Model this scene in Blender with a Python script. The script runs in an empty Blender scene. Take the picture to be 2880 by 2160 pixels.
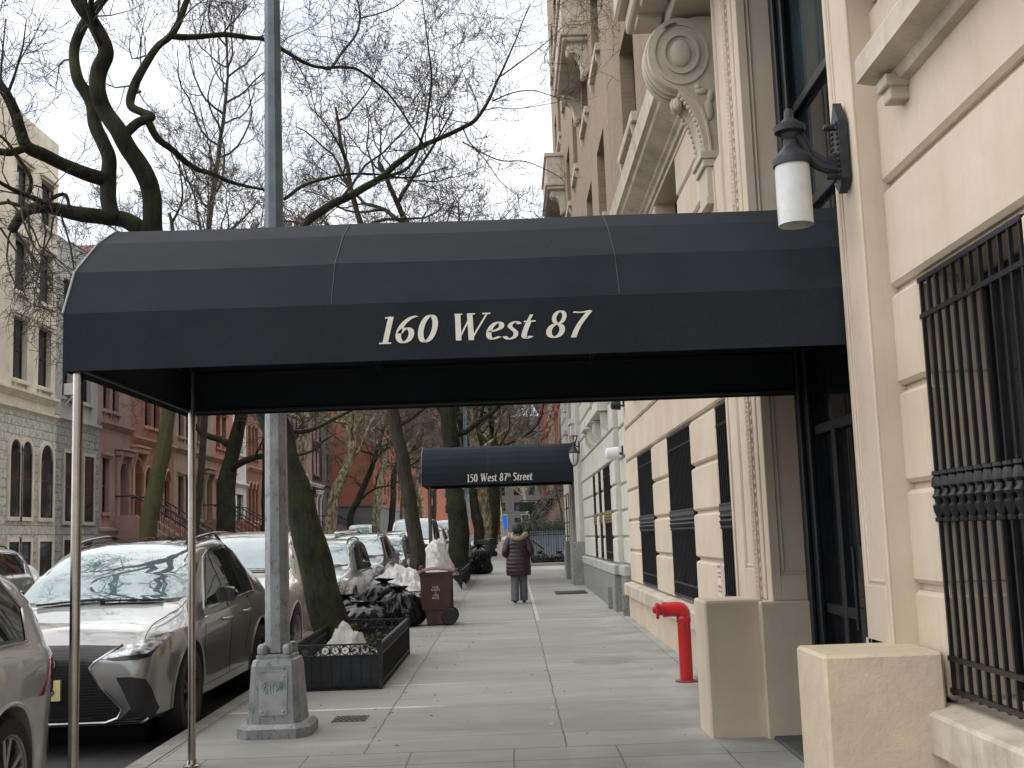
import bpy, bmesh, math, random
from mathutils import Vector, Matrix, noise as mnoise
from mathutils.bvhtree import BVHTree
R = math.radians
PI = math.pi
rnd = random.Random(7)
SC = bpy.context.scene
COL = SC.collection

# ------------------------------------------------------------------ camera maths
FPX = 3250.0
PITCH, ROLL, YAW = math.atan(426 / FPX), R(2.03), R(-0.27)
CZ, SLOPE = 1.65, .0095

def cam_axes():
    c, s = math.cos(ROLL), math.sin(ROLL)
    R0, U0 = Vector((1, 0, 0)), Vector((0, -math.sin(PITCH), math.cos(PITCH)))
    fw = Vector((0, math.cos(PITCH), math.sin(PITCH)))
    rot = Matrix.Rotation(YAW, 3, 'Z')
    return rot @ (c * R0 - s * U0), rot @ (s * R0 + c * U0), rot @ fw
CR, CU, CF = cam_axes()

def ray(u, v):
    return CF + CR * ((u - 1440) / FPX) + CU * ((1080 - v) / FPX)

def aty(u, v, y):
    """where the line of sight through a photo pixel meets the plane at street distance y"""
    d = ray(u, v); t = y / d.y
    return Vector((d.x * t, y, CZ + d.z * t))

def atx(u, v, x):
    d = ray(u, v); t = x / d.x
    return Vector((x, d.y * t, CZ + d.z * t))

def gz(y):
    return SLOPE * y

def rz(y):
    return SLOPE * y - .13

# ------------------------------------------------------------------ mesh builder
class MB:
    def __init__(s):
        s.v = []; s.f = []

    def add(s, vs, fs):
        o = len(s.v)
        s.v.extend(tuple(p) for p in vs)
        s.f.extend(tuple(i + o for i in f) for f in fs)
        return s

    def box(s, x0, x1, y0, y1, z0, z1, b=0.0):
        if x0 > x1: x0, x1 = x1, x0
        if y0 > y1: y0, y1 = y1, y0
        if z0 > z1: z0, z1 = z1, z0
        b = min(b, (x1 - x0) * .45, (y1 - y0) * .45, (z1 - z0) * .45)
        if b <= 0:
            v = [(x, y, z) for z in (z0, z1) for y in (y0, y1) for x in (x0, x1)]
            return s.add(v, [(0, 2, 3, 1), (4, 5, 7, 6), (0, 1, 5, 4), (2, 6, 7, 3), (0, 4, 6, 2), (1, 3, 7, 5)])
        lo, hi = (x0, y0, z0), (x1, y1, z1)
        V = {}; vs = []
        for cx in (0, 1):
            for cy in (0, 1):
                for cz in (0, 1):
                    c = (cx, cy, cz)
                    for ax in range(3):
                        p = []
                        for k in range(3):
                            e = hi[k] if c[k] else lo[k]
                            if k != ax: e += -b if c[k] else b
                            p.append(e)
                        V[(c, ax)] = len(vs); vs.append(tuple(p))
        fs = []
        for ax in range(3):
            o1, o2 = [(1, 2), (0, 2), (0, 1)][ax]
            for sd in (0, 1):
                q = []
                for a, bb in ((0, 0), (1, 0), (1, 1), (0, 1)):
                    c = [0, 0, 0]; c[ax] = sd; c[o1] = a; c[o2] = bb
                    q.append(V[(tuple(c), ax)])
                fs.append(tuple(q))
        for ax in range(3):
            o1, o2 = [(1, 2), (0, 2), (0, 1)][ax]
            for a in (0, 1):
                for bb in (0, 1):
                    c0 = [0, 0, 0]; c0[o1] = a; c0[o2] = bb
                    c1 = list(c0); c1[ax] = 1
                    fs.append((V[(tuple(c0), o1)], V[(tuple(c1), o1)], V[(tuple(c1), o2)], V[(tuple(c0), o2)]))
        for cx in (0, 1):
            for cy in (0, 1):
                for cz in (0, 1):
                    c = (cx, cy, cz)
                    fs.append((V[(c, 0)], V[(c, 1)], V[(c, 2)]))
        return s.add(vs, fs)

    def tube(s, pts, rad, n=6, cap=True, closed=False):
        pts = [Vector(p) for p in pts]
        m = len(pts)
        if m < 2: return s
        if not hasattr(rad, '__len__'): rad = [rad] * m
        vs = []; fs = []
        ref = None
        for i, p in enumerate(pts):
            if closed: d = pts[(i + 1) % m] - pts[i - 1]
            else: d = pts[min(i + 1, m - 1)] - pts[max(i - 1, 0)]
            if d.length < 1e-9: d = Vector((0, 0, 1))
            d.normalize()
            if ref is None:
                ref = d.orthogonal().normalized()
                if abs(d.z) < .9: ref = d.cross(Vector((0, 0, 1))).normalized()
            ref = (ref - d * ref.dot(d))
            if ref.length < 1e-6: ref = d.orthogonal()
            ref.normalize()
            b = d.cross(ref)
            for k in range(n):
                a = 2 * PI * (k + .5) / n
                vs.append(p + (ref * math.cos(a) + b * math.sin(a)) * rad[i])
        for i in range(m if closed else m - 1):
            j = (i + 1) % m
            for k in range(n):
                k2 = (k + 1) % n
                fs.append((i * n + k, i * n + k2, j * n + k2, j * n + k))
        if cap and not closed:
            fs.append(tuple(range(n - 1, -1, -1)))
            fs.append(tuple((m - 1) * n + k for k in range(n)))
        return s.add(vs, fs)

    def lathe(s, prof, c=(0, 0, 0), n=16, axis='z', cap=True, phase=0.0):
        vs = []; fs = []
        for r, h in prof:
            for k in range(n):
                a = 2 * PI * k / n + phase
                p = (r * math.cos(a), r * math.sin(a), h)
                if axis == 'x': p = (h, p[0], p[1])
                elif axis == 'y': p = (p[0], h, p[1])
                vs.append((p[0] + c[0], p[1] + c[1], p[2] + c[2]))
        m = len(prof)
        for i in range(m - 1):
            for k in range(n):
                k2 = (k + 1) % n
                fs.append((i * n + k, i * n + k2, (i + 1) * n + k2, (i + 1) * n + k))
        if cap:
            fs.append(tuple(range(n - 1, -1, -1)))
            fs.append(tuple((m - 1) * n + k for k in range(n)))
        return s.add(vs, fs)

    def prism(s, poly, axis, a0, a1):
        """polygon in the two other axes (in x,y,z order) extruded along axis"""
        n = len(poly)
        def P(p, a):
            if axis == 'x': return (a, p[0], p[1])
            if axis == 'y': return (p[0], a, p[1])
            return (p[0], p[1], a)
        vs = [P(p, a0) for p in poly] + [P(p, a1) for p in poly]
        fs = [tuple(range(n)), tuple(range(2 * n - 1, n - 1, -1))]
        for i in range(n):
            j = (i + 1) % n
            fs.append((i, i + n, j + n, j))
        return s.add(vs, fs)

    def loft(s, rings, closed=True, cap=True):
        n = len(rings[0]); vs = [p for r in rings for p in r]; fs = []
        for i in range(len(rings) - 1):
            for k in range(n if closed else n - 1):
                k2 = (k + 1) % n
                fs.append((i * n + k, i * n + k2, (i + 1) * n + k2, (i + 1) * n + k))
        if cap and closed:
            fs.append(tuple(range(n - 1, -1, -1)))
            fs.append(tuple((len(rings) - 1) * n + k for k in range(n)))
        return s.add(vs, fs)

    def sphere(s, c, r, n=12, m=8, sc=(1, 1, 1)):
        vs = []; fs = []
        for i in range(m + 1):
            t = PI * i / m
            for k in range(n):
                a = 2 * PI * k / n
                vs.append((c[0] + r * sc[0] * math.sin(t) * math.cos(a), c[1] + r * sc[1] * math.sin(t) * math.sin(a), c[2] + r * sc[2] * math.cos(t)))
        for i in range(m):
            for k in range(n):
                fs.append((i * n + k, (i + 1) * n + k, (i + 1) * n + (k + 1) % n, i * n + (k + 1) % n))
        return s.add(vs, fs)

    def xf(s, M):
        s.v = [tuple(M @ Vector(p)) for p in s.v]
        return s

    def join(s, o):
        return s.add(o.v, o.f)

    def build(s, name, mat, parent=None, smooth=False, local=False, fixn=True, angle=35):
        me = bpy.data.meshes.new(name)
        me.from_pydata(s.v, [], s.f)
        me.validate()
        if fixn and len(s.f) < 60000:
            bm = bmesh.new(); bm.from_mesh(me)
            bmesh.ops.remove_doubles(bm, verts=bm.verts, dist=1e-5)
            bmesh.ops.recalc_face_normals(bm, faces=bm.faces)
            bm.to_mesh(me); bm.free()
        return link(name, me, mat, parent, smooth, local, angle)

def link(name, me, mat, parent=None, smooth=False, local=False, angle=35):
    o = bpy.data.objects.new(name, me)
    COL.objects.link(o)
    if mat is not None: me.materials.append(mat)
    if smooth and len(me.polygons):
        me.polygons.foreach_set('use_smooth', [True] * len(me.polygons))
        if angle < 180:
            try: me.set_sharp_from_angle(angle=R(angle))
            except Exception: pass
    if parent is not None:
        o.parent = parent
        if not local:
            off = Vector(parent.location)
            if parent.parent is not None: off += Vector(parent.parent.location)
            o.location = -off
    return o

def tag(o, label=None, cat=None, group=None, kind=None):
    if label: o['label'] = label
    if cat: o['category'] = cat
    if group: o['group'] = group
    if kind: o['kind'] = kind
    return o

def empty(name, loc, label, cat, group=None, rz_=0.0):
    o = bpy.data.objects.new(name, None)
    o.empty_display_size = .2
    COL.objects.link(o); o.location = loc; o.rotation_euler = (0, 0, rz_)
    return tag(o, label, cat, group)

def kids(o):
    return [c for c in bpy.data.objects if c.parent == o]

def copy_tree(o, loc=None, rz_=None, label=None, scale=None):
    r = o.copy(); COL.objects.link(r)
    if loc is not None: r.location = loc
    if rz_ is not None: r.rotation_euler = (0, 0, rz_)
    if scale is not None: r.scale = scale
    if label: r['label'] = label
    for ch in kids(o):
        c = ch.copy(); COL.objects.link(c); c.parent = r
        for g in kids(ch):
            d = g.copy(); COL.objects.link(d); d.parent = c
    return r

# ------------------------------------------------------------------ materials
def _ramp(nt, fac, stops):
    r = nt.nodes.new('ShaderNodeValToRGB')
    el = r.color_ramp.elements
    while len(el) < len(stops): el.new(.5)
    for e, (p, c) in zip(el, stops):
        e.position = p
        e.color = (c, c, c, 1) if not hasattr(c, '__len__') else (*c[:3], 1)
    nt.links.new(fac, r.inputs[0])
    return r.outputs[0]

def _noise(nt, vec, scale, detail=4, rough=.6, sc3=None, dist=0):
    n = nt.nodes.new('ShaderNodeTexNoise')
    n.inputs['Scale'].default_value = scale; n.inputs['Detail'].default_value = detail
    n.inputs['Roughness'].default_value = rough; n.inputs['Distortion'].default_value = dist
    if sc3:
        m = nt.nodes.new('ShaderNodeMapping'); m.inputs['Scale'].default_value = sc3
        nt.links.new(vec, m.inputs[0]); vec = m.outputs[0]
    nt.links.new(vec, n.inputs['Vector'])
    return n.outputs['Fac']

def _mix(nt, fac, a, b, mode='MIX'):
    m = nt.nodes.new('ShaderNodeMix'); m.data_type = 'RGBA'; m.blend_type = mode
    for sock, val in ((0, fac), (6, a), (7, b)):
        if hasattr(val, 'links') or hasattr(val, 'is_linked'): nt.links.new(val, m.inputs[sock])
        elif hasattr(val, '__len__'): m.inputs[sock].default_value = (*val[:3], 1)
        else: m.inputs[sock].default_value = val
    return m.outputs[2]

def _math(nt, op, a, b=None, c=None):
    m = nt.nodes.new('ShaderNodeMath'); m.operation = op
    for i, val in enumerate((a, b, c)):
        if val is None: continue
        if hasattr(val, 'is_linked'): nt.links.new(val, m.inputs[i])
        else: m.inputs[i].default_value = val
    return m.outputs[0]

def _bump(nt, h, strength=.3, dist=.01, prev=None):
    b = nt.nodes.new('ShaderNodeBump')
    b.inputs['Strength'].default_value = strength; b.inputs['Distance'].default_value = dist
    nt.links.new(h, b.inputs['Height'])
    if prev is not None: nt.links.new(prev, b.inputs['Normal'])
    return b.outputs[0]

def _pos(nt):
    g = nt.nodes.new('ShaderNodeNewGeometry')
    return g.outputs['Position']

def _obj(nt):
    g = nt.nodes.new('ShaderNodeTexCoord')
    return g.outputs['Object']

def _sep(nt, v):
    s = nt.nodes.new('ShaderNodeSeparateXYZ'); nt.links.new(v, s.inputs[0])
    return s.outputs

def _comb(nt, x, y, z):
    c = nt.nodes.new('ShaderNodeCombineXYZ')
    for i, val in enumerate((x, y, z)):
        if hasattr(val, 'is_linked'): nt.links.new(val, c.inputs[i])
        else: c.inputs[i].default_value = val
    return c.outputs[0]

def new_mat(name):
    m = bpy.data.materials.new(name); m.use_nodes = True
    nt = m.node_tree
    return m, nt, nt.nodes['Principled BSDF']

def setp(b, **k):
    names = dict(rough='Roughness', metal='Metallic', ior='IOR', coat='Coat Weight', coatr='Coat Roughness', spec='Specular IOR Level', trans='Transmission Weight', sheen='Sheen Weight', sss='Subsurface Weight')
    for key, val in k.items(): b.inputs[names[key]].default_value = val

def pm(name, col, rough=.6, metal=0., var=.12, scale=4., bump=0., bscale=60., dirt=0., dirtcol=(.05, .045, .04), dscale=1.5, streak=0., coat=0., spec=.5, tint=None, bdist=.01):
    """general surface: mottled colour, optional dirt patches, rain streaks and bump"""
    m, nt, b = new_mat(name)
    co = _obj(nt)
    f = _noise(nt, co, scale, 6, .65)
    c2 = tuple(max(0, c * (1 - var * 1.6)) for c in col); c1 = tuple(min(1, c * (1 + var)) for c in col)
    if tint: c1 = tint
    colr = _ramp(nt, f, [(.3, c2), (.7, c1)])
    if dirt:
        d = _ramp(nt, _noise(nt, co, dscale, 8, .75), [(.5, 0.), (.72, dirt)])
        colr = _mix(nt, d, colr, dirtcol)
    if streak:
        st = _ramp(nt, _noise(nt, co, 3.0, 5, .7, (2.4, 2.4, .12)), [(.5, 0.), (.75, streak)])
        colr = _mix(nt, st, colr, dirtcol)
    nt.links.new(colr, b.inputs['Base Color'])
    setp(b, rough=rough, metal=metal, coat=coat, spec=spec)
    if coat: setp(b, coatr=.03)
    if bump:
        h = _noise(nt, co, bscale, 6, .7)
        nt.links.new(_bump(nt, h, bump, bdist), b.inputs['Normal'])
    return m

M = {}
# ------------------------------------------------------------------ render settings, world, sun, camera
SC.render.engine = 'CYCLES'
SC.cycles.use_denoising = True
SC.cycles.max_bounces = 6; SC.cycles.diffuse_bounces = 2; SC.cycles.glossy_bounces = 2
SC.cycles.adaptive_threshold = .02
SC.cycles.transmission_bounces = 3; SC.cycles.transparent_max_bounces = 6
SC.cycles.caustics_reflective = False; SC.cycles.caustics_refractive = False
SC.view_settings.view_transform = 'Standard'; SC.view_settings.look = 'None'
SC.view_settings.gamma = 1; SC.view_settings.exposure = 1.06

SUN_AZ, SUN_EL = R(-14), R(60)       # azimuth from +Y towards +X; the bright part of the overcast sky, ahead and to the left
def make_world():
    w = bpy.data.worlds.new("World"); SC.world = w; w.use_nodes = True
    nt = w.node_tree; bg = nt.nodes['Background']
    sky = nt.nodes.new('ShaderNodeTexSky'); sky.sky_type = 'NISHITA'
    sky.sun_disc = False; sky.sun_elevation = SUN_EL; sky.sun_rotation = SUN_AZ
    sky.air_density = 1.0; sky.dust_density = 3.0
    tc = nt.nodes.new('ShaderNodeTexCoord')
    d = tc.outputs['Generated']
    n1 = _noise(nt, d, 2.6, 7, .62, (1, 1, 2.2), .4)
    cl = _ramp(nt, n1, [(.30, (4.6, 5.2, 6.1)), (.50, (7.0, 7.4, 8.0)), (.68, (9.2, 9.3, 9.4))])
    # a closed overcast deck, thick enough to hide nearly all of the blue
    colr = _mix(nt, .93, sky.outputs[0], cl)
    nt.links.new(colr, bg.inputs['Color'])
    bg.inputs['Strength'].default_value = .079
make_world()

def make_sun():
    l = bpy.data.lights.new('sun', 'SUN'); l.energy = 1.9; l.angle = R(178); l.color = (1., .96, .9)
    o = bpy.data.objects.new('sun', l); COL.objects.link(o)
    d = Vector((math.sin(SUN_AZ) * math.cos(SUN_EL), math.cos(SUN_AZ) * math.cos(SUN_EL), math.sin(SUN_EL)))
    o.rotation_euler = d.to_track_quat('Z', 'Y').to_euler()
make_sun()

def make_camera():
    c = bpy.data.cameras.new('camera'); o = bpy.data.objects.new('camera', c); COL.objects.link(o)
    c.sensor_fit = 'HORIZONTAL'; c.sensor_width = 36; c.lens = FPX / 2880 * 36
    c.clip_start = .1; c.clip_end = 3000
    m = Matrix((CR, CU, -CF)).transposed().to_4x4()
    m.translation = Vector((0, 0, CZ))
    o.matrix_world = m
    SC.camera = o
make_camera()

# ------------------------------------------------------------------ shared materials
def mat_sidewalk():
    m, nt, b = new_mat('sidewalk_concrete')
    p = _pos(nt); x, y, z = _sep(nt, p)
    big = _noise(nt, p, .55, 5, .6)
    mid = _noise(nt, p, 3.2, 8, .7, (.55, 1.6, 1))
    fine = _noise(nt, p, 90, 4, .7)
    base = _ramp(nt, mid, [(.28, (.215, .208, .185)), (.47, (.29, .282, .255)), (.72, (.36, .352, .325))])
    base = _mix(nt, .55, base, _ramp(nt, big, [(.32, (.22, .213, .19)), (.66, (.36, .352, .325))]), 'MIX')
    # slab to slab difference
    def cell(v, off, per): return _math(nt, 'FLOOR', _math(nt, 'DIVIDE', _math(nt, 'SUBTRACT', v, off), per))
    wn = nt.nodes.new('ShaderNodeTexWhiteNoise'); wn.noise_dimensions = '3D'
    nt.links.new(_comb(nt, cell(x, -1.16, 1.515), cell(y, 11.0, 1.53), 0.), wn.inputs['Vector'])
    base = _mix(nt, .35, base, _ramp(nt, wn.outputs['Value'], [(0, (.18, .172, .152)), (1, (.33, .32, .295))]))
    base = _mix(nt, .10, base, _ramp(nt, fine, [(.3, .1), (.7, .7)]))
    # joints: wavering a few millimetres
    wob = _math(nt, 'MULTIPLY', _math(nt, 'SUBTRACT', _noise(nt, p, 2.2, 3), .5), .03)
    def line(v, off, per, half):
        t = _math(nt, 'ADD', _math(nt, 'DIVIDE', _math(nt, 'SUBTRACT', v, off), per), wob)
        fr = _math(nt, 'FRACT', _math(nt, 'ADD', t, .5))
        dist = _math(nt, 'MULTIPLY', _math(nt, 'ABSOLUTE', _math(nt, 'SUBTRACT', fr, .5)), per)
        return _math(nt, 'LESS_THAN', dist, half)
    def single(v, at, half):
        return _math(nt, 'LESS_THAN', _math(nt, 'ABSOLUTE', _math(nt, 'SUBTRACT', v, at)), half)
    far = _math(nt, 'GREATER_THAN', y, 8.87)
    jx = _math(nt, 'MULTIPLY', line(x, -1.16, 1.515, .007), far)
    jy = _math(nt, 'MULTIPLY', line(y, 11.0, 1.53, .006), far)
    near = _math(nt, 'SUBTRACT', 1., far)
    jn = _math(nt, 'MULTIPLY', line(x, -.80, .76, .006), near)
    j = _math(nt, 'MAXIMUM', _math(nt, 'MAXIMUM', jx, _math(nt, 'MULTIPLY', jy, .8)), _math(nt, 'MAXIMUM', jn, _math(nt, 'MAXIMUM', single(y, 8.87, .008), single(y, 8.42, .008))))
    # pale lime along two of the joints
    lm = _math(nt, 'MULTIPLY', _math(nt, 'MAXIMUM', single(y, 11.06, .045), single(y, 12.58, .035)), _ramp(nt, _math(nt, 'ADD', x, 1.5), [(.55, 1.), (.98, 0.)]))
    lm = _math(nt, 'MULTIPLY', lm, _ramp(nt, _noise(nt, p, 5, 3), [(.3, .2), (.55, .85)]))
    lm2 = _math(nt, 'MULTIPLY', _math(nt, 'MAXIMUM', single(y, 20.25, .05), single(x, .40, .03)), _math(nt, 'GREATER_THAN', y, 20.2))
    base = _mix(nt, _math(nt, 'MAXIMUM', lm, _math(nt, 'MULTIPLY', lm2, .7)), base, (.55, .54, .51))
    base = _mix(nt, _math(nt, 'MULTIPLY', j, .8), base, (.08, .075, .07))
    # damp patch beside the standpipe
    ex = _math(nt, 'DIVIDE', _math(nt, 'SUBTRACT', x, 1.03), .42); ey = _math(nt, 'DIVIDE', _math(nt, 'SUBTRACT', y, 14.1), .50)
    r2 = _math(nt, 'ADD', _math(nt, 'ADD', _math(nt, 'MULTIPLY', ex, ex), _math(nt, 'MULTIPLY', ey, ey)), _math(nt, 'MULTIPLY', _noise(nt, p, 3, 2), .5))
    base = _mix(nt, _ramp(nt, r2, [(.95, .36), (1.0, 0.)]), base, (.15, .14, .125))
    stain = _ramp(nt, _noise(nt, p, 1.05, 8, .72, (.5, 1.5, 1), .6), [(.46, 0.), (.64, .42)])
    base = _mix(nt, stain, base, (.185, .178, .158))
    pale = _ramp(nt, _noise(nt, p, 1.4, 7, .7, (.35, 2.4, 1), .3), [(.58, 0.), (.72, .5)])
    base = _mix(nt, pale, base, (.42, .41, .385))
    # pale salt along the building
    wsh = _math(nt, 'MULTIPLY', _ramp(nt, _math(nt, 'SUBTRACT', x, .6), [(.2, 0.), (.9, .5)]), _ramp(nt, _noise(nt, p, 1.6, 5), [(.42, 0.), (.62, 1.)]))
    base = _mix(nt, wsh, base, (.44, .44, .41))
    # gum spots
    vo = nt.nodes.new('ShaderNodeTexVoronoi'); vo.inputs['Scale'].default_value = 1.7; nt.links.new(p, vo.inputs['Vector'])
    base = _mix(nt, _math(nt, 'MULTIPLY', _math(nt, 'LESS_THAN', vo.outputs['Distance'], .035), .5), base, (.60, .59, .56))
    nt.links.new(base, b.inputs['Base Color'])
    setp(b, rough=.82, spec=.3)
    h = _math(nt, 'SUBTRACT', _math(nt, 'ADD', _math(nt, 'MULTIPLY', fine, .3), mid), _math(nt, 'MULTIPLY', j, 1.5))
    nt.links.new(_bump(nt, h, .35, .006), b.inputs['Normal'])
    return m

def mat_asphalt():
    m, nt, b = new_mat('asphalt')
    p = _pos(nt)
    c = _ramp(nt, _noise(nt, p, 1.2, 7, .7, (1.6, .4, 1)), [(.3, (.028, .028, .03)), (.7, (.075, .075, .075))])
    sp = _noise(nt, p, 140, 3, .8)
    c = _mix(nt, .35, c, _ramp(nt, sp, [(.35, .015), (.75, .17)]))
    nt.links.new(c, b.inputs['Base Color']); setp(b, rough=.75, spec=.4)
    nt.links.new(_bump(nt, sp, .6, .006), b.inputs['Normal'])
    return m

def mat_brick(name, c1, c2, mortar, scale=1., dirt=.3, bw=.21, bh=.068, axis='x'):
    m, nt, b = new_mat(name)
    p = _obj(nt); x, y, z = _sep(nt, p)
    uu = y if axis == 'x' else x
    bt = nt.nodes.new('ShaderNodeTexBrick')
    nt.links.new(_comb(nt, uu, z, 0.), bt.inputs['Vector'])
    bt.inputs['Scale'].default_value = scale; bt.inputs['Brick Width'].default_value = bw; bt.inputs['Row Height'].default_value = bh
    bt.inputs['Mortar Size'].default_value = .007; bt.inputs['Mortar Smooth'].default_value = .2; bt.inputs['Bias'].default_value = 0
    bt.inputs['Color1'].default_value = (*c1, 1); bt.inputs['Color2'].default_value = (*c2, 1); bt.inputs['Mortar'].default_value = (*mortar, 1)
    c = bt.outputs['Color']
    c = _mix(nt, .5, c, _ramp(nt, _noise(nt, p, 1.1, 7, .7), [(.3, tuple(v * .7 for v in c1)), (.7, tuple(min(1, v * 1.2) for v in c2))]))
    st = _ramp(nt, _noise(nt, p, 2.2, 6, .7, (2, 2, .15)), [(.5, 0.), (.8, dirt)])
    c = _mix(nt, st, c, (.06, .05, .045))
    nt.links.new(c, b.inputs['Base Color']); setp(b, rough=.85, spec=.25)
    nt.links.new(_bump(nt, _math(nt, 'ADD', _math(nt, 'MULTIPLY', bt.outputs['Fac'], -1.), _math(nt, 'MULTIPLY', _noise(nt, p, 40, 3), .5)), .5, .01), b.inputs['Normal'])
    return m

def mat_rockface(name, c1, c2):
    """rough-hewn squared stone blocks"""
    m, nt, b = new_mat(name)
    p = _obj(nt); x, y, z = _sep(nt, p)
    bt = nt.nodes.new('ShaderNodeTexBrick'); nt.links.new(_comb(nt, y, z, 0.), bt.inputs['Vector'])
    bt.inputs['Scale'].default_value = 1; bt.inputs['Brick Width'].default_value = .62; bt.inputs['Row Height'].default_value = .33
    bt.inputs['Mortar Size'].default_value = .018; bt.inputs['Mortar Smooth'].default_value = .6
    bt.inputs['Color1'].default_value = (*c1, 1); bt.inputs['Color2'].default_value = (*c2, 1)
    bt.inputs['Mortar'].default_value = (*(v * .35 for v in c1), 1)
    n = _noise(nt, p, 7, 8, .7)
    c = _mix(nt, .72, bt.outputs['Color'], _ramp(nt, n, [(.32, tuple(v * .42 for v in c1)), (.5, c1), (.66, c2)]))
    nt.links.new(c, b.inputs['Base Color']); setp(b, rough=.9, spec=.2)
    nt.links.new(_bump(nt, _math(nt, 'SUBTRACT', _math(nt, 'MULTIPLY', n, 1.4), bt.outputs['Fac']), 1., .06), b.inputs['Normal'])
    return m

def mat_glass(name, base=(.012, .014, .017), rough=.03, ior=1.55, tint=None):
    m, nt, b = new_mat(name)
    p = _pos(nt)
    c = _ramp(nt, _noise(nt, p, 1.4, 3), [(.3, tuple(v * .6 for v in base)), (.7, tuple(v * 1.5 for v in base))])
    nt.links.new(c, b.inputs['Base Color']); setp(b, rough=rough, ior=ior)
    if tint: b.inputs['Specular Tint'].default_value = (*tint, 1)
    nt.links.new(_bump(nt, _noise(nt, p, 1.1, 2), .05, .05), b.inputs['Normal'])
    return m

def mat_bark(name, c1, c2, moss=0., mosscol=(.05, .07, .015), sc=14.):
    m, nt, b = new_mat(name)
    p = _obj(nt)
    n = _noise(nt, p, sc, 8, .72, (1, 1, .22), .6)
    c = _ramp(nt, n, [(.34, c1), (.66, c2)])
    if moss:
        nrm = nt.nodes.new('ShaderNodeNewGeometry').outputs['Normal']
        nz = _sep(nt, nrm)[2]
        mm = _math(nt, 'MULTIPLY', _ramp(nt, _noise(nt, p, 2.6, 6, .7), [(.42, 0.), (.6, 1.)]), _math(nt, 'ADD', moss, _math(nt, 'MULTIPLY', nz, moss)))
        c = _mix(nt, _math(nt, 'MINIMUM', _math(nt, 'MAXIMUM', mm, 0.), 1.), c, mosscol)
    nt.links.new(c, b.inputs['Base Color']); setp(b, rough=.9, spec=.2)
    nt.links.new(_bump(nt, n, .9, .03), b.inputs['Normal'])
    return m

def mat_patchbark(name):
    m, nt, b = new_mat(name)
    p = _obj(nt)
    vo = nt.nodes.new('ShaderNodeTexVoronoi'); vo.inputs['Scale'].default_value = 9
    mp = nt.nodes.new('ShaderNodeMapping'); mp.inputs['Scale'].default_value = (1, 1, .45); nt.links.new(p, mp.inputs[0]); nt.links.new(mp.outputs[0], vo.inputs['Vector'])
    wn = _sep(nt, vo.outputs['Color'])[0]
    c = _ramp(nt, wn, [(.15, (.13, .10, .06)), (.4, (.22, .19, .10)), (.7, (.30, .28, .17)), (.95, (.42, .40, .30))])
    nt.links.new(c, b.inputs['Base Color']); setp(b, rough=.8, spec=.2)
    nt.links.new(_bump(nt, wn, .4, .01), b.inputs['Normal'])
    return m

def mat_snow():
    m, nt, b = new_mat('old_snow')
    p = _obj(nt)
    n = _noise(nt, p, 2.5, 8, .75)
    c = _ramp(nt, n, [(.26, (.50, .44, .38)), (.42, (.78, .75, .72)), (.6, (.88, .87, .86))])
    g = _noise(nt, p, 30, 5, .8)
    c = _mix(nt, _ramp(nt, g, [(.62, 0.), (.74, .45)]), c, (.30, .24, .18))
    nt.links.new(c, b.inputs['Base Color']); setp(b, rough=.6, spec=.3)
    nt.links.new(_bump(nt, _noise(nt, p, 11, 8, .8), 1., .07), b.inputs['Normal'])
    return m

def mat_canvas():
    m, nt, b = new_mat('canopy_canvas')
    p = _obj(nt)
    n = _noise(nt, p, 1.1, 6, .6, (1, 1, 1))
    c = _ramp(nt, n, [(.3, (.0125, .0165, .0220)), (.7, (.021, .0265, .0335))])
    f = _noise(nt, p, 350, 2, .6)
    c = _mix(nt, .12, c, _ramp(nt, f, [(.4, .0), (.6, .08)]))
    vo = nt.nodes.new('ShaderNodeTexVoronoi'); vo.inputs['Scale'].default_value = 2.6; nt.links.new(p, vo.inputs['Vector'])
    c = _mix(nt, _math(nt, 'MULTIPLY', _math(nt, 'LESS_THAN', vo.outputs['Distance'], .013), .35), c, (.5, .5, .5))
    nt.links.new(c, b.inputs['Base Color']); setp(b, rough=.75, spec=.10)
    nt.links.new(_bump(nt, f, .12, .002, None), b.inputs['Normal'])
    return m

M['sidewalk'] = mat_sidewalk()
M['asphalt'] = mat_asphalt()
M['kerb'] = pm('kerb_stone', (.27, .255, .23), .85, var=.25, scale=6, bump=.4, bscale=30, dirt=.8, dirtcol=(.10, .07, .05), dscale=3)
M['stucco'] = pm('painted_stone', (.61, .495, .37), .8, var=.05, scale=1.3, bump=.12, bscale=55, dirt=.10, dirtcol=(.30, .24, .18), streak=.16, tint=(.665, .565, .445))
M['stucco_rough'] = pm('painted_rough_render', (.62, .51, .375), .85, var=.07, scale=3, bump=.45, bscale=9, dirt=.22, dirtcol=(.30, .235, .16), dscale=2.2, bdist=.03)
M['stone_trim'] = pm('stained_stone_trim', (.55, .48, .39), .85, var=.16, scale=2.5, bump=.25, bscale=40, dirt=.5, dirtcol=(.16, .14, .12), dscale=2.6, streak=.35)
M['limestone'] = pm('grey_limestone', (.57, .545, .48), .85, var=.08, scale=1.6, bump=.15, bscale=40, dirt=.2, dirtcol=(.25, .23, .2), streak=.28)
M['granite'] = pm('granite_base', (.26, .26, .25), .7, var=.3, scale=28, bump=.1, bscale=90, dirt=.2)
M['brick_tan'] = mat_brick('tan_brick', (.37, .28, .195), (.26, .19, .13), (.34, .285, .23), dirt=.3)
M['dark_glass'] = mat_glass('dark_window_glass')
M['sky_glass'] = mat_glass('sky_window_glass', (.03, .045, .05), .05, 1.7)
M['black_iron'] = pm('black_painted_iron', (.016, .016, .018), .38, .2, var=.3, scale=30, bump=.15, bscale=120)
M['dark_metal'] = pm('dark_bronze_frame', (.014, .016, .02), .4, .3, var=.2, scale=10)
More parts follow.
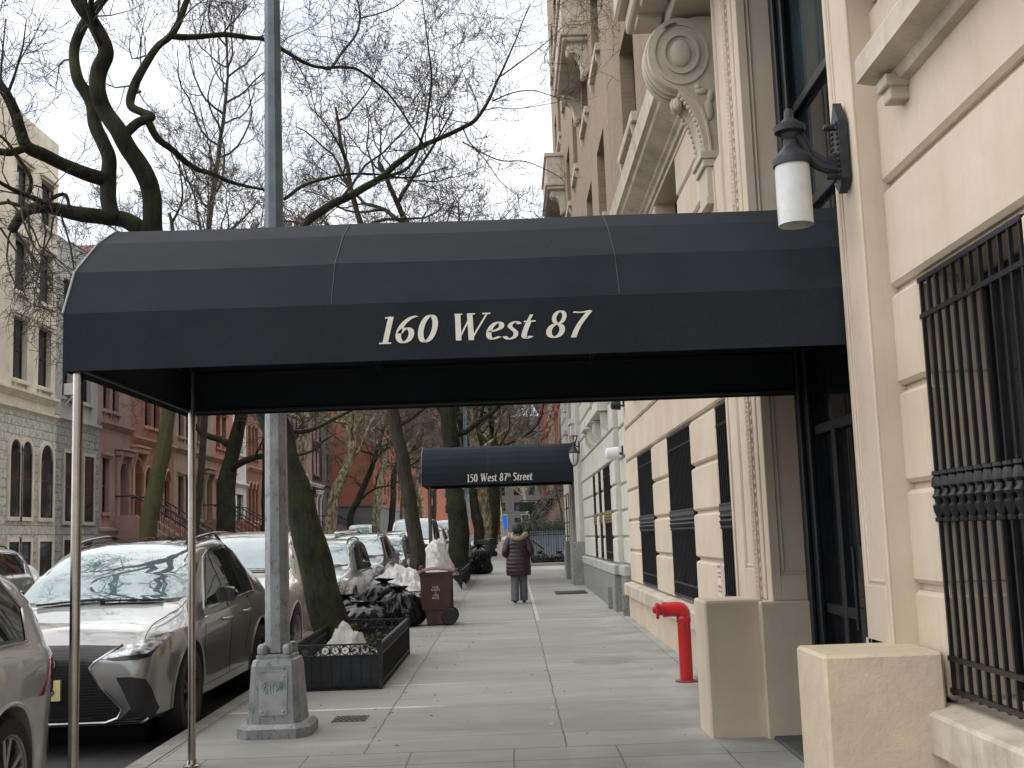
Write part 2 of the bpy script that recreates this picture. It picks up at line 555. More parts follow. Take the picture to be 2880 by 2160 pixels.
M['steel'] = pm('brushed_steel', (.36, .33, .29), .24, 1., var=.18, scale=3)
M['galv'] = None
M['snow'] = mat_snow()
M['canvas'] = mat_canvas()
M['white_paint'] = pm('white_paint', (.74, .74, .72), .5, var=.05)
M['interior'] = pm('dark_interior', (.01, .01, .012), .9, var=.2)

def mat_galv():
    m, nt, b = new_mat('weathered_silver_paint')
    p = _obj(nt)
    n = _noise(nt, p, 5, 8, .7); n2 = _noise(nt, p, 22, 6, .75, (1, 1, .5))
    c = _ramp(nt, n, [(.3, (.19, .195, .20)), (.68, (.33, .335, .34))])
    c = _mix(nt, _ramp(nt, n2, [(.54, 0.), (.62, .7)]), c, (.085, .08, .078))
    nt.links.new(c, b.inputs['Base Color']); setp(b, rough=.5, metal=.35)
    nt.links.new(_bump(nt, n2, .2, .006), b.inputs['Normal'])
    return m
M['galv'] = mat_galv()
M['backlit_galv'] = pm('backlit_pole_tint', (.125, .155, .175), .55, .3, var=.18, scale=5, bump=.08, bscale=60)  # upper pole: colour darkened and blued to imitate its silhouette against the sky

# ------------------------------------------------------------------ ground, road, pavements
def sheet(x0, x1, y0, y1, dz, ny=60, base=gz):
    mb = MB(); rings = []
    for i in range(ny + 1):
        y = y0 + (y1 - y0) * (i / ny) ** 1.6
        rings.append([(x0, y, base(y) + dz), (x1, y, base(y) + dz)])
    return mb.loft(rings, closed=False)

tag(sheet(-900, 900, -60, 2500, -.30, 30).build('ground', M['asphalt']), kind='structure')
tag(sheet(-11.9, -2.90, -20, 330, -.13).build('road', M['asphalt']), kind='structure')

def kerbs():
    mb = MB(); rings = []
    for i in range(141):
        y = -20 + 350 * (i / 140) ** 1.6
        z = gz(y)
        rings.append([(-2.93, y, z - .29), (-2.885, y, z - .02), (-2.86, y, z), (-2.705, y, z), (-2.70, y, z - .29)])
    mb.loft(rings, closed=True)
    tag(mb.build('kerb', M['kerb'], smooth=False), kind='structure')
    mb = MB(); rings = [[(p[0] - (-2.86) * 0 - 9.05 - 0, p[1], p[2]) for p in r] for r in rings]
    rings = [[(-11.95, r[0][1], r[0][2]), (-11.95, r[2][1], r[2][2]), (-11.78, r[2][1], r[2][2]), (-11.76, r[2][1], r[0][2])] for r in rings]
    mb.loft(rings, closed=True)
    tag(mb.build('far_kerb', M['kerb']), kind='structure')
kerbs()
tag(sheet(-2.70, 3.2, -20, 330, -.004, 80).build('sidewalk', M['sidewalk']), kind='structure')
M['far_walk'] = pm('far_pavement', (.33, .32, .29), .85, var=.2, scale=2, bump=.2)
tag(sheet(-30, -11.95, -20, 330, -.004, 60).build('far_sidewalk', M['far_walk']), kind='structure')
# ================================================================== the cream apartment house on the right
XW = 2.05
bldg = empty('apartment_building', (3.2, 8, gz(8)), 'cream rusticated apartment house with tan brick upper storeys beside the pavement', 'building')

def rust(mb, y0, y1, z0, z1, x=XW, b=.022, gap=.018):
    """one dressed block: a bevelled slab standing 45 mm proud of the joint bed"""
    mb.box(x, x + .35, y0, y1, z0 + gap, z1 - gap, b)

JZ = [.78, 1.32, 1.83, 2.34, 2.86]
bed, blk = MB(), MB()
def pier_blocks(y0, y1, x=XW, jz=JZ, mb=None, bd=None):
    mb = mb or blk; bd = bd or bed
    for a, c in zip(jz[:-1], jz[1:]): rust(mb, y0, y1, a, c, x)
    bd.box(x + .045, x + .40, y0 + .01, y1 - .01, jz[0], jz[-1])

# ground-storey piers left of, between and right of the windows
for a, c in ((-6, 4.45), (5.63, 6.02), (11.42, 13.06), (15.02, 16.70), (18.60, 20.40)):
    pier_blocks(a, c)
# lintel course and the plain courses above it
def courses(y0, y1, zs):
    for a, c in zip(zs[:-1], zs[1:]):
        rust(blk, y0, y1, a, c)
    bed.box(XW + .045, XW + .40, y0 + .01, y1 - .01, zs[0], zs[-1])
courses(-6, 6.02, [2.86, 3.43, 3.94])
courses(10.15, 20.40, [2.86, 3.43, 3.94])
# mezzanine storey: piers between the upper windows
for a, c in ((-6, 2.2), (3.9, 4.2), (5.55, 6.02), (10.15, 11.35), (11.42, 13.06), (15.02, 16.70), (18.60, 20.40)):
    pier_blocks(a, c, jz=[3.94, 4.45, 4.96, 5.47, 5.98])
for a, c in ((-6, 6.02), (10.15, 20.40)):
    bed.box(XW + .004, XW + .40, a, c, 5.98, 6.12)
o = blk.build('stone_blocks', M['stucco'], bldg)
bed.build('joint_bed', M['stucco'], bldg)

# plinth wall below the sill
mb = MB()
mb.box(2.0, 2.6, -6, 6.0, -.25, .565); mb.box(2.0, 2.6, 9.5, 20.40, -.25, .565)
mb.build('plinth', pm('plinth_render', (.62, .51, .385), .85, var=.1, scale=1.6, bump=.2, bscale=30, dirt=.35, dirtcol=(.30, .24, .17), dscale=1.2), bldg)
mb = MB()
for a, c in ((-6, 5.68), (9.5, 20.43)):
    mb.prism([(1.925, .575), (1.925, .745), (1.94, .762), (2.05, .785), (2.45, .80), (2.45, .575), (1.99, .568)], 'y', a, c)
mb.build('sill_course', M['stone_trim'], bldg)

# first-floor window ledges with little brackets, near and far
for a, c in ((3.7, 5.72), (13.2, 15.0), (16.6, 18.6)):
    mb = MB()
    mb.prism([(1.86, 3.90), (1.86, 4.02), (1.88, 4.05), (2.06, 4.08), (2.06, 3.82), (2.0, 3.83), (1.98, 3.88)], 'y', a, c)
    for yb in (a + .22, c - .16):
        mb.box(1.955, 2.06, yb - .055, yb + .055, 3.735, 3.83, .006); mb.box(1.93, 2.06, yb - .075, yb + .075, 3.80, 3.86, .006)
    mb.build('window_ledge', M['stone_trim'], bldg)

# string cornice over the ground floor
mb = MB()
mb.prism([(2.06, 6.04), (2.02, 6.04), (2.015, 6.10), (1.975, 6.12), (1.965, 6.145), (1.77, 6.235), (1.755, 6.285), (1.70, 6.30), (1.70, 6.36), (1.69, 6.57), (1.72, 6.60), (2.06, 6.72)], 'y', 10.55, 20.42)
mb.build('string_cornice', M['stone_trim'], bldg)

# ------------------------------------------------ wall with rectangular holes in a plane of constant x
def holed_wall(mb, x, y0, y1, z0, z1, holes, depth=.3, sgn=1):
    """sgn=1: the wall faces -x (its back is at x+depth)"""
    ys = sorted({y0, y1, *[min(max(h[i], y0), y1) for h in holes for i in (0, 1)]})
    zs = sorted({z0, z1, *[min(max(h[i], z0), z1) for h in holes for i in (2, 3)]})
    inside = lambda y, z: any(h[0] < y < h[1] and h[2] < z < h[3] for h in holes)
    for zi in range(len(zs) - 1):
        run = None
        for yi in range(len(ys) - 1):
            solid = not inside((ys[yi] + ys[yi + 1]) / 2, (zs[zi] + zs[zi + 1]) / 2)
            if solid and run is None: run = ys[yi]
            if run is not None and (not solid or yi == len(ys) - 2):
                end = ys[yi + 1] if solid else ys[yi]
                mb.add([(x, run, zs[zi]), (x, end, zs[zi]), (x, end, zs[zi + 1]), (x, run, zs[zi + 1])], [(0, 1, 2, 3)])
                run = None
    for h in holes:
        a, c, d, e = h[:4]
        xb = x + depth * sgn
        mb.add([(x, a, d), (x, c, d), (x, c, e), (x, a, e), (xb, a, d), (xb, c, d), (xb, c, e), (xb, a, e)],
               [(0, 1, 5, 4), (1, 2, 6, 5), (2, 3, 7, 6), (3, 0, 4, 7)])

def sash(x, y0, y1, z0, z1, fmat, gmat, parent, sgn=1, fr=.05, mull=0, name='window', bars=1):
    """sash window: frame mesh plus its panes as a child"""
    f = MB()
    d0, d1 = x, x + .06 * sgn
    f.box(d0, d1, y0, y0 + fr, z0, z1); f.box(d0, d1, y1 - fr, y1, z0, z1)
    f.box(d0, d1, y0 + fr, y1 - fr, z0, z0 + fr); f.box(d0, d1, y0 + fr, y1 - fr, z1 - fr, z1)
    zm = (z0 + z1) / 2
    if bars: f.box(d0 + .004 * sgn, d1 - .004 * sgn, y0 + fr, y1 - fr, zm - fr * .5, zm + fr * .5)
    for k in range(mull):
        ym = y0 + (y1 - y0) * (k + 1) / (mull + 1)
        f.box(d0 + .006 * sgn, d1 - .006 * sgn, ym - fr * .4, ym + fr * .4, z0 + fr, z1 - fr)
    w = f.build(name, fmat, parent)
    g = MB()
    xg = x + .035 * sgn
    g.box(xg, xg + .012 * sgn, y0 + fr * .5, y1 - fr * .5, z0 + fr * .5, z1 - fr * .5)
    p = g.build('pane', gmat, None)
    p.parent = w
    return w

# brick storeys: both houses share the brick, each has its own wall
BW = [(12.35, 14.05), (16.35, 18.25), (8.6, 9.9)]
BW2 = [(21.65, 23.35), (25.0, 26.7), (29.0, 30.6), (32.4, 34.0), (36.1, 37.6), (38.9, 40.2)]
FZ = [7.75 + 3.4 * k for k in range(5)]
def brick_storeys(parent, cols, y0, y1, zbase, ztop, floors):
    holes = [(a, c, z, z + 1.72) for a, c in cols for z in floors]
    mb = MB(); holed_wall(mb, XW, y0, y1, zbase, ztop, holes, .34)
    # end walls and a roof edge
    mb.add([(XW, y1, zbase), (XW + 14, y1, zbase), (XW + 14, y1, ztop), (XW, y1, ztop)], [(0, 1, 2, 3)])
    mb.add([(XW, y0, zbase), (XW + 14, y0, zbase), (XW + 14, y0, ztop), (XW, y0, ztop)], [(0, 3, 2, 1)])
    mb.add([(XW, y0, ztop), (XW + 14, y0, ztop), (XW + 14, y1, ztop), (XW, y1, ztop)], [(0, 1, 2, 3)])
    mb.build('brick_wall', M['brick_tan'], parent, fixn=False)
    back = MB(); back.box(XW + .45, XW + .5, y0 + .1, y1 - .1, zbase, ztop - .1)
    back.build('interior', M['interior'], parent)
    for a, c, z, e in holes:
        if z > 22: continue
        sl = MB()
        w = sash(XW + .22, a, c, z, e, M['dark_metal'], M['dark_glass'], parent)
        sl.box(XW - .10, XW + .2, a - .12, c + .12, z - .16, z - .005, .012)
        for yb in (a + .05, c - .05):
            sl.prism([(XW - .07, z - .30), (XW - .09, z - .17), (XW + .02, z - .17), (XW + .02, z - .42)], 'y', yb - .06, yb + .06)
        k_ = sl.build('sill', M['stone_trim'], None); k_.parent = w
brick_storeys(bldg, BW[:2], -6, 20.36, 6.6, 26, FZ)  # unseen top storeys left off so more sky light reaches the street

# ------------------------------------------------ window grilles of the ground storey
def grille(parent, y0, y1, z0, z1, x=2.065, pitch=.105, r=.0088, detail=True, gold=False, collars=True):
    g = MB()
    n = max(2, int(round((y1 - y0 - .06) / pitch)))
    ys = [y0 + .03 + (y1 - y0 - .06) * i / n for i in range(n + 1)]
    for y in ys:
        g.box(x - r, x + r, y - r, y + r, z0 + .03, z1 - .005)
    for z in (z1 - .02, z1 - .20, z0 + .20, z0 + .05):
        g.box(x - .012, x + .012, y0 + .005, y1 - .005, z - .012, z + .012)
    o = g.build('grille', M['black_iron'], parent)
    if collars:
        c = MB(); zm = (z0 + z1) / 2 - .06
        prof = [(.012, -.125), (.022, -.12), (.024, -.105), (.016, -.098), (.026, -.07), (.030, -.045), (.017, -.035), (.019, -.015), (.031, .0), (.019, .015), (.017, .035), (.030, .05), (.025, .085), (.016, .098), (.025, .105), (.023, .12), (.012, .125)]
        for y in ys:
            c.lathe([(a_ * 1.08, b_) for a_, b_ in prof], (x, y, zm), 8 if detail else 6)
        if detail:
            for a, b2 in zip(ys[:-1], ys[1:]):
                for dz in (-.045, .0, .05): c.sphere((x, (a + b2) / 2, zm + dz), .013, 6, 5, (.7, 1.1, .9))
        else:
            for dz in (-.10, -.035, .035, .10): c.box(x - .016, x + .016, y0 + .005, y1 - .005, zm + dz - .012, zm + dz + .012)
        k = c.build('collars', M['black_iron'] if not gold else M['gilt'], None, smooth=True)
        k.parent = o
    return o
M['gilt'] = pm('dull_gilding', (.20, .135, .06), .5, .4, var=.3, scale=9)

WINS = [(4.45, 5.63), (9.80, 11.42), (13.06, 15.02), (16.70, 18.60)]
for i, (a, c) in enumerate(WINS):
    sash(2.36, a + .02, c - .02, .80, 2.84, M['dark_metal'], M['dark_glass'], bldg, mull=1)
    grille(bldg, a, c, .80, 2.85, detail=(i == 0))
# mezzanine windows
for a, c in ((2.2, 3.9), (4.2, 5.55), (11.35, 11.42 + 0), (13.06, 15.02), (16.70, 18.60)):
    if c - a > .5: sash(2.33, a + .02, c - .02, 4.08, 5.97, M['dark_metal'], M['dark_glass'], bldg, mull=1)
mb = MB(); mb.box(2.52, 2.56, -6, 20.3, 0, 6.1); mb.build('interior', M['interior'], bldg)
# dark recessed panel between the bars of the far grille
mb = MB(); mb.box(2.085, 2.14, 16.95, 18.45, .98, 1.72, .012); mb.box(2.075, 2.086, 17.05, 17.95, 1.02, 1.68, .004)
for z in (1.1, 1.55): mb.box(2.07, 2.076, 18.2, 18.32, z, z + .09)
mb.build('recess_panel', pm('dark_recess_panel', (.028, .031, .034), .55, var=.2), bldg)
# paper notice on the pier
mb = MB(); mb.box(2.044, 2.0492, 11.52, 11.72, .98, 1.30)
nt_ = mb.build('notice', pm('notice_paper', (.70, .66, .62), .7, var=.08, scale=30), bldg)
tag(nt_, 'torn white notice with red printed lines')
mb = MB()
for z, h in ((1.255, .03), (1.20, .022), (1.16, .022), (1.06, .03), (1.02, .02)):
    mb.box(2.041, 2.0438, 11.535, 11.70, z, z + h)
ch = mb.build('print', pm('red_print', (.45, .22, .22), .7, var=.2), None); ch.parent = nt_

# ------------------------------------------------ the entrance
def stucco_part(name, mb, mat=None, smooth=False): return mb.build(name, mat or M['stucco'], bldg, smooth)
# low piers either side of the door
mb = MB(); mb.box(1.45, 2.02, 5.58, 6.11, -.2, 1.035, .015); stucco_part('door_pier', mb, M['stucco_rough'])
mb = MB(); mb.box(1.45, 1.90, 8.97, 9.49, -.2, 1.10, .015); stucco_part('door_pier', mb, M['stucco'])
mb = MB(); mb.box(1.86, 2.42, 8.88, 9.6, -.2, 1.085, .012); mb.box(2.0, 2.6, 9.49, 9.55, -.2, 1.085); stucco_part('door_plinth', mb)
mb = MB(); mb.box(1.92, 2.6, 5.985, 6.46, -.2, 1.03); stucco_part('door_plinth', mb)
# near pilaster with sunk panel
def pilaster(y0, y1, z0, z1, x=1.92):
    mb = MB()
    mb.box(x + .016, 2.6, y0, y1, z0, z1)
    w = .055
    mb.box(x, x + .02, y0, y0 + w, z0, z1, .006); mb.box(x, x + .02, y1 - w, y1, z0, z1, .006)
    mb.box(x, x + .02, y0 + w, y1 - w, z0, z0 + .32, .006)
    iw = .018
    mb.box(x + .006, x + .02, y0 + w + .012, y0 + w + .012 + iw, z0 + .34, z1, .004); mb.box(x + .006, x + .02, y1 - w - .012 - iw, y1 - w - .012, z0 + .34, z1, .004)
    mb.box(x + .006, x + .02, y0 + w + .012, y1 - w - .012, z0 + .335, z0 + .353, .004)
    stucco_part('pilaster', mb)
pilaster(6.0, 6.42, 1.0, 6.4)
pilaster(9.30, 9.72, 1.0, 6.4)
mb = MB()   # outer pilaster strips next to the windows
mb.box(1.94, 2.5, 9.72, 10.18, 1.0, 4.93, .012); mb.box(1.94, 2.5, 10.18, 10.6, 4.0, 4.9, .01)
for z0, z1 in ((1.0, 4.85),):
    mb.box(1.925, 1.945, 9.74, 9.80, z0, z1, .004); mb.box(1.925, 1.945, 10.08, 10.15, z0, z1, .004)
stucco_part('outer_pilaster', mb)
# carved rope moulding round the reveal
mb = MB()
for i in range(150):
    z = 1.12 + i * .0365
    j_ = mnoise.noise(Vector((z * 13, 1, 2)))
    mb.sphere((1.932 + .006 * j_, 9.262, z), .017 + .006 * j_, 7, 5, (1, 1.1, 1.3))
    if i % 2 == 0: mb.sphere((1.955, 9.215, z + .01), .016, 6, 4, (1, 1, 1.6))
mb.box(1.93, 2.05, 9.225, 9.31, 1.085, 6.5)
mb.box(1.955, 2.05, 9.10, 9.225, 1.085, 6.5, .008)
mb.box(1.985, 2.05, 8.97, 9.10, 1.085, 6.5, .01)
stucco_part('rope_moulding', mb, smooth=True)
# reveal facing the camera with a sunk panel
mb = MB()
mb.box(1.97, 2.42, 8.965, 9.4, 1.085, 6.5)
for a, c in ((1.97, 2.045), (2.30, 2.42)): mb.box(a, c, 8.945, 8.97, 1.085, 6.5, .005)
mb.box(2.045, 2.30, 8.945, 8.97, 1.085, 1.28, .005)
mb.box(2.062, 2.078, 8.952, 8.97, 1.30, 6.5, .004); mb.box(2.268, 2.284, 8.952, 8.97, 1.30, 6.5, .004); mb.box(2.062, 2.284, 8.952, 8.97, 1.30, 1.316, .004)
stucco_part('reveal_panel', mb)
# doors and glazing in the opening
mb = MB()
X = 2.36
for y in (6.42, 7.0, 7.62, 8.18, 8.80): mb.box(X - .05, X + .03, y, y + .085, .1, 6.4 if y in (6.42, 8.80) else 2.33, .008)
for z in (.12, 1.0, 2.32, 4.0, 4.84): mb.box(X - .045, X + .025, 6.5, 8.80, z, z + .075, .006)
mb.box(X - .09, X - .05, 8.72, 8.90, .08, 6.4, .01); mb.box(X - .13, X - .09, 8.82, 8.93, .08, 6.4, .01)
for y in (7.55, 7.74): mb.tube([(X - .10, y, .95), (X - .10, y, 1.5)], .014, 8)
dr = mb.build('entrance_door', M['dark_metal'], bldg)
mb = MB(); mb.box(X + .0, X + .012, 6.45, 8.85, .1, 4.86); pn = mb.build('pane', M['dark_glass'], None); pn.parent = dr
mb = MB(); mb.box(X - .004, X + .012, 6.45, 8.85, 4.88, 6.4); pn = mb.build('transom_pane', M['sky_glass'], None); pn.parent = dr
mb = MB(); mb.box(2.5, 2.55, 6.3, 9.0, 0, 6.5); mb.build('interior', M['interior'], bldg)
M['slate'] = pm('slate_step', (.085, .088, .09), .6, var=.25, scale=3, bump=.15)
mb = MB(); mb.box(1.90, 2.45, 6.13, 8.90, gz(7.5) - .2, gz(7.5) + .03, .01); mb.build('door_step', M['slate'], bldg)

# ------------------------------------------------ scrolled console and door hood
def console(yc, w, x0=1.94):
    """big scroll: profile in x,z carried through the width w"""
    mb = MB()
    cx, cz, r = 1.70, 5.98, .345
    # the body: outline of volute plus the S-curved tail
    pts = []
    for k in range(25):
        a = R(75 + k * 10.4)
        pts.append((cx + r * math.cos(a) * .86, cz + r * math.sin(a)))
    tail_out = [(1.68, 5.60), (1.745, 5.50), (1.80, 5.40), (1.835, 5.28), (1.86, 5.14), (1.87, 5.03)]
    tail_in = [(2.0, 5.03), (2.0, 5.9), (2.0, 6.33), (1.85, 6.33)]
    poly = pts[:19] + tail_out + tail_in
    mb.prism(poly, 'y', yc, yc + w)
    for ra, rb, pr in ((.30, .27, .016), (.20, .165, .022)):
        for k in range(28):
            a0, a1 = 2 * PI * k / 28, 2 * PI * (k + 1) / 28
            q = [(cx + rr * math.cos(a) * .86, cz + rr * math.sin(a)) for rr, a in ((ra, a0), (ra, a1), (rb, a1), (rb, a0))]
            mb.prism(q, 'y', yc - pr, yc + .01)
    mb.sphere((cx, yc, cz), .115, 18, 10, (.86, .32, 1.15))
    # ribbed front of the volute
    for yy in (yc + w * .28, yc + w * .5, yc + w * .72):
        mb.tube([(cx + (r + .006) * math.cos(R(a)) * .86, yy, cz + (r + .006) * math.sin(R(a))) for a in range(95, 275, 12)], .022, 6)
    # beads down the tail
    for k in range(14):
        t = k / 13
        i = min(int(t * 5), 4); f = t * 5 - i
        x = tail_out[i][0] * (1 - f) + tail_out[i + 1][0] * f; z = tail_out[i][1] * (1 - f) + tail_out[i + 1][1] * f
        mb.sphere((x, yc + .05, z), .026, 7, 5); mb.sphere((x, yc + w - .05, z), .026, 7, 5)
    # leaf at the waist and under the volute
    for k in range(6):
        a = k / 5
        mb.sphere((1.66 + .05 * a - .03 * (k % 2), yc + w * (.2 + .12 * k), 5.53 + .05 * a), .055, 8, 6, (.8, .8, 1.2))
    for dx, dz, sx, sz in ((.17, -.37, .9, .5), (.25, -.42, .5, .9), (.23, -.55, .6, 1.5), (.14, -.33, .5, .5)):
        mb.sphere((cx + dx, yc - .002, cz + dz), .07, 10, 6, (sx, .35, sz))
    # edge band along the tail
    band = [(1.70, 5.64), (1.79, 5.56), (1.86, 5.46), (1.90, 5.32), (1.92, 5.16), (1.925, 5.04)]
    mb.tube([(x, yc - .006, z) for x, z in band], .016, 5)
    # cap blocks below
    mb.box(1.82, 2.04, yc - .03, yc + w + .03, 4.97, 5.04, .008); mb.box(1.845, 2.04, yc - .015, yc + w + .015, 4.90, 4.97, .006)
    mb.box(1.875, 2.04, yc, yc + w, 4.62, 4.90, .006); mb.box(1.86, 2.04, yc - .01, yc + w + .01, 4.55, 4.62, .006)
    stucco_part('scroll_console', mb, M['stone_light'], smooth=True)
M['stone_light'] = pm('carved_stone', (.54, .475, .385), .8, var=.1, scale=5, bump=.2, bscale=50, dirt=.3, dirtcol=(.22, .19, .15), dscale=5)
console(10.12, .42)
console(5.45, .42)
mb = MB()
mb.box(1.62, 2.2, 5.35, 10.72, 6.36, 6.52, .015); mb.box(1.30, 2.2, 5.2, 10.9, 6.52, 6.70, .02); mb.box(1.2, 2.2, 5.1, 11.0, 6.70, 6.95, .03)
for k in range(11): mb.box(1.36, 1.60, 5.42 + k * .5, 5.66 + k * .5, 6.46, 6.53, .008)
stucco_part('door_hood', mb, M['stone_light'])
mb = MB(); mb.box(1.98, 2.5, 6.42, 9.4, 6.3, 6.5); stucco_part('door_head', mb)

# ================================================================== grey limestone neighbour, number 150
b150 = empty('apartment_building', (3.2, 31, gz(31)), 'pale grey limestone apartment house with balconies beyond the cream one', 'building')
blk, bed = MB(), MB()
J2 = [1.06, 1.55, 2.03, 2.51, 2.98]
XB = 1.93
pier_blocks(20.42, 21.5, x=XW, jz=J2, mb=blk, bd=bed)
for a, c in ((21.5, 22.35), (24.15, 24.6), (25.5, 26.3), (27.2, 31.0), (35.3, 36.2), (37.3, 38.2), (39.3, 39.9), (41.0, 42.0)):
    pier_blocks(a, c, x=XB, jz=J2, mb=blk, bd=bed)
for zz in ([2.98, 3.55, 4.1], [6.0, 6.4]):
    for a, c, x in ((20.42, 21.5, XW), (21.5, 31.2, XB), (35.2, 42, XB)):
        for p, q in zip(zz[:-1], zz[1:]): rust(blk, a, c, p, q, x)
        bed.box(x + .045, 2.4, a + .01, c - .01, zz[0], zz[-1])
for a, c, x in ((20.42, 21.5, XW), (21.5, 22.35, XB), (24.15, 24.6, XB), (25.5, 26.3, XB), (27.2, 31.2, XB), (35.2, 37, XB), (39, 42, XB)):
    pier_blocks(a, c, x=x, jz=[4.1, 4.57, 5.05, 5.52, 6.0], mb=blk, bd=bed)
blk.build('stone_blocks', M['limestone'], b150); bed.build('joint_bed', M['limestone'], b150)
mb = MB(); mb.box(1.98, 2.5, 20.42, 21.5, -.1, .86); mb.box(1.86, 2.5, 21.5, 31.2, -.1, .86); mb.box(1.86, 2.5, 35.2, 42, -.1, .86)
mb.box(1.90, 2.0, 20.48, 20.62, -.1, .55); mb.box(1.78, 1.88, 22.2, 22.36, -.1, .62)
mb.build('granite_plinth', M['granite'], b150)
mb = MB(); mb.box(1.84, 2.5, 21.44, 31.2, .865, 1.055, .02); mb.box(1.93, 2.5, 20.41, 21.42, .865, 1.055, .02); mb.box(1.84, 2.5, 35.2, 42, .865, 1.055, .02)
mb.build('sill_course', pm('grey_sill_stone', (.40, .40, .37), .85, var=.15, scale=3, bump=.2), b150)
for a, c in ((22.35, 24.15), (24.6, 25.5), (26.3, 27.2), (36.2, 37.3), (38.2, 39.3), (39.9, 41.0)):
    sash(2.22, a + .02, c - .02, 1.06, 2.97, M['dark_metal'], M['dark_glass'], b150)
    grille(b150, a, c, 1.06, 2.97, x=1.95, detail=False, gold=True)
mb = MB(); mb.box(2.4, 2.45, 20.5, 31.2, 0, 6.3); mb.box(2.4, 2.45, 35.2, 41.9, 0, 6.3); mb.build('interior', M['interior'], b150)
for a, c in ((22.2, 24.3), (24.5, 25.6), (26.2, 27.3), (36.9, 39.1)):
    mb = MB()
    mb.box(1.72, 2.0, a, c, 3.98, 4.16, .012)
    for yb in (a + .15, c - .15): mb.prism([(1.80, 3.74), (1.80, 3.97), (1.95, 3.97), (1.95, 3.62), (1.88, 3.62)], 'y', yb - .06, yb + .06)
    sash(2.2, a + .15, c - .15, 4.2, 5.98, M['dark_metal'], M['dark_glass'], b150)
    mb.build('window_ledge', M['limestone'], b150)
# entrance of 150: pilasters, hood, granite cheek block
for a, c in ((31.2, 32.0), (34.6, 35.2)):
    mb = MB()
    mb.box(1.80, 2.4, a, c, 1.3, 6.4, .02); mb.box(1.76, 2.4, a + .12, c - .12, 1.3, 6.2, .01)
    for z in (4.6, 5.6): mb.box(1.66, 2.0, a + .05, c - .05, z, z + .14, .01); mb.box(1.70, 2.0, a + .1, c - .1, z - .3, z, .01)
    mb.build('pilaster', M['limestone'], b150)
mb = MB()
mb.box(1.3, 2.4, 31.0, 35.4, 6.4, 6.8, .02); mb.box(2.0, 2.4, 32.0, 34.6, 5.4, 6.4)
mb.build('door_surround', M['limestone'], b150)
mb = MB(); mb.box(1.58, 2.12, 30.9, 32.0, 0, 1.43, .015); mb.build('granite_cheek', M['granite'], b150)
mb = MB(); mb.box(1.58, 2.12, 34.5, 35.4, 0, 1.43, .015); mb.build('granite_cheek', M['granite'], b150)
mb = MB(); mb.box(2.36, 2.42, 32.0, 34.6, 0, 5.4); mb.build('entrance_door', M['dark_metal'], b150)
mb = MB(); mb.prism([(2.06, 6.4), (1.85, 6.45), (1.70, 6.62), (1.70, 6.85), (2.06, 6.95)], 'y', 20.44, 42.1); mb.build('string_cornice', M['limestone'], b150)
brick_storeys(b150, BW2, 20.40, 42.0, 6.6, 27, FZ)  # roof likewise kept low, out of view, to admit sky light
# stone balconies on scroll brackets
for y0, y1 in ((24.35, 27.9), (35.4, 38.9)):
    mb = MB()
    zb = 12.46
    mb.box(1.50, 2.1, y0, y1, zb, zb + .10, .02); mb.box(1.44, 2.1, y0 - .05, y1 + .05, zb + .10, zb + .22, .02)
    mb.box(1.50, 2.1, y0, y1, zb + .22, zb + 1.05, .015); mb.box(1.44, 2.1, y0 - .05, y1 + .05, zb + 1.05, zb + 1.18, .02)
    mb.box(1.60, 1.98, y0 - .015, y0, zb + .36, zb + .94, .006)
    mb.box(1.64, 1.94, y0 - .028, y0 - .012, zb + .42, zb + .88, .006)
    b_ = mb.build('balcony', M['stone_balc'] if 'stone_balc' in M else M['stone_trim'], b150)
    for yy in (y0 + .12, y1 - .5):
        s_ = MB(); w = .34
        poly = [(2.06, zb), (1.62, zb)] + [(1.68 + .10 * math.cos(R(a)), zb - .12 + .12 * math.sin(R(a))) for a in range(100, 330, 23)] + [(1.82, zb - .30), (1.88, zb - .42), (1.90, zb - .62)] + [(1.96 + .07 * math.cos(R(a)), zb - .70 + .08 * math.sin(R(a))) for a in range(170, 360, 30)] + [(2.06, zb - .60)]
        s_.prism(poly, 'y', yy, yy + w)
        s_.sphere((1.69, yy, zb - .12), .075, 12, 8, (1, .4, 1)); s_.sphere((1.96, yy, zb - .69), .055, 12, 8, (1, .4, 1))
        for q in range(4): s_.sphere((1.80 + .04 * q, yy - .01, zb - .09 - .02 * q), .06, 8, 6, (.9, .3, .6))
        k_ = s_.build('bracket', M['stone_light'], None, smooth=True); k_.parent = b_
# ================================================================== lettering
def cr(pts, sub=8, closed=False):
    """Catmull-Rom through the points"""
    n = len(pts); out = []
    rng = n if closed else n - 1
    for i in range(rng):
        if closed: p0, p1, p2, p3 = pts[i - 1], pts[i], pts[(i + 1) % n], pts[(i + 2) % n]
        else: p0, p1, p2, p3 = pts[max(i - 1, 0)], pts[i], pts[i + 1], pts[min(i + 2, n - 1)]
        for k in range(sub):
            t = k / sub
            out.append(tuple(.5 * (2 * b + (c - a) * t + (2 * a - 5 * b + 4 * c - d) * t * t + (3 * b - a - 3 * c + d) * t ** 3) for a, b, c, d in zip(p0, p1, p2, p3)))
    if not closed: out.append(tuple(pts[-1]))
    return out

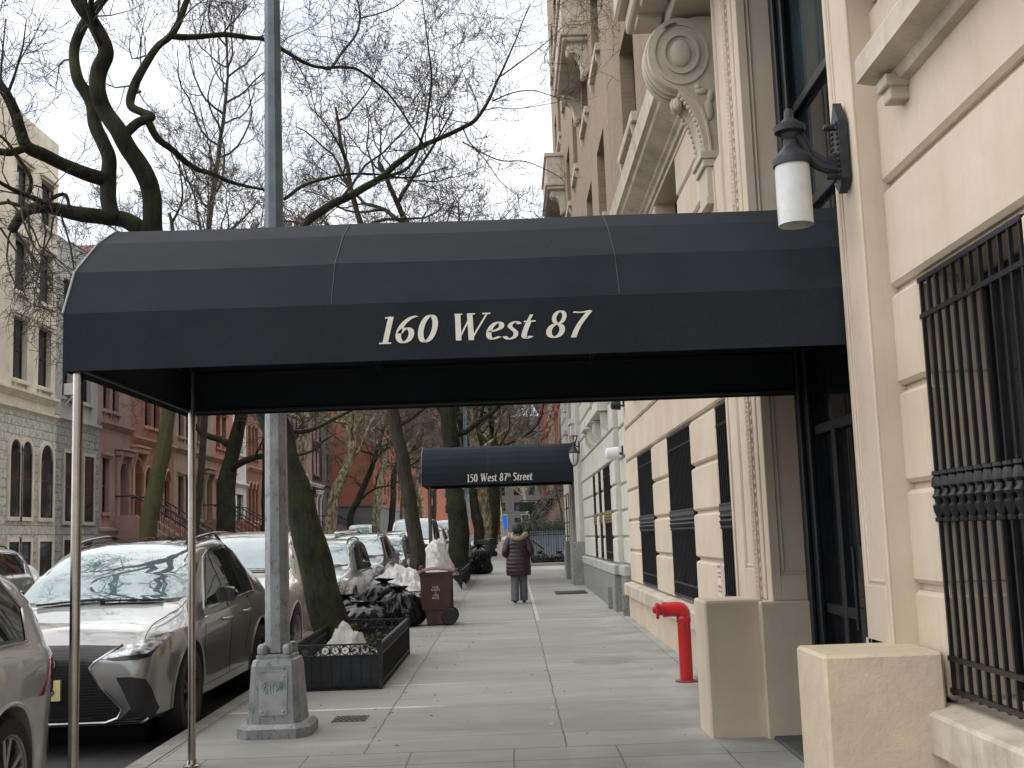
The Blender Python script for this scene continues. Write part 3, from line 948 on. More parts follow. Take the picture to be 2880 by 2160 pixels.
def ell(cx, cy, rx, ry, n=36): return [(cx + rx * math.cos(2 * PI * k / n), cy + ry * math.sin(2 * PI * k / n)) for k in range(n)]
L_ = lambda *p: ('l', p, 1.0)
C_ = lambda *p: ('c', p, 1.0)
T_ = lambda *p: ('l', p, .35)      # hairline / serif
GLY = {
 '1': (.40, [L_((.20, 0), (.20, .97)), T_((.03, .93), (.20, .965)), T_((.02, .02), (.38, .02))]),
 '6': (.62, [C_((.54, .97), (.36, .90), (.19, .70), (.11, .42), (.14, .18), (.24, .05), (.34, .03), (.45, .11), (.50, .29), (.45, .47), (.34, .54), (.22, .49), (.14, .36))]),
 '0': (.64, [('o', ell(.31, .5, .20, .475), 1.)]),
 '8': (.62, [('o', ell(.32, .745, .15, .225), .8), ('o', ell(.29, .265, .195, .24), 1.)]),
 '7': (.58, [('l', ((.06, .92), (.30, .90), (.58, .955)), .62), L_((.55, .95), (.36, .56), (.27, .30), (.22, .0))]),
 '5': (.58, [('l', ((.20, .93), (.50, .95)), .6), T_((.19, .95), (.15, .56)), C_((.15, .55), (.28, .60), (.42, .53), (.48, .36), (.42, .14), (.27, .03), (.08, .06))]),
 'W': (1.02, [L_((.10, .98), (.30, .03)), T_((.29, .03), (.52, .98)), L_((.46, .98), (.68, .03)), T_((.67, .03), (.98, .98)), T_((.0, .975), (.24, .975)), T_((.38, .975), (.62, .975)), T_((.84, .975), (1.08, .975))]),
 'e': (.52, [('c', ((.10, .30), (.30, .35), (.44, .45), (.42, .59), (.31, .635), (.18, .54), (.11, .34), (.14, .13), (.26, .04), (.46, .12)), .95)]),
 's': (.46, [('c', ((.43, .55), (.32, .635), (.19, .59), (.15, .48), (.25, .37), (.36, .26), (.37, .12), (.27, .03), (.14, .04), (.05, .12)), .85)]),
 't': (.40, [('l', ((.24, .88), (.16, .56)), .6), C_((.20, .64), (.15, .30), (.15, .10), (.24, .03), (.37, .10)), T_((.05, .63), (.40, .64))]),
 'r': (.42, [L_((.13, .64), (.13, .0)), ('c', ((.13, .40), (.22, .58), (.30, .63), (.39, .58)), .8)]),
 'h': (.50, [L_((.1, 1.), (.1, 0)), C_((.1, .42), (.2, .6), (.32, .62), (.38, .48), (.38, .0))]),
 'S': (.58, [C_((.50, .84), (.38, .96), (.22, .95), (.12, .82), (.14, .66), (.30, .52), (.45, .36), (.44, .14), (.28, .03), (.08, .10)), ]),
 ' ': (.30, []),
}
def ribbon_text(text, P, size, wide=.165, thin=.05, slant=.2, track=.03, gap=1.):
    """P(gx, gz, lift) gives the world point; returns a MB of slightly staggered flat strokes"""
    mb = MB(); x = 0.; lift = 0
    for ch in text:
        if ch == '^': continue
        adv, strokes = GLY[ch]
        for kind, pts, wk in strokes:
            closed = kind == 'o'
            q = list(pts) if kind in 'lo' else cr(pts, 7)
            if kind == 'l' and len(q) > 2: q = cr(q, 5)
            a, b = max(wide * wk, thin) / 2, thin / 2
            vs = []; n = len(q)
            for i in range(n):
                p0 = q[i - 1] if closed else q[max(i - 1, 0)]
                p1 = q[(i + 1) % n] if closed else q[min(i + 1, n - 1)]
                dx, dy = p1[0] - p0[0], p1[1] - p0[1]
                l = math.hypot(dx, dy) or 1
                nx, ny = -dy / l, dx / l
                dn = math.sqrt(a * a * nx * nx + b * b * ny * ny)
                ox, oy = a * a * nx / dn, b * b * ny / dn
                for sg in (1, -1):
                    gx, gy = q[i][0] + sg * ox, q[i][1] + sg * oy
                    vs.append(P((x + gx + gy * slant) * size, gy * size, lift))
            fs = [(2 * i, 2 * i + 1, 2 * ((i + 1) % n) + 1, 2 * ((i + 1) % n)) for i in range(n if closed else n - 1)]
            mb.add(vs, fs)
            lift += .0003
        x += adv * gap + track
    return mb, x * size

MONO = {  # single-line capitals for small print
 'A': [[(0, 0), (.3, 1), (.6, 0)], [(.12, .4), (.48, .4)]], 'C': [[(.55, .85), (.3, 1), (0, .7), (0, .3), (.3, 0), (.55, .15)]],
 'D': [[(0, 0), (0, 1), (.3, 1), (.55, .7), (.55, .3), (.3, 0), (0, 0)]], 'E': [[(.5, 1), (0, 1), (0, 0), (.5, 0)], [(0, .5), (.4, .5)]],
 'F': [[(.5, 1), (0, 1), (0, 0)], [(0, .5), (.4, .5)]], 'G': [[(.55, .85), (.3, 1), (0, .7), (0, .3), (.3, 0), (.55, .2), (.55, .45), (.3, .45)]],
 'O': [[(.3, 1), (0, .7), (0, .3), (.3, 0), (.6, .3), (.6, .7), (.3, 1)]], 'P': [[(0, 0), (0, 1), (.4, 1), (.55, .8), (.4, .5), (0, .5)]],
 'R': [[(0, 0), (0, 1), (.4, 1), (.55, .8), (.4, .5), (0, .5)], [(.3, .5), (.55, 0)]], 'S': [[(.55, .85), (.3, 1), (.02, .8), (.1, .55), (.5, .42), (.55, .2), (.3, 0), (0, .15)]],
 'T': [[(0, 1), (.6, 1)], [(.3, 1), (.3, 0)]], 'W': [[(0, 1), (.18, 0), (.35, .7), (.52, 0), (.7, 1)]], 'Y': [[(0, 1), (.3, .5), (.6, 1)], [(.3, .5), (.3, 0)]],
 '&': [[(.6, 0), (.1, .75), (.3, 1), (.45, .75), (.05, .3), (.2, 0), (.6, .4)]], ' ': [],
}
def mono_text(text, P, size, r, track=.85):
    mb = MB(); x = 0
    for ch in text:
        for s in MONO[ch]:
            mb.tube([P((x + a) * size, b * size) for a, b in s], r, 4)
        x += track
    return mb, x * size

# ================================================================== entrance canopies
def canopy(name_label, x0, x1, y0, y1, zb, zv, zt, nf, seams, poles, mat, prof=None):
    root = empty('entrance_canopy', (x0, (y0 + y1) / 2, gz((y0 + y1) / 2)), name_label, 'canopy', 'canopies over the pavement')
    ym = (y0 + y1) / 2; hw = (y1 - y0) / 2
    if prof is None:
        prof = [(-hw, zb), (-hw, zv)] + [(-hw * math.cos(PI * .5 * k / nf), zv + (zt - zv) * math.sin(PI * .5 * k / nf)) for k in range(1, nf + 1)]
    full = prof + [(-a, b) for a, b in reversed(prof[:-1])] if abs(prof[-1][0]) < 1e-6 else prof + [(-a, b) for a, b in reversed(prof)]
    mb = MB()
    n = len(full)
    nx = 24
    rings = []
    for i in range(nx + 1):
        x = x0 + (x1 - x0) * i / nx
        sag = -.006 * abs(math.sin(PI * i / nx * 3))
        rings.append([(x, ym + a, b + (sag if 1 < k < n - 2 else 0)) for k, (a, b) in enumerate(full)])
    mb.loft(rings, closed=False)
    # inner skin 12 mm inside and the street end panel
    inner = [[(p[0], ym + (p[1] - ym) * (1 - .012 / hw), p[2] - (.012 if abs(p[1] - ym) < hw * .98 else 0)) for p in r] for r in rings]
    mb.loft(inner, closed=False)
    for k in range(n - 1):   # hems closing the two skins at the bottom and ends
        pass
    for r0, r1 in ((rings, inner),):
        for e in (0, n - 1):
            for i in range(nx):
                mb.add([r0[i][e], r0[i + 1][e], r1[i + 1][e], r1[i][e]], [(0, 1, 2, 3)])
    endp = [(x0 + .004, p[1], p[2]) for p in rings[0]]
    mb.add(endp, [tuple(range(n))])
    endp2 = [(x0 + .016, p[1], p[2]) for p in inner[0]]
    mb.add(endp2, [tuple(range(n))])
    cov = mb.build('canvas_cover', mat, root, fixn=False)
    # piping and seams
    mb = MB()
    mb.tube([(x0 - .004, p[1], p[2] + .004) for p in rings[0][1:-1]], .007, 6)
    pp = mb.build('piping', M['pale_piping'], root)
    for xs in seams:
        mb = MB(); mb.tube([(xs, ym + a * 1.001, b + .002) for a, b in full[1:n // 2 + 1]], .0028, 4)
        mb.build('seam', M['seam'], root)
    # welded frame inside
    mb = MB()
    for xs in [x0 + .05] + list(seams) + [x1 - .05]:
        mb.tube([(xs, ym + a * .97, b - .03) for a, b in full[1:-1]], .014, 6)
        mb.tube([(xs, y0 + .03, zv - .01), (xs, y1 - .03, zv - .01)], .012, 6)
    for yy in (y0 + .03, y1 - .03):
        mb.tube([(x0 + .05, yy, zb + .03), (x1, yy, zb + .03)], .014, 6); mb.tube([(x0 + .05, yy, zv - .01), (x1, yy, zv - .01)], .012, 6)
    mb.tube([(x0 + .05, y0 + .03, zb + .03), (x0 + .05, y1 - .03, zb + .03)], .014, 6)
    mb.build('frame', M['frame_paint'], root)
    for px, py, pr, pm_ in poles:
        mb = MB(); g = gz(py)
        mb.lathe([(pr, -.02), (pr, zb + (.12 if py < ym else .30) - g)], (px, py, g), 16)
        p = mb.build('pole', pm_, root, smooth=True)
        mb = MB(); mb.lathe([(pr * 2.1, 0), (pr * 2.1, .012), (pr * 1.4, .02), (pr * 1.15, .05)], (px, py, g - .003), 16)
        f = mb.build('foot', pm_, None, smooth=True); f.parent = p
    return root, cov

M['pale_piping'] = pm('pale_piping', (.30, .31, .32), .6)
M['seam'] = pm('seam_thread', (.045, .048, .053), .7)
M['frame_paint'] = pm('frame_paint', (.010, .012, .016), .5, .2)
M['letters'] = pm('cream_lettering', (.70, .67, .59), .7, var=.05, scale=20)
M['brown_pole'] = pm('brown_painted_pole', (.055, .035, .028), .5, var=.2)

P_ = [atx(165, 880, -2.50), atx(212, 762, -2.50), atx(281, 685, -2.50)]
ymid, hwid = 7.69, 1.24
prof1 = [(-hwid, 2.655), (-hwid, 2.985), (-1.07, 3.265), (-.69, 3.535), (-.36, 3.70), (0, 3.76)]
can1, _ = canopy('large charcoal canvas canopy lettered 160 West 87 on two steel poles', -2.50, 2.34, 6.45, 8.93, 2.655, 2.985, 3.76, 5, (-.98, .66), [(-2.44, 6.53, .028, M['steel']), (-2.365, 8.62, .028, M['steel'])], M['canvas'], prof1)

def text_on(root, words_, fit, y, z0, z1, **k):
    """words with their starting columns, fitted so the whole runs from xa to xb; each word is a part"""
    size = z1 - z0
    xa, xb = fit
    parts = []; x = 0
    for w_, gap, up, sc in words_:
        mb, w = ribbon_text(w_, lambda a, b, l: (a, b, l), sc, **k)
        mb.v = [(v[0] + x, v[2], v[1] + up) for v in mb.v]
        parts.append(mb); x += w + gap
    tot = max(v[0] for m_ in parts for v in m_.v); lo = min(v[0] for m_ in parts for v in m_.v)
    for m_ in parts:
        m_.v = [(xa + (v[0] - lo) / (tot - lo) * (xb - xa), y - .004 - v[1], z0 + v[2] * size) for v in m_.v]
        m_.build('lettering', M['letters'], root, fixn=False)
pa, pb = aty(1066, 968, 6.45), aty(1670, 955, 6.45)
text_on(can1, [('160', .34, 0, 1.), ('West', .34, 0, 1.), ('87', 0, 0, 1.)], (pa.x, pb.x), 6.45, pa.z + .0, aty(1080, 890, 6.45).z)

p0, p1 = aty(1187, 1368, 32.4), aty(1187, 1332, 32.4)
p2 = aty(1300, 1251, 32.4)
can2, _ = canopy('smaller grey black canopy lettered 150 West 87th Street farther along', -2.47, 1.86, 32.4, 34.6, p0.z, p1.z, p2.z + .03, 6, (-.6,), [(-2.25, 32.5, .035, M['brown_pole']), (-2.42, 34.4, .035, M['brown_pole'])], M['canvas'])
pa, pb = aty(1314, 1356, 32.4), aty(1498, 1349, 32.4)
text_on(can2, [('150', .4, 0, 1.), ('West', .4, 0, 1.), ('87', .0, 0, 1.), ('th', .35, .5, .5), ('Street', 0, 0, 1.)], (pa.x, pb.x), 32.39, pa.z, pa.z + (aty(1320, 1335, 32.4).z - aty(1320, 1357, 32.4).z), slant=.04, wide=.17, thin=.09)
tag(can1, group='x'); del can1['group']; del can2['group']

# ================================================================== wall lamp on the near pilaster
def wall_lamp():
    y = 6.20; x = 1.625
    r = empty('wall_lamp', (1.92, y, 3.5), 'black iron wall lamp with milky glass cylinder on the cream pilaster', 'lamp')
    mb = MB()
    poly = [(y - .075, 3.50), (y + .075, 3.50), (y + .075, 3.86), (y, 3.97), (y - .075, 3.86)]
    mb.prism([(y - .075, 3.53), (y, 3.46), (y + .075, 3.53), (y + .075, 3.86), (y, 3.98), (y - .075, 3.86)], 'x', 1.875, 1.922)
    for k in range(11): mb.sphere((1.873, y - .05, 3.55 + k * .03), .012, 6, 4); mb.sphere((1.873, y + .05, 3.55 + k * .03), .012, 6, 4)
    for z in (3.56, 3.84): mb.lathe([(.02, 0), (.02, -.05), (.012, -.062)], (1.875, y + (.0), z), 8, 'x')
    mb.build('back_plate', M['lamp_iron'], r)
    mb = MB()
    arm = cr([(1.88, y, 3.60), (1.80, y, 3.615), (1.725, y, 3.67), (1.68, y, 3.77), (1.63, y, 3.825)], 5)
    for dz in (0,):
        mb.tube(arm, [.03] * len(arm), 8)
    web = [(p[0], p[2]) for p in arm] + [(1.70, 3.86), (1.63, 3.86)]
    mb.prism([(1.88, 3.585), (1.80, 3.60), (1.72, 3.65), (1.66, 3.76), (1.62, 3.82), (1.70, 3.85), (1.71, 3.80), (1.75, 3.71), (1.82, 3.66), (1.88, 3.70)], 'y', y - .012, y + .012)
    mb.build('bracket_arm', M['lamp_iron'], r, smooth=True)
    mb = MB()
    mb.lathe([(.105, 3.625), (.108, 3.66), (.10, 3.675), (.085, 3.69), (.075, 3.70), (.05, 3.725), (.04, 3.75), (.043, 3.765), (.036, 3.78), (.05, 3.81), (.085, 3.82), (.088, 3.855), (.06, 3.87), (.045, 3.885), (.028, 3.90), (.026, 3.94), (.016, 3.955)], (x, y, 0), 20)
    mb.build('cap', M['lamp_iron'], r, smooth=True)
    mb = MB()
    mb.lathe([(.094, 3.63), (.096, 3.45), (.0955, 3.29)], (x, y, 0), 28, cap=False)
    mb.lathe([(.090, 3.63), (.092, 3.45), (.0915, 3.29)], (x, y, 0), 28, cap=False)
    mb.lathe([(.0955, 3.29), (.0915, 3.29)], (x, y, 0), 28, cap=False)
    mb.build('glass_shade', M['milk_glass'], r, smooth=True)
M['lamp_iron'] = pm('grey_black_iron', (.028, .031, .037), .55, .2, var=.25, scale=20, bump=.25, bscale=60)
def milk():
    m, nt, b = new_mat('milk_glass')
    p = _pos(nt)
    c = _ramp(nt, _noise(nt, p, 9, 5), [(.3, (.64, .64, .62)), (.7, (.76, .76, .745))])
    nt.links.new(c, b.inputs['Base Color']); setp(b, rough=.22)
    b.inputs['Subsurface Weight'].default_value = .25; b.inputs['Subsurface Radius'].default_value = (.05, .05, .05)
    b.inputs['Transmission Weight'].default_value = .12
    return m
M['milk_glass'] = milk()
wall_lamp()

def lantern():
    p = aty(1615, 1290, 30.6)
    x, y, z = p.x, 30.6, p.z
    r = empty('wall_lantern', (1.8, y, z), 'acorn shaped black lantern with white panes beside the 150 canopy', 'lantern')
    mb = MB(); mb.tube(cr([(1.86, y, z + .30), (1.76, y, z + .38), (x + .10, y, z + .60), (x, y, z + .58), (x, y, z + .48)], 5), .02, 7)
    mb.box(1.84, 1.88, y - .06, y + .06, z + .12, z + .46, .01); mb.build('bracket_arm', M['lamp_iron'], r, smooth=True)
    mb = MB(); mb.lathe([(.14, z + .14), (.145, z + .17), (.11, z + .20), (.06, z + .30), (.035, z + .36), (.05, z + .40), (.03, z + .46)], (x, y, 0), 16)
    mb.build('cap', M['lamp_iron'], r, smooth=True)
    mb = MB(); mb.lathe([(.135, z + .14), (.13, z + .03), (.105, z - .07), (.06, z - .15), (.02, z - .19)], (x, y, 0), 16)
    mb.build('glass_shade', M['milk_glass'], r, smooth=True)
    mb = MB()
    for k in range(6):
        a = PI * k / 3 + .26
        mb.tube([(x + rr * math.cos(a), y + rr * math.sin(a), zz) for rr, zz in ((.142, z + .14), (.136, z + .03), (.11, z - .07), (.064, z - .15), (.022, z - .2))], .008, 5)
    mb.build('cage', M['lamp_iron'], r)
lantern()

def security_camera(p, wall_x, wall_y, label, mat, s=1.):
    r = empty('security_camera', p, label, 'camera')
    mb = MB()
    mb.lathe([(.05 * s, -.16 * s), (.085 * s, -.14 * s), (.10 * s, -.02 * s), (.105 * s, .05 * s), (.06 * s, .06 * s)], p, 14, 'x')
    mb.build('housing', mat, r, smooth=True)
    mb = MB(); mb.tube([(p[0] + .05 * s, p[1], p[2]), (p[0] + .16 * s, p[1] - .02, p[2] - .03), (wall_x, wall_y, p[2] + .05)], .02 * s, 6); mb.box(wall_x - .02, wall_x + .03, wall_y - .06, wall_y + .06, p[2] - .03, p[2] + .12)
    mb.build('mount', M['dark_metal'], r)
p = aty(1731, 1275, 20.9)
security_camera(tuple(p), 2.045, 20.75, 'white dome security camera on an arm above the limestone pier', M['white_paint'], 1.15)
p = aty(1738, 1140, 20.2)
security_camera(tuple(p), 2.045, 20.15, 'dark flat security light high on the cream wall under the canopy', M['dark_metal'], .8)

# ================================================================== red standpipe
def standpipe():
    g = aty(1932, 1916, 12.1); x, y = g.x, 12.1; z0 = gz(y)
    r = empty('standpipe', (x, y, z0), 'bright red fire standpipe with capped outlet beside the cream plinth', 'standpipe')
    R_ = .068
    mb = MB()
    zt = z0 + .715
    path = [(x, y, z0 - .02), (x, y, zt - .05)] + [(x - .055 + .055 * math.cos(R(a)), y, zt - .05 + .06 * math.sin(R(a))) for a in range(10, 91, 16)] + [(x - .17, y, zt + .01)]
    mb.tube(path, [R_, R_] + [R_ * 1.1] * (len(path) - 2), 20)
    mb.lathe([(R_ * 1.02, zt - .13), (R_ * 1.1, zt - .12), (R_ * 1.1, zt - .07), (R_ * 1.02, zt - .06)], (x, y, 0), 20)
    mb.build('pipe', M['fire_red'], r, smooth=True)
    mb = MB(); c = (x - .16, y, zt + .01)
    mb.lathe([(R_ * .98, 0), (R_ * 1.15, -.01), (R_ * 1.15, -.05), (R_ * .85, -.055), (R_ * .85, -.085), (R_ * 1.05, -.09), (R_ * 1.05, -.12), (R_ * .5, -.128), (R_ * .5, -.15), (.012, -.155)], c, 18, 'x')
    for k in range(3):
        a = 2 * PI * k / 3 + .5
        mb.box(c[0] - .12, c[0] - .09, c[1] + .08 * math.cos(a) - .014, c[1] + .08 * math.cos(a) + .014, c[2] + .08 * math.sin(a) - .014, c[2] + .08 * math.sin(a) + .014, .004)
    mb.build('outlet_cap', M['fire_red'], r, smooth=True)
    mb = MB(); mb.lathe([(.12, -.004), (.12, .006), (R_, .012)], (x, y, z0), 18); mb.build('floor_flange', M['fire_red_dirty'], r)
M['fire_red'] = pm('fire_red_paint', (.55, .010, .014), .36, var=.12, scale=9, coat=.3, bump=.06, bscale=25)
M['fire_red_dirty'] = pm('worn_red_paint', (.25, .06, .05), .7, var=.4, scale=20)
standpipe()

# ================================================================== street lamp posts
def octo(r, c, z, ph=PI / 8): return [(c[0] + r * math.cos(2 * PI * k / 8 + ph), c[1] + r * math.sin(2 * PI * k / 8 + ph), z) for k in range(8)]
def lamp_post(x, y, label, detail=True):
    z0 = gz(y)
    r = empty('street_lamp', (x, y, z0), label, 'street lamp', 'silver street lamp posts')
    mb = MB(); c = (0, 0)
    mb.loft([octo(.105, c, .66), octo(.104, c, 1.0), octo(.092, c, 2.9)], cap=False)
    mb.build('pole', M['galv'], r, local=True)
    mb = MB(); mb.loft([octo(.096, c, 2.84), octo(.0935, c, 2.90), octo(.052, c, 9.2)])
    mb.build('upper_pole', M['backlit_galv'], r, local=True)
    mb = MB()
    mb.loft([[(.30, .20, -.02), (.20, .30, -.02), (-.20, .30, -.02), (-.30, .20, -.02), (-.30, -.20, -.02), (-.20, -.30, -.02), (.20, -.30, -.02), (.30, -.20, -.02)],
             [(.30, .20, .07), (.20, .30, .07), (-.20, .30, .07), (-.30, .20, .07), (-.30, -.20, .07), (-.20, -.30, .07), (.20, -.30, .07), (.30, -.20, .07)],
             [(.265, .18, .105), (.18, .265, .105), (-.18, .265, .105), (-.265, .18, .105), (-.265, -.18, .105), (-.18, -.265, .105), (.18, -.265, .105), (.265, -.18, .105)]])
    def sq(h, e, z): return [(h, e, z), (e, h, z), (-e, h, z), (-h, e, z), (-h, -e, z), (-e, -h, z), (e, -h, z), (h, -e, z)]
    mb.loft([sq(.225, .17, .10), sq(.215, .165, .2), sq(.19, .15, .56), sq(.178, .14, .605), sq(.15, .12, .615)])
    mb.loft([sq(.155, .125, .61), sq(.155, .125, .64), sq(.12, .10, .65)])
    for sx in (-1, 1):
        for sy in (-1, 1):
            mb.lathe([(.035, .64), (.045, .66), (.045, .70), (.035, .725), (.01, .735)], (.105 * sx, .105 * sy, 0), 10)
    mb.build('base', M['galv'], r, local=True)
    if detail:
        mb = MB()
        Pf = lambda a, b, l: (a, -(.225 - .075 * (b - .10)) - l, b)
        def slab(a0, a1, b0, b1, l0, l1):
            v = [Pf(a, b, l) for l in (l0, l1) for a, b in ((a0, b0), (a1, b0), (a1, b1), (a0, b1))]
            mb.add(v, [(0, 1, 2, 3), (4, 5, 6, 7), (0, 1, 5, 4), (1, 2, 6, 5), (2, 3, 7, 6), (3, 0, 4, 7)])
        slab(-.115, .115, .17, .52, -.01, .008)
        slab(-.105, .095, .518, .526, .0, .014)
        for a, b in ((-.09, .20), (.085, .20), (.09, .48)):
            mb.lathe([(.013, 0), (.013, -.008), (.006, -.012)], Pf(a, b, .006), 8, 'y')
        pl = mb.build('access_plate', M['galv_light'], r, local=True)
        mb = MB()
        for s in ([(-.095, .40), (-.05, .44), (-.08, .35)], [(-.085, .385), (-.03, .42)], [(-.06, .43), (-.055, .33)], [(-.045, .40), (-.04, .335)], [(-.02, .41), (-.015, .34)], [(-.045, .365), (-.015, .375)],
                  [(.0, .41), (.005, .35)], [(.0, .40), (.02, .42), (.035, .39), (.03, .36), (.045, .385)], [(.04, .36), (.07, .435), (.08, .36)], [(.05, .39), (.085, .40)], [(.09, .45), (.06, .37), (.10, .43), (.095, .38)]):
            mb.tube([Pf(a, b, .0095) for a, b in cr(s, 4)], .0022, 4)
        g = mb.build('graffiti', pm('green_marker', (.05, .22, .20), .6), None); g.parent = pl
    mb = MB()
    arm = cr([(0, 0, 9.1), (-.15, 0, 9.5), (-.9, 0, 9.85), (-2.2, 0, 10.0)], 6)
    mb.tube(arm, .035, 8); mb.build('lamp_arm', M['galv'], r, local=True, smooth=True)
    mb = MB(); mb.loft([[(-2.1, -.05, 9.96), (-2.1, .05, 9.96), (-2.1, .05, 10.03), (-2.1, -.05, 10.03)], [(-2.3, -.13, 9.93), (-2.3, .13, 9.93), (-2.3, .1, 10.06), (-2.3, -.1, 10.06)], [(-2.75, -.11, 9.94), (-2.75, .11, 9.94), (-2.75, .07, 10.03), (-2.75, -.07, 10.03)]])
    mb.build('lamp_head', M['galv'], r, local=True)
    return r
M['galv_light'] = pm('galvanised_plate', (.36, .365, .36), .5, .35, var=.3, scale=6, dirt=.5, dirtcol=(.18, .18, .17), dscale=6, bump=.1)
lamp_post(-2.0, 9.92, 'tall silver street lamp post with graffiti on its flared base')
p = aty(1318, 1550, 44)
lamp_post(p.x, 44, 'distant silver street lamp post behind the tree by the smaller canopy', False)

# ================================================================== tree guards
M['guard_iron'] = pm('guard_black_iron', (.014, .017, .022), .5, .15, var=.35, scale=14, bump=.2, bscale=70, dirt=.25, dirtcol=(.09, .075, .06), dscale=5)
M['soil'] = pm('bed_soil', (.05, .04, .028), .95, var=.5, scale=9, bump=1., bscale=22, bdist=.04)
M['leafy'] = pm('bed_ivy', (.05, .06, .025), .8, var=.5, scale=12)
def tree_guard(x0, x1, y0, y1, h, label, solid=True, sides=('n', 'r', 'f', 'l'), ivy=False):
    ym = (y0 + y1) / 2
    r = empty('tree_guard', ((x0 + x1) / 2, ym, gz(ym)), label, 'tree guard', 'iron tree guards along the kerb')
    rail, bars, rings = MB(), MB(), MB()
    def run(ax, ay, bx, by):
        L = math.hypot(bx - ax, by - ay); n = max(2, int(round(L / .105)))
        za, zb_ = gz(ay), gz(by)
        horiz = abs(bx - ax) > abs(by - ay)
        for z, t in ((h, .017), (h - .115, .010), (.06, .013), (.012, .01)):
            if horiz: rail.box(ax, bx, ay - .014, ay + .014, za + z - t, za + z)
            else:
                v = [(ax + s, yy, zz + z - t * k) for yy, zz in ((ay, za), (by, zb_)) for s in (-.014, .014) for k in (0, 1)]
                rail.add(v, [(0, 2, 3, 1), (4, 5, 7, 6), (0, 4, 6, 2), (1, 3, 7, 5), (0, 1, 5, 4), (2, 6, 7, 3)])
        for i in range(n + 1):
            f = i / n; px, py = ax + (bx - ax) * f, ay + (by - ay) * f; z = gz(py)
            bars.box(px - .006, px + .006, py - .006, py + .006, z, z + h - .01)
            if i < n:
                qx, qy = ax + (bx - ax) * (f + .5 / n), ay + (by - ay) * (f + .5 / n)
                ring = [(qx + .043 * math.cos(2 * PI * k / 14) * (1 if horiz else 0), qy + .043 * math.cos(2 * PI * k / 14) * (0 if horiz else 1), gz(qy) + h - .068 + .043 * math.sin(2 * PI * k / 14)) for k in range(14)]
                rings.tube(ring, .006, 5, closed=True)
                rings.sphere((qx, qy, gz(qy) + h - .068), .010, 6, 4)
        if solid:
            if horiz: bars.box(ax, bx, ay + .006, ay + .012, za + .02, za + h - .12)
            else:
                s = .008 if ax < -2 else -.012
                v = [(ax + s + d, yy, gz(yy) + z) for yy in (ay, by) for d in (0, .005) for z in (.02, h - .12)]
                bars.add(v, [(0, 1, 3, 2), (4, 6, 7, 5), (0, 4, 5, 1), (2, 3, 7, 6), (1, 5, 7, 3), (0, 2, 6, 4)])
    if 'n' in sides: run(x0, y0, x1, y0)
    if 'r' in sides: run(x1, y0, x1, y1)
    if 'f' in sides: run(x0, y1, x1, y1)
    if 'l' in sides: run(x0, y0, x0, y1)
    rail.build('rail', M['guard_iron'], r); bars.build('bars', M['guard_iron'], r); rings.build('rings', M['guard_iron'], r)
    posts = [(x0, y0), (x1, y0), (x0, y1), (x1, y1)]
    for px, py in posts:
        mb = MB(); z = gz(py)
        mb.box(px - .02, px + .02, py - .02, py + .02, z - .01, z + h + .02, .004); mb.lathe([(.022, .02), (.028, .03), (.012, .045), (.026, .075), (.02, .10), (.004, .112)], (px, py, z + h), 10)
        mb.build('post', M['guard_iron'], r)
    mb = MB()
    nx, ny = 14, 30
    g = [[(x0 + (x1 - x0) * i / nx, y0 + (y1 - y0) * j / ny, gz(y0 + (y1 - y0) * j / ny) + .10 + .05 * mnoise.noise(Vector((i * .5, j * .4, x0 + y0)))) for i in range(nx + 1)] for j in range(ny + 1)]
    mb.loft(g, closed=False); mb.build('soil', M['soil'], r, smooth=True, fixn=False)
    if ivy:
        mb = MB(); q = random.Random(5)
        for k in range(1500):
            yy = q.uniform(y0 + .05, y1 - .05); xx = q.uniform(x0 + .04, x1 - .04); z = gz(yy) + .10 + q.random() ** 2 * .26; s = q.uniform(.015, .04)
            d = Vector((q.uniform(-1, 1), q.uniform(-1, 1), q.uniform(-.3, 1))).normalized(); e = d.orthogonal().normalized()
            c = Vector((xx, yy, z)); f_ = d.cross(e)
            mb.add([c, c + e * s + f_ * s * .5, c + e * 2 * s, c + e * s - f_ * s * .5], [(0, 1, 2, 3)])
        mb.build('ground_ivy', M['leafy'], r, fixn=False)
    return r
tree_guard(-2.36, -1.42, 12.35, 15.6, .47, 'black iron tree guard with ring frieze nearest the silver lamp post', True, ivy=True)
tree_guard(-2.45, -1.40, 21.5, 26.4, .50, 'black iron tree guard just behind the brown bin', True)
tree_guard(-2.45, -1.36, 30.5, 36.5, .50, 'black iron tree guard around the snow heap by the smaller canopy', True)

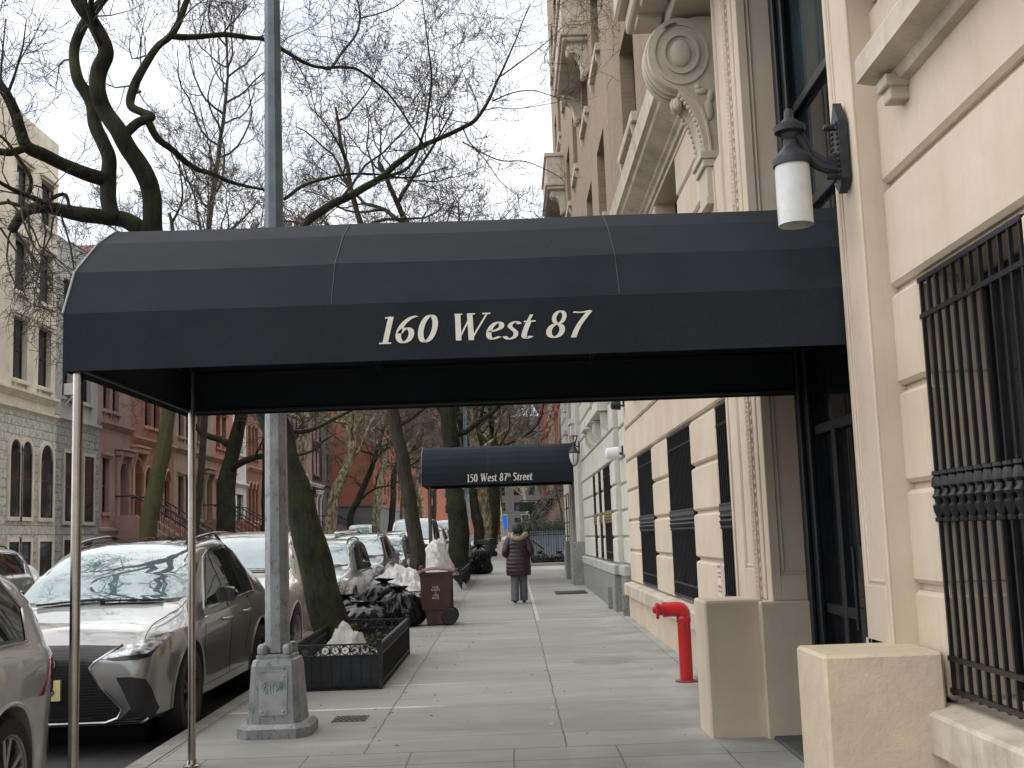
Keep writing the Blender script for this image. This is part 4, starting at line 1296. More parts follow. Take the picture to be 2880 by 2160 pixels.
# ================================================================== heaps of old snow
def snow_heap(c, rx, ry, h, label, seed, lumps=1., flat=.45):
    q = random.Random(seed); n = 80
    mb = MB(); peaks = [(q.uniform(-.45, .45), q.uniform(-.45, .45), q.uniform(.5, 1.), q.uniform(.4, .65)) for _ in range(5)] + [(0, 0, 1., .6)]
    rows = []
    for j in range(n + 1):
        row = []
        for i in range(n + 1):
            a, b = -1 + 2 * i / n, -1 + 2 * j / n
            # square grid squeezed to a disc
            u, v = a * math.sqrt(1 - b * b / 2), b * math.sqrt(1 - a * a / 2)
            rr = min(1., math.hypot(u, v))
            t = max(0., 1 - rr ** 2.2)
            k = max(pz * math.exp(-((u - px) ** 2 + (v - py) ** 2) / (pw * pw)) for px, py, pz, pw in peaks)
            x, y = c[0] + u * rx, c[1] + v * ry
            P3 = Vector((x * 3.0, y * 3.0, seed)); amp = (.9 if h < .9 else .75) * lumps
            bump_ = .15 * mnoise.fractal(P3, .8, 2.1, 5) + .15 * (.45 - abs(mnoise.noise(Vector((x * 5.5, y * 5.5, seed * 2.))))) + .085 * (.4 - abs(mnoise.noise(Vector((x * 13, y * 13, seed * 3.)))))
            z = h * t * (flat + (1 - flat) * k) + amp * t ** .5 * bump_
            jx = mnoise.noise(Vector((x * 5, y * 5, 9.))) * .07 * t
            row.append((x + jx, y + jx, gz(y) + c[2] + max(0, z) - .012))
        rows.append(row)
    mb.loft(rows, closed=False)
    o = mb.build('snow_heap', M['snow'], None, smooth=True, fixn=False)
    me = o.data; L0 = Vector((c[0], c[1], gz(c[1]) + c[2]))
    me.transform(Matrix.Translation(-L0)); o.location = L0
    return tag(o, label, 'snow heap', 'heaps of old snow')
def at_g(u, v, dz=0):
    d = ray(u, v); t = (CZ - dz) / (SLOPE * d.y - d.z); return Vector((d.x * t, d.y * t, 0))
snow_heap((-1.93, 13.5, .06), .42, 1.05, .46, 'small dirty snow heap inside the nearest tree guard', 3, .9, .4)
snow_heap((-2.35, 24.2, 0), .95, 3.0, .78, 'wide white snow bank behind the black bin bags', 11, 1.1, .8)
snow_heap((-2.10, 31.6, 0), .85, 2.6, 1.25, 'tallest peaked snow heap under the smaller canopy poles', 17, 1.1, .3)
snow_heap((-2.2, 41.5, 0), .8, 2.6, .75, 'low snow heap beyond the peaked one beside the brown bins', 23)
snow_heap((-2.3, 52, 0), .8, 4.0, .95, 'far snow heap at the foot of the pale mottled tree', 29)
snow_heap((-2.2, 66, 0), .7, 4.0, .7, 'farthest snow heap along the kerb before the blue kiosk', 31)
snow_heap((-10.9, 26.0, -.13), .9, 1.5, 1.25, 'snow heap in the far parking lane behind the grey car', 37)

# ================================================================== rubbish bags and bins
def bag_mat():
    m, nt, b = new_mat('black_bag_plastic')
    p = _obj(nt)
    n = _noise(nt, p, 5, 6, .6, (1, 1, .55), 1.4)
    c = _ramp(nt, n, [(.3, (.003, .003, .004)), (.7, (.008, .008, .010))])
    nt.links.new(c, b.inputs['Base Color']); setp(b, rough=.17, spec=.28)
    wv = _noise(nt, p, 9, 7, .62, (1, 1, .4), 2.2)
    nt.links.new(_bump(nt, wv, .10, .03), b.inputs['Normal'])
    return m
M['bag'] = bag_mat()
def bag(c, r, h, label, seed, lean=(0, 0), z0=0.):
    q = random.Random(seed)
    mb = MB(); n = 90; rings = []
    prof = [(.0, .0), (.72, .01), (.94, .10), (1.0, .28), (.97, .5), (.86, .68), (.66, .82), (.38, .91), (.14, .955), (.09, .975), (.22, 1.02), (.30, 1.07)]
    prof = cr(prof, 6)
    for i, (rr, hh) in enumerate(prof):
        ring = []
        for k in range(n):
            a = 2 * PI * k / n
            v3 = Vector((math.cos(a) * 1.6, math.sin(a) * 1.6, hh * 2.2 + seed))
            cre = abs(mnoise.noise(Vector((math.cos(a) * 4.5, math.sin(a) * 4.5, hh * 2.4 + seed * 3))))
            cre2 = abs(mnoise.noise(Vector((math.cos(a) * 10 + hh * 3, math.sin(a) * 10, hh * 7 + seed))))
            fold = 1 + .05 * math.sin(a * 9 + seed) * max(0, hh - .45) * 2 + .16 * mnoise.noise(v3) - .40 * cre - .10 * cre2 + .15
            if hh > .96: fold *= 1 + .45 * math.sin(a * 5 + seed)
            x, y = rr * r * fold * math.cos(a), rr * r * fold * math.sin(a)
            z = h * hh * (1 + .04 * mnoise.noise(Vector((math.cos(a) * 2, math.sin(a) * 2, seed))))
            ring.append((x + lean[0] * hh, y + lean[1] * hh, z))
        rings.append(ring)
    mb.loft(rings, cap=False)
    o = mb.build('rubbish_bag', M['bag'], None, smooth=True, angle=180)
    o.location = (c[0], c[1], gz(c[1]) + z0)
    return tag(o, label, 'rubbish bag', 'black rubbish bags')
bag((-1.95, 20.05, 0), .37, .62, 'tall black rubbish bag standing right beside the brown bin', 2, (-.02, 0))
bag((-2.62, 19.75, 0), .48, .42, 'squat black rubbish bag in front at the foot of the leaning tree', 5, (.05, .1))
bag((-2.33, 20.75, 0), .46, .62, 'crumpled black rubbish bag on top at the back of the pile', 8, (.05, -.1), .12)
bag((-2.95, 20.6, 0), .40, .50, 'black rubbish bag half hidden by the leaning trunk', 12)
bag((-2.25, 20.0, .0), .30, .40, 'small black rubbish bag wedged low in the middle of the pile', 15, (0, -.1), .0)
bag((-1.16, 40.2, 0), .42, .95, 'black rubbish bag standing beside the far grey bin', 19)
bag((-1.6, 47.5, 0), .40, .8, 'black rubbish bag by the distant snow heap', 21)

def wheelie_bin(x, y, label, body, lidm, rot=0., s=1., text=True, group='wheeled bins'):
    r = empty('wheeled_bin', (x, y, gz(y)), label, 'bin', group, rot)
    mb = MB()
    def sec(hx, hy, z, dx=0): return [(hx + dx, hy, z), (-hx + dx, hy, z), (-hx + dx, -hy, z), (hx + dx, -hy, z)]
    # wheels are on the +x side; a step in the body on the -x side
    mb.loft([sec(.185, .20, .012, .0), sec(.195, .205, .24, .0), sec(.235, .215, .26, -.025), sec(.27, .255, .84, -.02), sec(.285, .27, .845, -.02), sec(.285, .27, .875, -.02), sec(.25, .24, .875, -.02)])
    for yy in (-.14, .14): mb.box(.215, .255, yy - .012, yy + .012, .22, .84, .004)
    mb.tube([(.20, -.225, .14), (.20, .225, .14)], .018, 8)
    mb.box(.10, .235, -.02, .02, .10, .2)
    b = mb.build('body', body, r, local=True)
    mb = MB()
    rings = []
    for t in range(9):
        u = t / 8
        z = .905 + .055 * math.sin(PI * u) ** .7
        rings.append([(-.325 + .62 * u, -.285 + .012 * (t in (0, 8)), z - .035), (-.325 + .62 * u, -.27, z - .008), (-.325 + .62 * u, -.15, z + .012), (-.325 + .62 * u, .15, z + .012), (-.325 + .62 * u, .27, z - .008), (-.325 + .62 * u, .285, z - .035)])
    mb.loft(rings, closed=True)
    for yy in (-.19, .05): mb.box(-.30, -.255, yy, yy + .06, .93, 1.0, .01)
    mb.tube([(.30, -.2, .90), (.335, -.2, .92), (.335, .2, .92), (.30, .2, .90)], .014, 7)
    mb.build('lid', lidm, r, local=True)
    for yy in (-.24, .24):
        w = MB(); w.lathe([(.06, -.03), (.125, -.035), (.14, -.022), (.14, .022), (.125, .035), (.06, .03)], (.20, yy, .14), 22, 'y')
        o = w.build('wheel', M['rubber'], r, local=True, smooth=True)
        w = MB(); w.lathe([(.015, -.036), (.055, -.037), (.058, -.02), (.058, .02), (.055, .037), (.015, .036)], (.20, yy, .14), 14, 'y')
        h = w.build('hub', M['hub_black'], None); h.parent = o
    if text:
        mb = MB()
        for i, line in enumerate(('FOOD', 'SCRAPS', '&', 'YARD', 'WASTE')):
            t, w = mono_text(line, lambda a, b_: (a, b_, 0), .030, .003)
            z = .62 - i * .045
            t.v = [(v[0] - w / 2 - .02, v[2], z + v[1]) for v in t.v]
            mb.join(t)
        mb.v = [(v[0], -(.215 + (v[2] - .26) / .58 * .040) - .002 + v[1], v[2]) for v in mb.v]
        mb.build('lettering', pm('white_print', (.72, .71, .72), .6), r, local=True)
    return r
M['rubber'] = pm('black_rubber', (.018, .018, .019), .75, var=.25, scale=12)
M['hub_black'] = pm('hub_plastic', (.012, .012, .013), .5)
M['bin_brown'] = pm('brown_bin_plastic', (.055, .024, .016), .45, var=.18, scale=5, bump=.08, bscale=80, dirt=.25, dirtcol=(.14, .10, .08), dscale=3)
M['bin_lid'] = pm('faded_brown_lid', (.16, .055, .05), .5, var=.2, scale=4)
M['bin_grey'] = pm('dark_grey_bin_plastic', (.035, .037, .042), .5, var=.2)
wheelie_bin(-1.30, 20.12, 'brown food scraps bin with dark wheels nearest on the pavement', M['bin_brown'], M['bin_lid'])
wheelie_bin(-1.73, 39.2, 'brown bin beyond the peaked snow heap beside the far lamp post', M['bin_brown'], M['bin_brown'], PI * .5, 1, False)
wheelie_bin(-1.28, 41.8, 'second brown bin next to the far black rubbish bag', M['bin_brown'], M['bin_grey'], .3, 1, False)
wheelie_bin(-1.35, 57, 'dark grey bin beside the distant mottled tree', M['bin_grey'], M['bin_grey'], 0, 1, False)
wheelie_bin(-1.2, 62, 'farthest dark bin before the blue kiosk', M['bin_grey'], M['bin_grey'], .5, 1, False)

# ================================================================== plates and gratings in the pavement
def floor_plate(x0, x1, y0, y1, label, cat, mat, slots=None, name='metal_cover'):
    ym = (y0 + y1) / 2
    mb = MB()
    mb.add([(x0, y0, gz(y0) + .001), (x1, y0, gz(y0) + .001), (x1, y1, gz(y1) + .001), (x0, y1, gz(y1) + .001), (x0, y0, gz(y0) - .02), (x1, y0, gz(y0) - .02), (x1, y1, gz(y1) - .02), (x0, y1, gz(y1) - .02)], [(0, 1, 2, 3), (0, 1, 5, 4), (1, 2, 6, 5), (2, 3, 7, 6), (3, 0, 4, 7)])
    if slots == 'bars':
        n = int((x1 - x0) / .045)
        for i in range(n): mb.box(x0 + .02 + i * .045, x0 + .035 + i * .045, y0 + .03, y1 - .03, gz(ym) + .004, gz(ym) + .016)
        mb.box(x0, x1, y0, y0 + .03, gz(ym) + .003, gz(ym) + .018); mb.box(x0, x1, y1 - .03, y1, gz(ym) + .003, gz(ym) + .018)
    elif slots == 'studs':
        for i in range(12):
            for j in range(6):
                if (i + j) % 2: mb.box(x0 + .012 + i * (x1 - x0 - .02) / 12, x0 + .026 + i * (x1 - x0 - .02) / 12, y0 + .02 + j * (y1 - y0 - .03) / 6, y0 + .05 + j * (y1 - y0 - .03) / 6, gz(ym) + .0, gz(ym) + .007)
    o = mb.build(name, mat, None)
    return tag(o, label, cat)
M['cast'] = pm('worn_cast_iron', (.075, .07, .065), .55, .4, var=.5, scale=40, bump=.5, bscale=70)
floor_plate(-1.63, -1.33, 10.34, 10.66, 'small cast iron utility cover with raised studs near the lamp base', 'utility cover', M['cast'], 'studs')
floor_plate(.98, 1.72, 27.2, 28.3, 'dark barred vent grating in the pavement by the limestone house', 'grating', M['cast'], 'bars', 'vent_grating')
# bits of leaf litter
mb = MB(); q = random.Random(3)
for k in range(130):
    x = q.choice([q.uniform(-1.4, -.6), q.uniform(-2.6, 1.9)]); y = q.uniform(8.6, 26); s = q.uniform(.008, .026)
    a = q.uniform(0, PI); z = gz(y) + .003
    dx, dy = math.cos(a) * s, math.sin(a) * s
    mb.add([(x - dx, y - dy, z), (x + dy * .4, y - dx * .4, z + .006), (x + dx, y + dy, z + .002), (x - dy * .4, y + dx * .4, z)], [(0, 1, 2, 3)])
tag(mb.build('leaf_litter', pm('dry_leaf', (.10, .075, .045), .9, var=.4, scale=20), None, fixn=False), kind='stuff')
# ================================================================== the walking woman, seen from behind
def skinned(name, verts, edges, radii, mat, parent, sub=2):
    me = bpy.data.meshes.new(name); me.from_pydata(verts, edges, [])
    ob = bpy.data.objects.new(name, me); COL.objects.link(ob)
    md = ob.modifiers.new('s', 'SKIN'); md.use_smooth_shade = True
    for v, r in zip(me.skin_vertices[0].data, radii): v.radius = (r, r) if not hasattr(r, '__len__') else r
    me.skin_vertices[0].data[0].use_root = True
    s2 = ob.modifiers.new('u', 'SUBSURF'); s2.levels = sub; s2.render_levels = sub
    dg = bpy.context.evaluated_depsgraph_get(); dg.update()
    m2 = bpy.data.meshes.new_from_object(ob.evaluated_get(dg))
    bpy.data.objects.remove(ob)
    o = link(name, m2, mat, parent, True, True, 180)
    return o

def woman(x, y, h, label):
    r = empty('person', (x, y, gz(y)), label, 'person')
    s = h / 1.65
    V, E, Rr = [], [], []
    def add(p, rad, par=None):
        V.append(tuple(c * s for c in p)); Rr.append(rad * s if not hasattr(rad, '__len__') else tuple(q * s for q in rad))
        if par is not None: E.append((par, len(V) - 1))
        return len(V) - 1
    pel = add((0, 0, .90), (.15, .11)); sp = add((0, .01, 1.10), (.125, .10), pel); ch = add((0, .0, 1.28), (.15, .105), sp)
    nk = add((0, .015, 1.40), .055, ch); hd0 = add((0, .03, 1.47), .07, nk); hd1 = add((0, .035, 1.56), .088, hd0); hd2 = add((0, .03, 1.625), .055, hd1)
    for sx in (-1, 1):
        hip = add((.085 * sx, 0, .84), .088, pel)
        st = .10 if sx > 0 else -.05
        kn = add((.09 * sx, .02 + st * .45, .47), .058, hip); an = add((.09 * sx, st - .02, .09), .038, kn); toe = add((.10 * sx, st + .10, .035), .03, an)
        sh = add((.165 * sx, 0, 1.345), .062, ch); el = add((.25 * sx, -.03, 1.07), .045, sh); wr = add((.15 * sx, .20, 1.06), .030, el)
        pm_ = add((.12 * sx, .27, 1.08), (.034, .018), wr)
        for k, (dx, L) in enumerate(((-.024, .06), (-.009, .07), (.008, .066), (.023, .052))):
            a = add((.12 * sx + dx * .9, .30 + L * .3, 1.085), .0088, pm_); add((.105 * sx + dx * .8, .30 + L * .75, 1.065), .0075, a)
        t = add((.09 * sx, .265, 1.095), .010, pm_); add((.07 * sx, .29, 1.10), .008, t)
    skinned('body', V, E, Rr, M['skin'], r, 2)
    # quilted coat
    def puff(z): return 1 + .07 * abs(math.sin((z - .55) / .082 * PI)) ** .6
    mb = MB(); rings = []
    prof = [(.575, .225, .165), (.60, .248, .178), (.70, .25, .182), (.85, .246, .18), (1.0, .228, .165), (1.12, .205, .155), (1.25, .212, .155), (1.32, .205, .145), (1.37, .165, .125), (1.41, .10, .09)]
    zz = .575
    n = 36
    while zz <= 1.412:
        for a, b in zip(prof[:-1], prof[1:]):
            if a[0] <= zz <= b[0] + 1e-6:
                f = (zz - a[0]) / (b[0] - a[0]); rx = a[1] + (b[1] - a[1]) * f; ry = a[2] + (b[2] - a[2]) * f
                break
        k = puff(zz)
        rings.append([(rx * k * math.cos(2 * PI * i / n) * s * (1 + .02 * mnoise.noise(Vector((math.cos(2 * PI * i / n) * 3, math.sin(2 * PI * i / n) * 3, zz * 6)))), (ry * k * math.sin(2 * PI * i / n) + .0) * s, zz * s) for i in range(n)])
        zz += .0205
    mb.loft(rings)
    for sx in (-1, 1):
        path = cr([(.15 * sx, 0, 1.355), (.215 * sx, -.012, 1.24), (.262 * sx, -.035, 1.08), (.255 * sx, .02, 1.02), (.20 * sx, .11, 1.03), (.155 * sx, .19, 1.055)], 9)
        m = len(path)
        rad = [(.082 - .022 * i / m) * (1 + .09 * abs(math.sin(i / m * PI * 7)) ** .6) * s for i in range(m)]
        mb.tube([tuple(c * s for c in p) for p in path], rad, 14)
    mb.build('quilted_coat', M['plum'], r, smooth=True, local=True, angle=180)
    # fur trimmed hood lying on the shoulders
    mb = MB(); q = random.Random(4)
    core = [(.175 * math.cos(a) * s, (.02 - .15 * math.sin(a)) * s, (1.405 + .035 * math.cos(a * 2) - .02 * math.sin(a)) * s) for a in [PI * k / 18 for k in range(-2, 21)]]
    mb.tube(core, [.05 * s * (1 + .15 * mnoise.noise(Vector(c) * 30)) for c in core], 10)
    for k in range(900):
        c = Vector(core[q.randrange(len(core))]); d = Vector((q.uniform(-1, 1), q.uniform(-1, 1), q.uniform(-.8, 1))).normalized()
        b0 = c + d * .045 * s + Vector((q.uniform(-.01, .01), q.uniform(-.01, .01), 0)); e = d.orthogonal().normalized() * .006
        mb.add([b0 - e, b0 + e, b0 + d * q.uniform(.015, .032)], [(0, 1, 2)])
    mb.build('fur_trim', M['fur'], r, smooth=True, local=True, fixn=False)
    mb = MB(); mb.sphere((0, -.02 * s, 1.40 * s), .15 * s, 18, 10, (1.05, .75, .5)); mb.build('hood', M['plum'], r, smooth=True, local=True)
    # short dark hair
    mb = MB()
    vs = MB(); vs.sphere((0, .02 * s, 1.555 * s), .113 * s, 28, 18, (.98, 1.04, 1.08))
    vs.v = [tuple(Vector(p) + (Vector(p) - Vector((0, .02 * s, 1.555 * s))).normalized() * .014 * mnoise.noise(Vector(p) * 26)) for p in vs.v]
    mb.join(vs)
    for k in range(1200):
        d = Vector((q.uniform(-1, 1), q.uniform(-1, .6), q.uniform(-.6, 1))).normalized(); c = Vector((0, .02, 1.555)) * s + Vector((d.x * .11, d.y * .115, d.z * .12)) * s
        e = d.orthogonal().normalized() * .004
        t = c + Vector((d.x * .012, d.y * .012, -.035 + .02 * q.random()))
        mb.add([c - e, c + e, t], [(0, 1, 2)])
    mb.build('hair', M['hair'], r, smooth=True, local=True, fixn=False)
    # trousers and shoes
    mb = MB()
    for sx in (-1, 1):
        st = .10 if sx > 0 else -.05
        path = cr([(.075 * sx, 0, .74), (.085 * sx, .01, .62), (.09 * sx, .02 + st * .45, .45), (.092 * sx, st * .8, .25), (.093 * sx, st - .02, .055)], 5)
        mb.tube([tuple(c * s for c in p) for p in path], [(.105 - .018 * min(1, i / 12)) * s * (1 + .03 * math.sin(i * 1.7)) for i in range(len(path))], 16)
    mb.build('trousers', M['grey_cloth'], r, smooth=True, local=True, angle=60)
    for sx in (-1, 1):
        st = .10 if sx > 0 else -.05
        mb = MB(); R_ = []
        for yy, w, z1 in ((-.085, .022, .05), (-.075, .036, .075), (-.03, .042, .085), (.03, .045, .07), (.10, .047, .055), (.15, .038, .045), (.175, .018, .03)):
            R_.append([((.095 * sx + w * math.cos(a)) * s, (st + yy) * s, (max(.004, .03 + (z1 - .03 if math.sin(a) > 0 else .028) * math.sin(a))) * s) for a in [2 * PI * k / 12 for k in range(12)]])
        mb.loft(R_); sh = mb.build('shoe', M['shoe'], r, smooth=True, local=True, angle=60)
        mb = MB(); mb.loft([[(p[0], p[1], .002) for p in (R_[k][0], R_[k][6])] + [(p[0], p[1], .022 * s) for p in (R_[k][6], R_[k][0])] for k in range(7)])
        so = mb.build('sole', M['white_paint'], None); so.parent = sh
    return r
M['skin'] = pm('skin', (.45, .28, .20), .55, var=.05)
M['plum'] = pm('plum_quilted_nylon', (.024, .008, .017), .42, var=.2, scale=9, bump=.15, bscale=30, spec=.5)
M['fur'] = pm('tan_fur', (.46, .36, .24), .95, var=.55, scale=22, bump=.6, bscale=60)
M['hair'] = pm('black_hair', (.018, .016, .015), .55, var=.4, scale=40)
M['grey_cloth'] = pm('grey_wool', (.115, .12, .135), .9, var=.15, scale=14, bump=.2, bscale=90)
M['shoe'] = pm('blue_black_shoe', (.03, .035, .07), .6, var=.3, scale=20)
g_ = at_g(1470, 1696)
woman(g_.x - .06, 24.7, 1.65, 'woman in a plum quilted coat with fur hood walking away')
# ================================================================== cars
def paint(name, col, flake=.5, rough=.32):
    m, nt, b = new_mat(name)
    p = _obj(nt)
    c = _ramp(nt, _noise(nt, p, 2.2, 4), [(.3, tuple(v * .93 for v in col)), (.7, tuple(min(1, v * 1.06) for v in col))])
    d = _ramp(nt, _noise(nt, p, 6, 8, .75), [(.52, 0.), (.75, .18)])
    z = _sep(nt, p)[2]
    low = _ramp(nt, z, [(.18, .55), (.75, 0.)])
    c = _mix(nt, _math(nt, 'MAXIMUM', d, _math(nt, 'MULTIPLY', low, _noise(nt, p, 9, 4))), c, (.24, .22, .19))   # road salt and dust on the lower body
    nt.links.new(c, b.inputs['Base Color']); setp(b, rough=rough, metal=flake, coat=1., coatr=.04)
    return m
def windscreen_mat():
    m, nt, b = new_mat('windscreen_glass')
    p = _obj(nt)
    n = _ramp(nt, _noise(nt, p, 3, 6, .7), [(.3, (.06, .095, .10)), (.7, (.14, .195, .20))])  # blue-grey base puts part of the reflected sky into the glass colour
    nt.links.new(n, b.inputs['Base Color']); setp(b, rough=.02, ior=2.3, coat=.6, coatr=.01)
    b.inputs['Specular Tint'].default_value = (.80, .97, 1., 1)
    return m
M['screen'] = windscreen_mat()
M['car_glass'] = mat_glass('tinted_car_glass', (.010, .011, .012), .02, 1.5)
M['car_black'] = pm('black_car_trim', (.012, .012, .013), .45, var=.2, scale=20)
M['gloss_black'] = pm('gloss_black_trim', (.008, .008, .009), .15, var=.1)
M['chrome'] = pm('chrome_trim', (.42, .42, .43), .2, 1., var=.05)
M['alloy'] = pm('alloy_wheel', (.34, .34, .35), .3, .9, var=.1)
M['dark_alloy'] = pm('dark_alloy_wheel', (.06, .06, .065), .35, .7, var=.1)
M['tail_red'] = pm('red_lamp_lens', (.32, .008, .01), .12, var=.2, scale=30, coat=1.)
M['amber'] = pm('amber_lens', (.45, .16, .05), .15, var=.2, scale=30, coat=.8)
M['plate_cream'] = pm('plate_cream', (.62, .55, .27), .5, var=.08, scale=9)
M['plate_blue'] = pm('plate_ink', (.02, .02, .03), .5)
M['arch'] = pm('wheel_well', (.006, .006, .006), .9)
def lamp_lens():
    m, nt, b = new_mat('headlamp_lens')
    p = _obj(nt)
    c = _ramp(nt, _noise(nt, p, 14, 3, .5, (1, 1, 2.5), .5), [(.38, (.10, .10, .11)), (.52, (.36, .37, .39)), (.66, (.62, .63, .65))])
    nt.links.new(c, b.inputs['Base Color']); setp(b, rough=.12, metal=.4, coat=1., coatr=.02)
    return m
M['lens'] = lamp_lens()
def mesh_grille():
    m, nt, b = new_mat('black_mesh_grille')
    p = _obj(nt); x, y, z = _sep(nt, p)
    w = nt.nodes.new('ShaderNodeTexBrick'); nt.links.new(_comb(nt, x, z, 0.), w.inputs['Vector'])
    w.inputs['Scale'].default_value = 1; w.inputs['Brick Width'].default_value = .075; w.inputs['Row Height'].default_value = .022; w.inputs['Mortar Size'].default_value = .004
    c = _mix(nt, w.outputs['Fac'], (.004, .004, .005), (.014, .0145, .016))
    nt.links.new(c, b.inputs['Base Color']); setp(b, rough=.3)
    nt.links.new(_bump(nt, w.outputs['Fac'], .8, .01), b.inputs['Normal'])
    return m
M['mesh_grille'] = mesh_grille()

def interp(tab, s):
    """monotone cubic through (s, v) pairs"""
    n = len(tab)
    if s <= tab[0][0]: return tab[0][1]
    if s >= tab[-1][0]: return tab[-1][1]
    for i in range(n - 1):
        if tab[i][0] <= s <= tab[i + 1][0]: break
    def slope(k):
        if k <= 0 or k >= n - 1: return 0 if False else ((tab[min(k + 1, n - 1)][1] - tab[max(k - 1, 0)][1]) / (tab[min(k + 1, n - 1)][0] - tab[max(k - 1, 0)][0]))
        d0 = (tab[k][1] - tab[k - 1][1]) / (tab[k][0] - tab[k - 1][0]); d1 = (tab[k + 1][1] - tab[k][1]) / (tab[k + 1][0] - tab[k][0])
        return 0 if d0 * d1 <= 0 else 2 * d0 * d1 / (d0 + d1)
    h = tab[i + 1][0] - tab[i][0]; t = (s - tab[i][0]) / h
    a, b = tab[i][1], tab[i + 1][1]; m0, m1 = slope(i) * h, slope(i + 1) * h
    return (2 * t ** 3 - 3 * t * t + 1) * a + (t ** 3 - 2 * t * t + t) * m0 + (-2 * t ** 3 + 3 * t * t) * b + (t ** 3 - t * t) * m1

class CarBody:
    def __init__(c, L, top, bot, hw, belt, ht, wheels, wr, flare=.02, crown=.03, sill=.0):
        c.L, c.top, c.bot, c.hw, c.belt, c.ht, c.wheels, c.wr = L, top, bot, hw, belt, ht, wheels, wr
        mb = MB(); rings = []
        n = int(L / .055)
        ss = [L * i / n for i in range(n + 1)]
        ss = sorted(set([0, .012, .03, .05, .08] + ss[2:-2] + [L - .08, L - .05, L - .03, L - .012, L]))
        for s in ss: rings.append(c.section(s, flare, crown))
        mb.loft(rings)
        me = bpy.data.meshes.new('tmp'); me.from_pydata(mb.v, [], mb.f); me.validate()
        bm = bmesh.new(); bm.from_mesh(me); bmesh.ops.remove_doubles(bm, verts=bm.verts, dist=1e-4); bmesh.ops.recalc_face_normals(bm, faces=bm.faces); bm.to_mesh(me)
        c.bvh = BVHTree.FromBMesh(bm); bm.free()
        # cut the wheel wells
        ob = bpy.data.objects.new('tmp', me); COL.objects.link(ob)
        cut = MB()
        for wy in wheels:
            for sx in (-1, 1):
                x0, x1 = (.55, 1.3) if sx > 0 else (-1.3, -.55)
                cut.lathe([(wr + .065, x0), (wr + .065, x1)], (0, wy, wr - .01), 40, 'x')
        mc = bpy.data.meshes.new('cut'); mc.from_pydata(cut.v, [], cut.f); mc.validate()
        bm = bmesh.new(); bm.from_mesh(mc); bmesh.ops.recalc_face_normals(bm, faces=bm.faces); bm.to_mesh(mc); bm.free()
        oc = bpy.data.objects.new('cut', mc); COL.objects.link(oc)
        md = ob.modifiers.new('b', 'BOOLEAN'); md.operation = 'DIFFERENCE'; md.object = oc; md.solver = 'EXACT'
        dg = bpy.context.evaluated_depsgraph_get(); dg.update()
        c.mesh = bpy.data.meshes.new_from_object(ob.evaluated_get(dg)); c.mesh.materials.clear()
        bpy.data.objects.remove(ob); bpy.data.objects.remove(oc)

    def section(c, s, flare, crown):
        zt, zb, hw, be, ht = (interp(t, s) for t in (c.top, c.bot, c.hw, c.belt, c.ht))
        fl = sum(flare * math.exp(-((s - w) / .42) ** 2) for w in c.wheels)
        be = min(be, zt - .015)
        H = be - zb
        pts = [(0, zb), (hw * .55, zb), (hw * .90, zb + .005), (hw * .965, zb + .05), (hw * .975 + fl * .6, zb + .25 * H), (hw * .98 + fl, zb + .42 * H), (hw * .99 + fl, zb + .58 * H), (hw * 1.0 + fl * .7, zb + .76 * H), (hw * .998, zb + .9 * H), (hw * .985, zb + .965 * H), (hw * .955, be)]
        gx = lambda f: hw * .955 + (ht - hw * .955) * f
        Hg = zt - be
        pts += [(gx(.12), be + .14 * Hg), (gx(.36), be + .38 * Hg), (gx(.62), be + .62 * Hg), (gx(.84), be + .82 * Hg), (gx(1.) - .01, be + .93 * Hg), (gx(1.) * .93 - .015, be + .985 * Hg), (ht * .72, zt + crown * .35), (ht * .38, zt + crown * .85), (0, zt + crown)]
        return [(x, s, z) for x, z in pts] + [(-x, s, z) for x, z in reversed(pts[1:-1])]

    def hit(c, o, d):
        h = c.bvh.ray_cast(Vector(o), Vector(d))
        return (h[0], h[1]) if h[0] is not None else (None, None)

    def project(c, p, axis):
        """axis 'f' (seen from the front, p=(x,z)), 'r' rear, 's+','s-' side (p=(y,z)), 't' from above (p=(x,y))"""
        if axis == 'f': o, d = (p[0], -3, p[1]), (0, 1, 0)
        elif axis == 'r': o, d = (p[0], c.L + 3, p[1]), (0, -1, 0)
        elif axis == 's+': o, d = (3, p[0], p[1]), (-1, 0, 0)
        elif axis == 's-': o, d = (-3, p[0], p[1]), (1, 0, 0)
        else: o, d = (p[0], p[1], 4), (0, 0, -1)
        q, n = c.hit(o, d)
        if q is None:
            o2 = {'f': (p[0], .1, p[1]), 'r': (p[0], c.L - .1, p[1]), 's+': (.9, p[0], p[1]), 's-': (-.9, p[0], p[1]), 't': (p[0], p[1], 1.)}[axis]
            r = c.bvh.find_nearest(Vector(o2)); q, n = r[0], r[1]
        return q, n

    def decal(c, poly, axis, off=.004, res=.06):
        bm = bmesh.new()
        bm.faces.new([bm.verts.new((p[0], p[1], 0)) for p in poly])
        xs = [p[0] for p in poly]; ys = [p[1] for p in poly]
        for a, lo, hi in ((0, min(xs), max(xs)), (1, min(ys), max(ys))):
            v = lo + res
            while v < hi - .004:
                no = (1, 0, 0) if a == 0 else (0, 1, 0); co = (v, 0, 0) if a == 0 else (0, v, 0)
                bmesh.ops.bisect_plane(bm, geom=bm.verts[:] + bm.edges[:] + bm.faces[:], plane_co=co, plane_no=no, dist=1e-5)
                v += res
        bmesh.ops.triangulate(bm, faces=[f for f in bm.faces if len(f.verts) > 4])
        mb = MB(); bm.verts.index_update()
        vs = []
        for v in bm.verts:
            q, n = c.project((v.co.x, v.co.y), axis)
            vs.append(q + n * off)
        # a thin skirt gives the pane its edge
        fs = [tuple(v.index for v in f.verts) for f in bm.faces]
        mb.add(vs, fs)
        m = len(vs); inner = []
        idx = {}
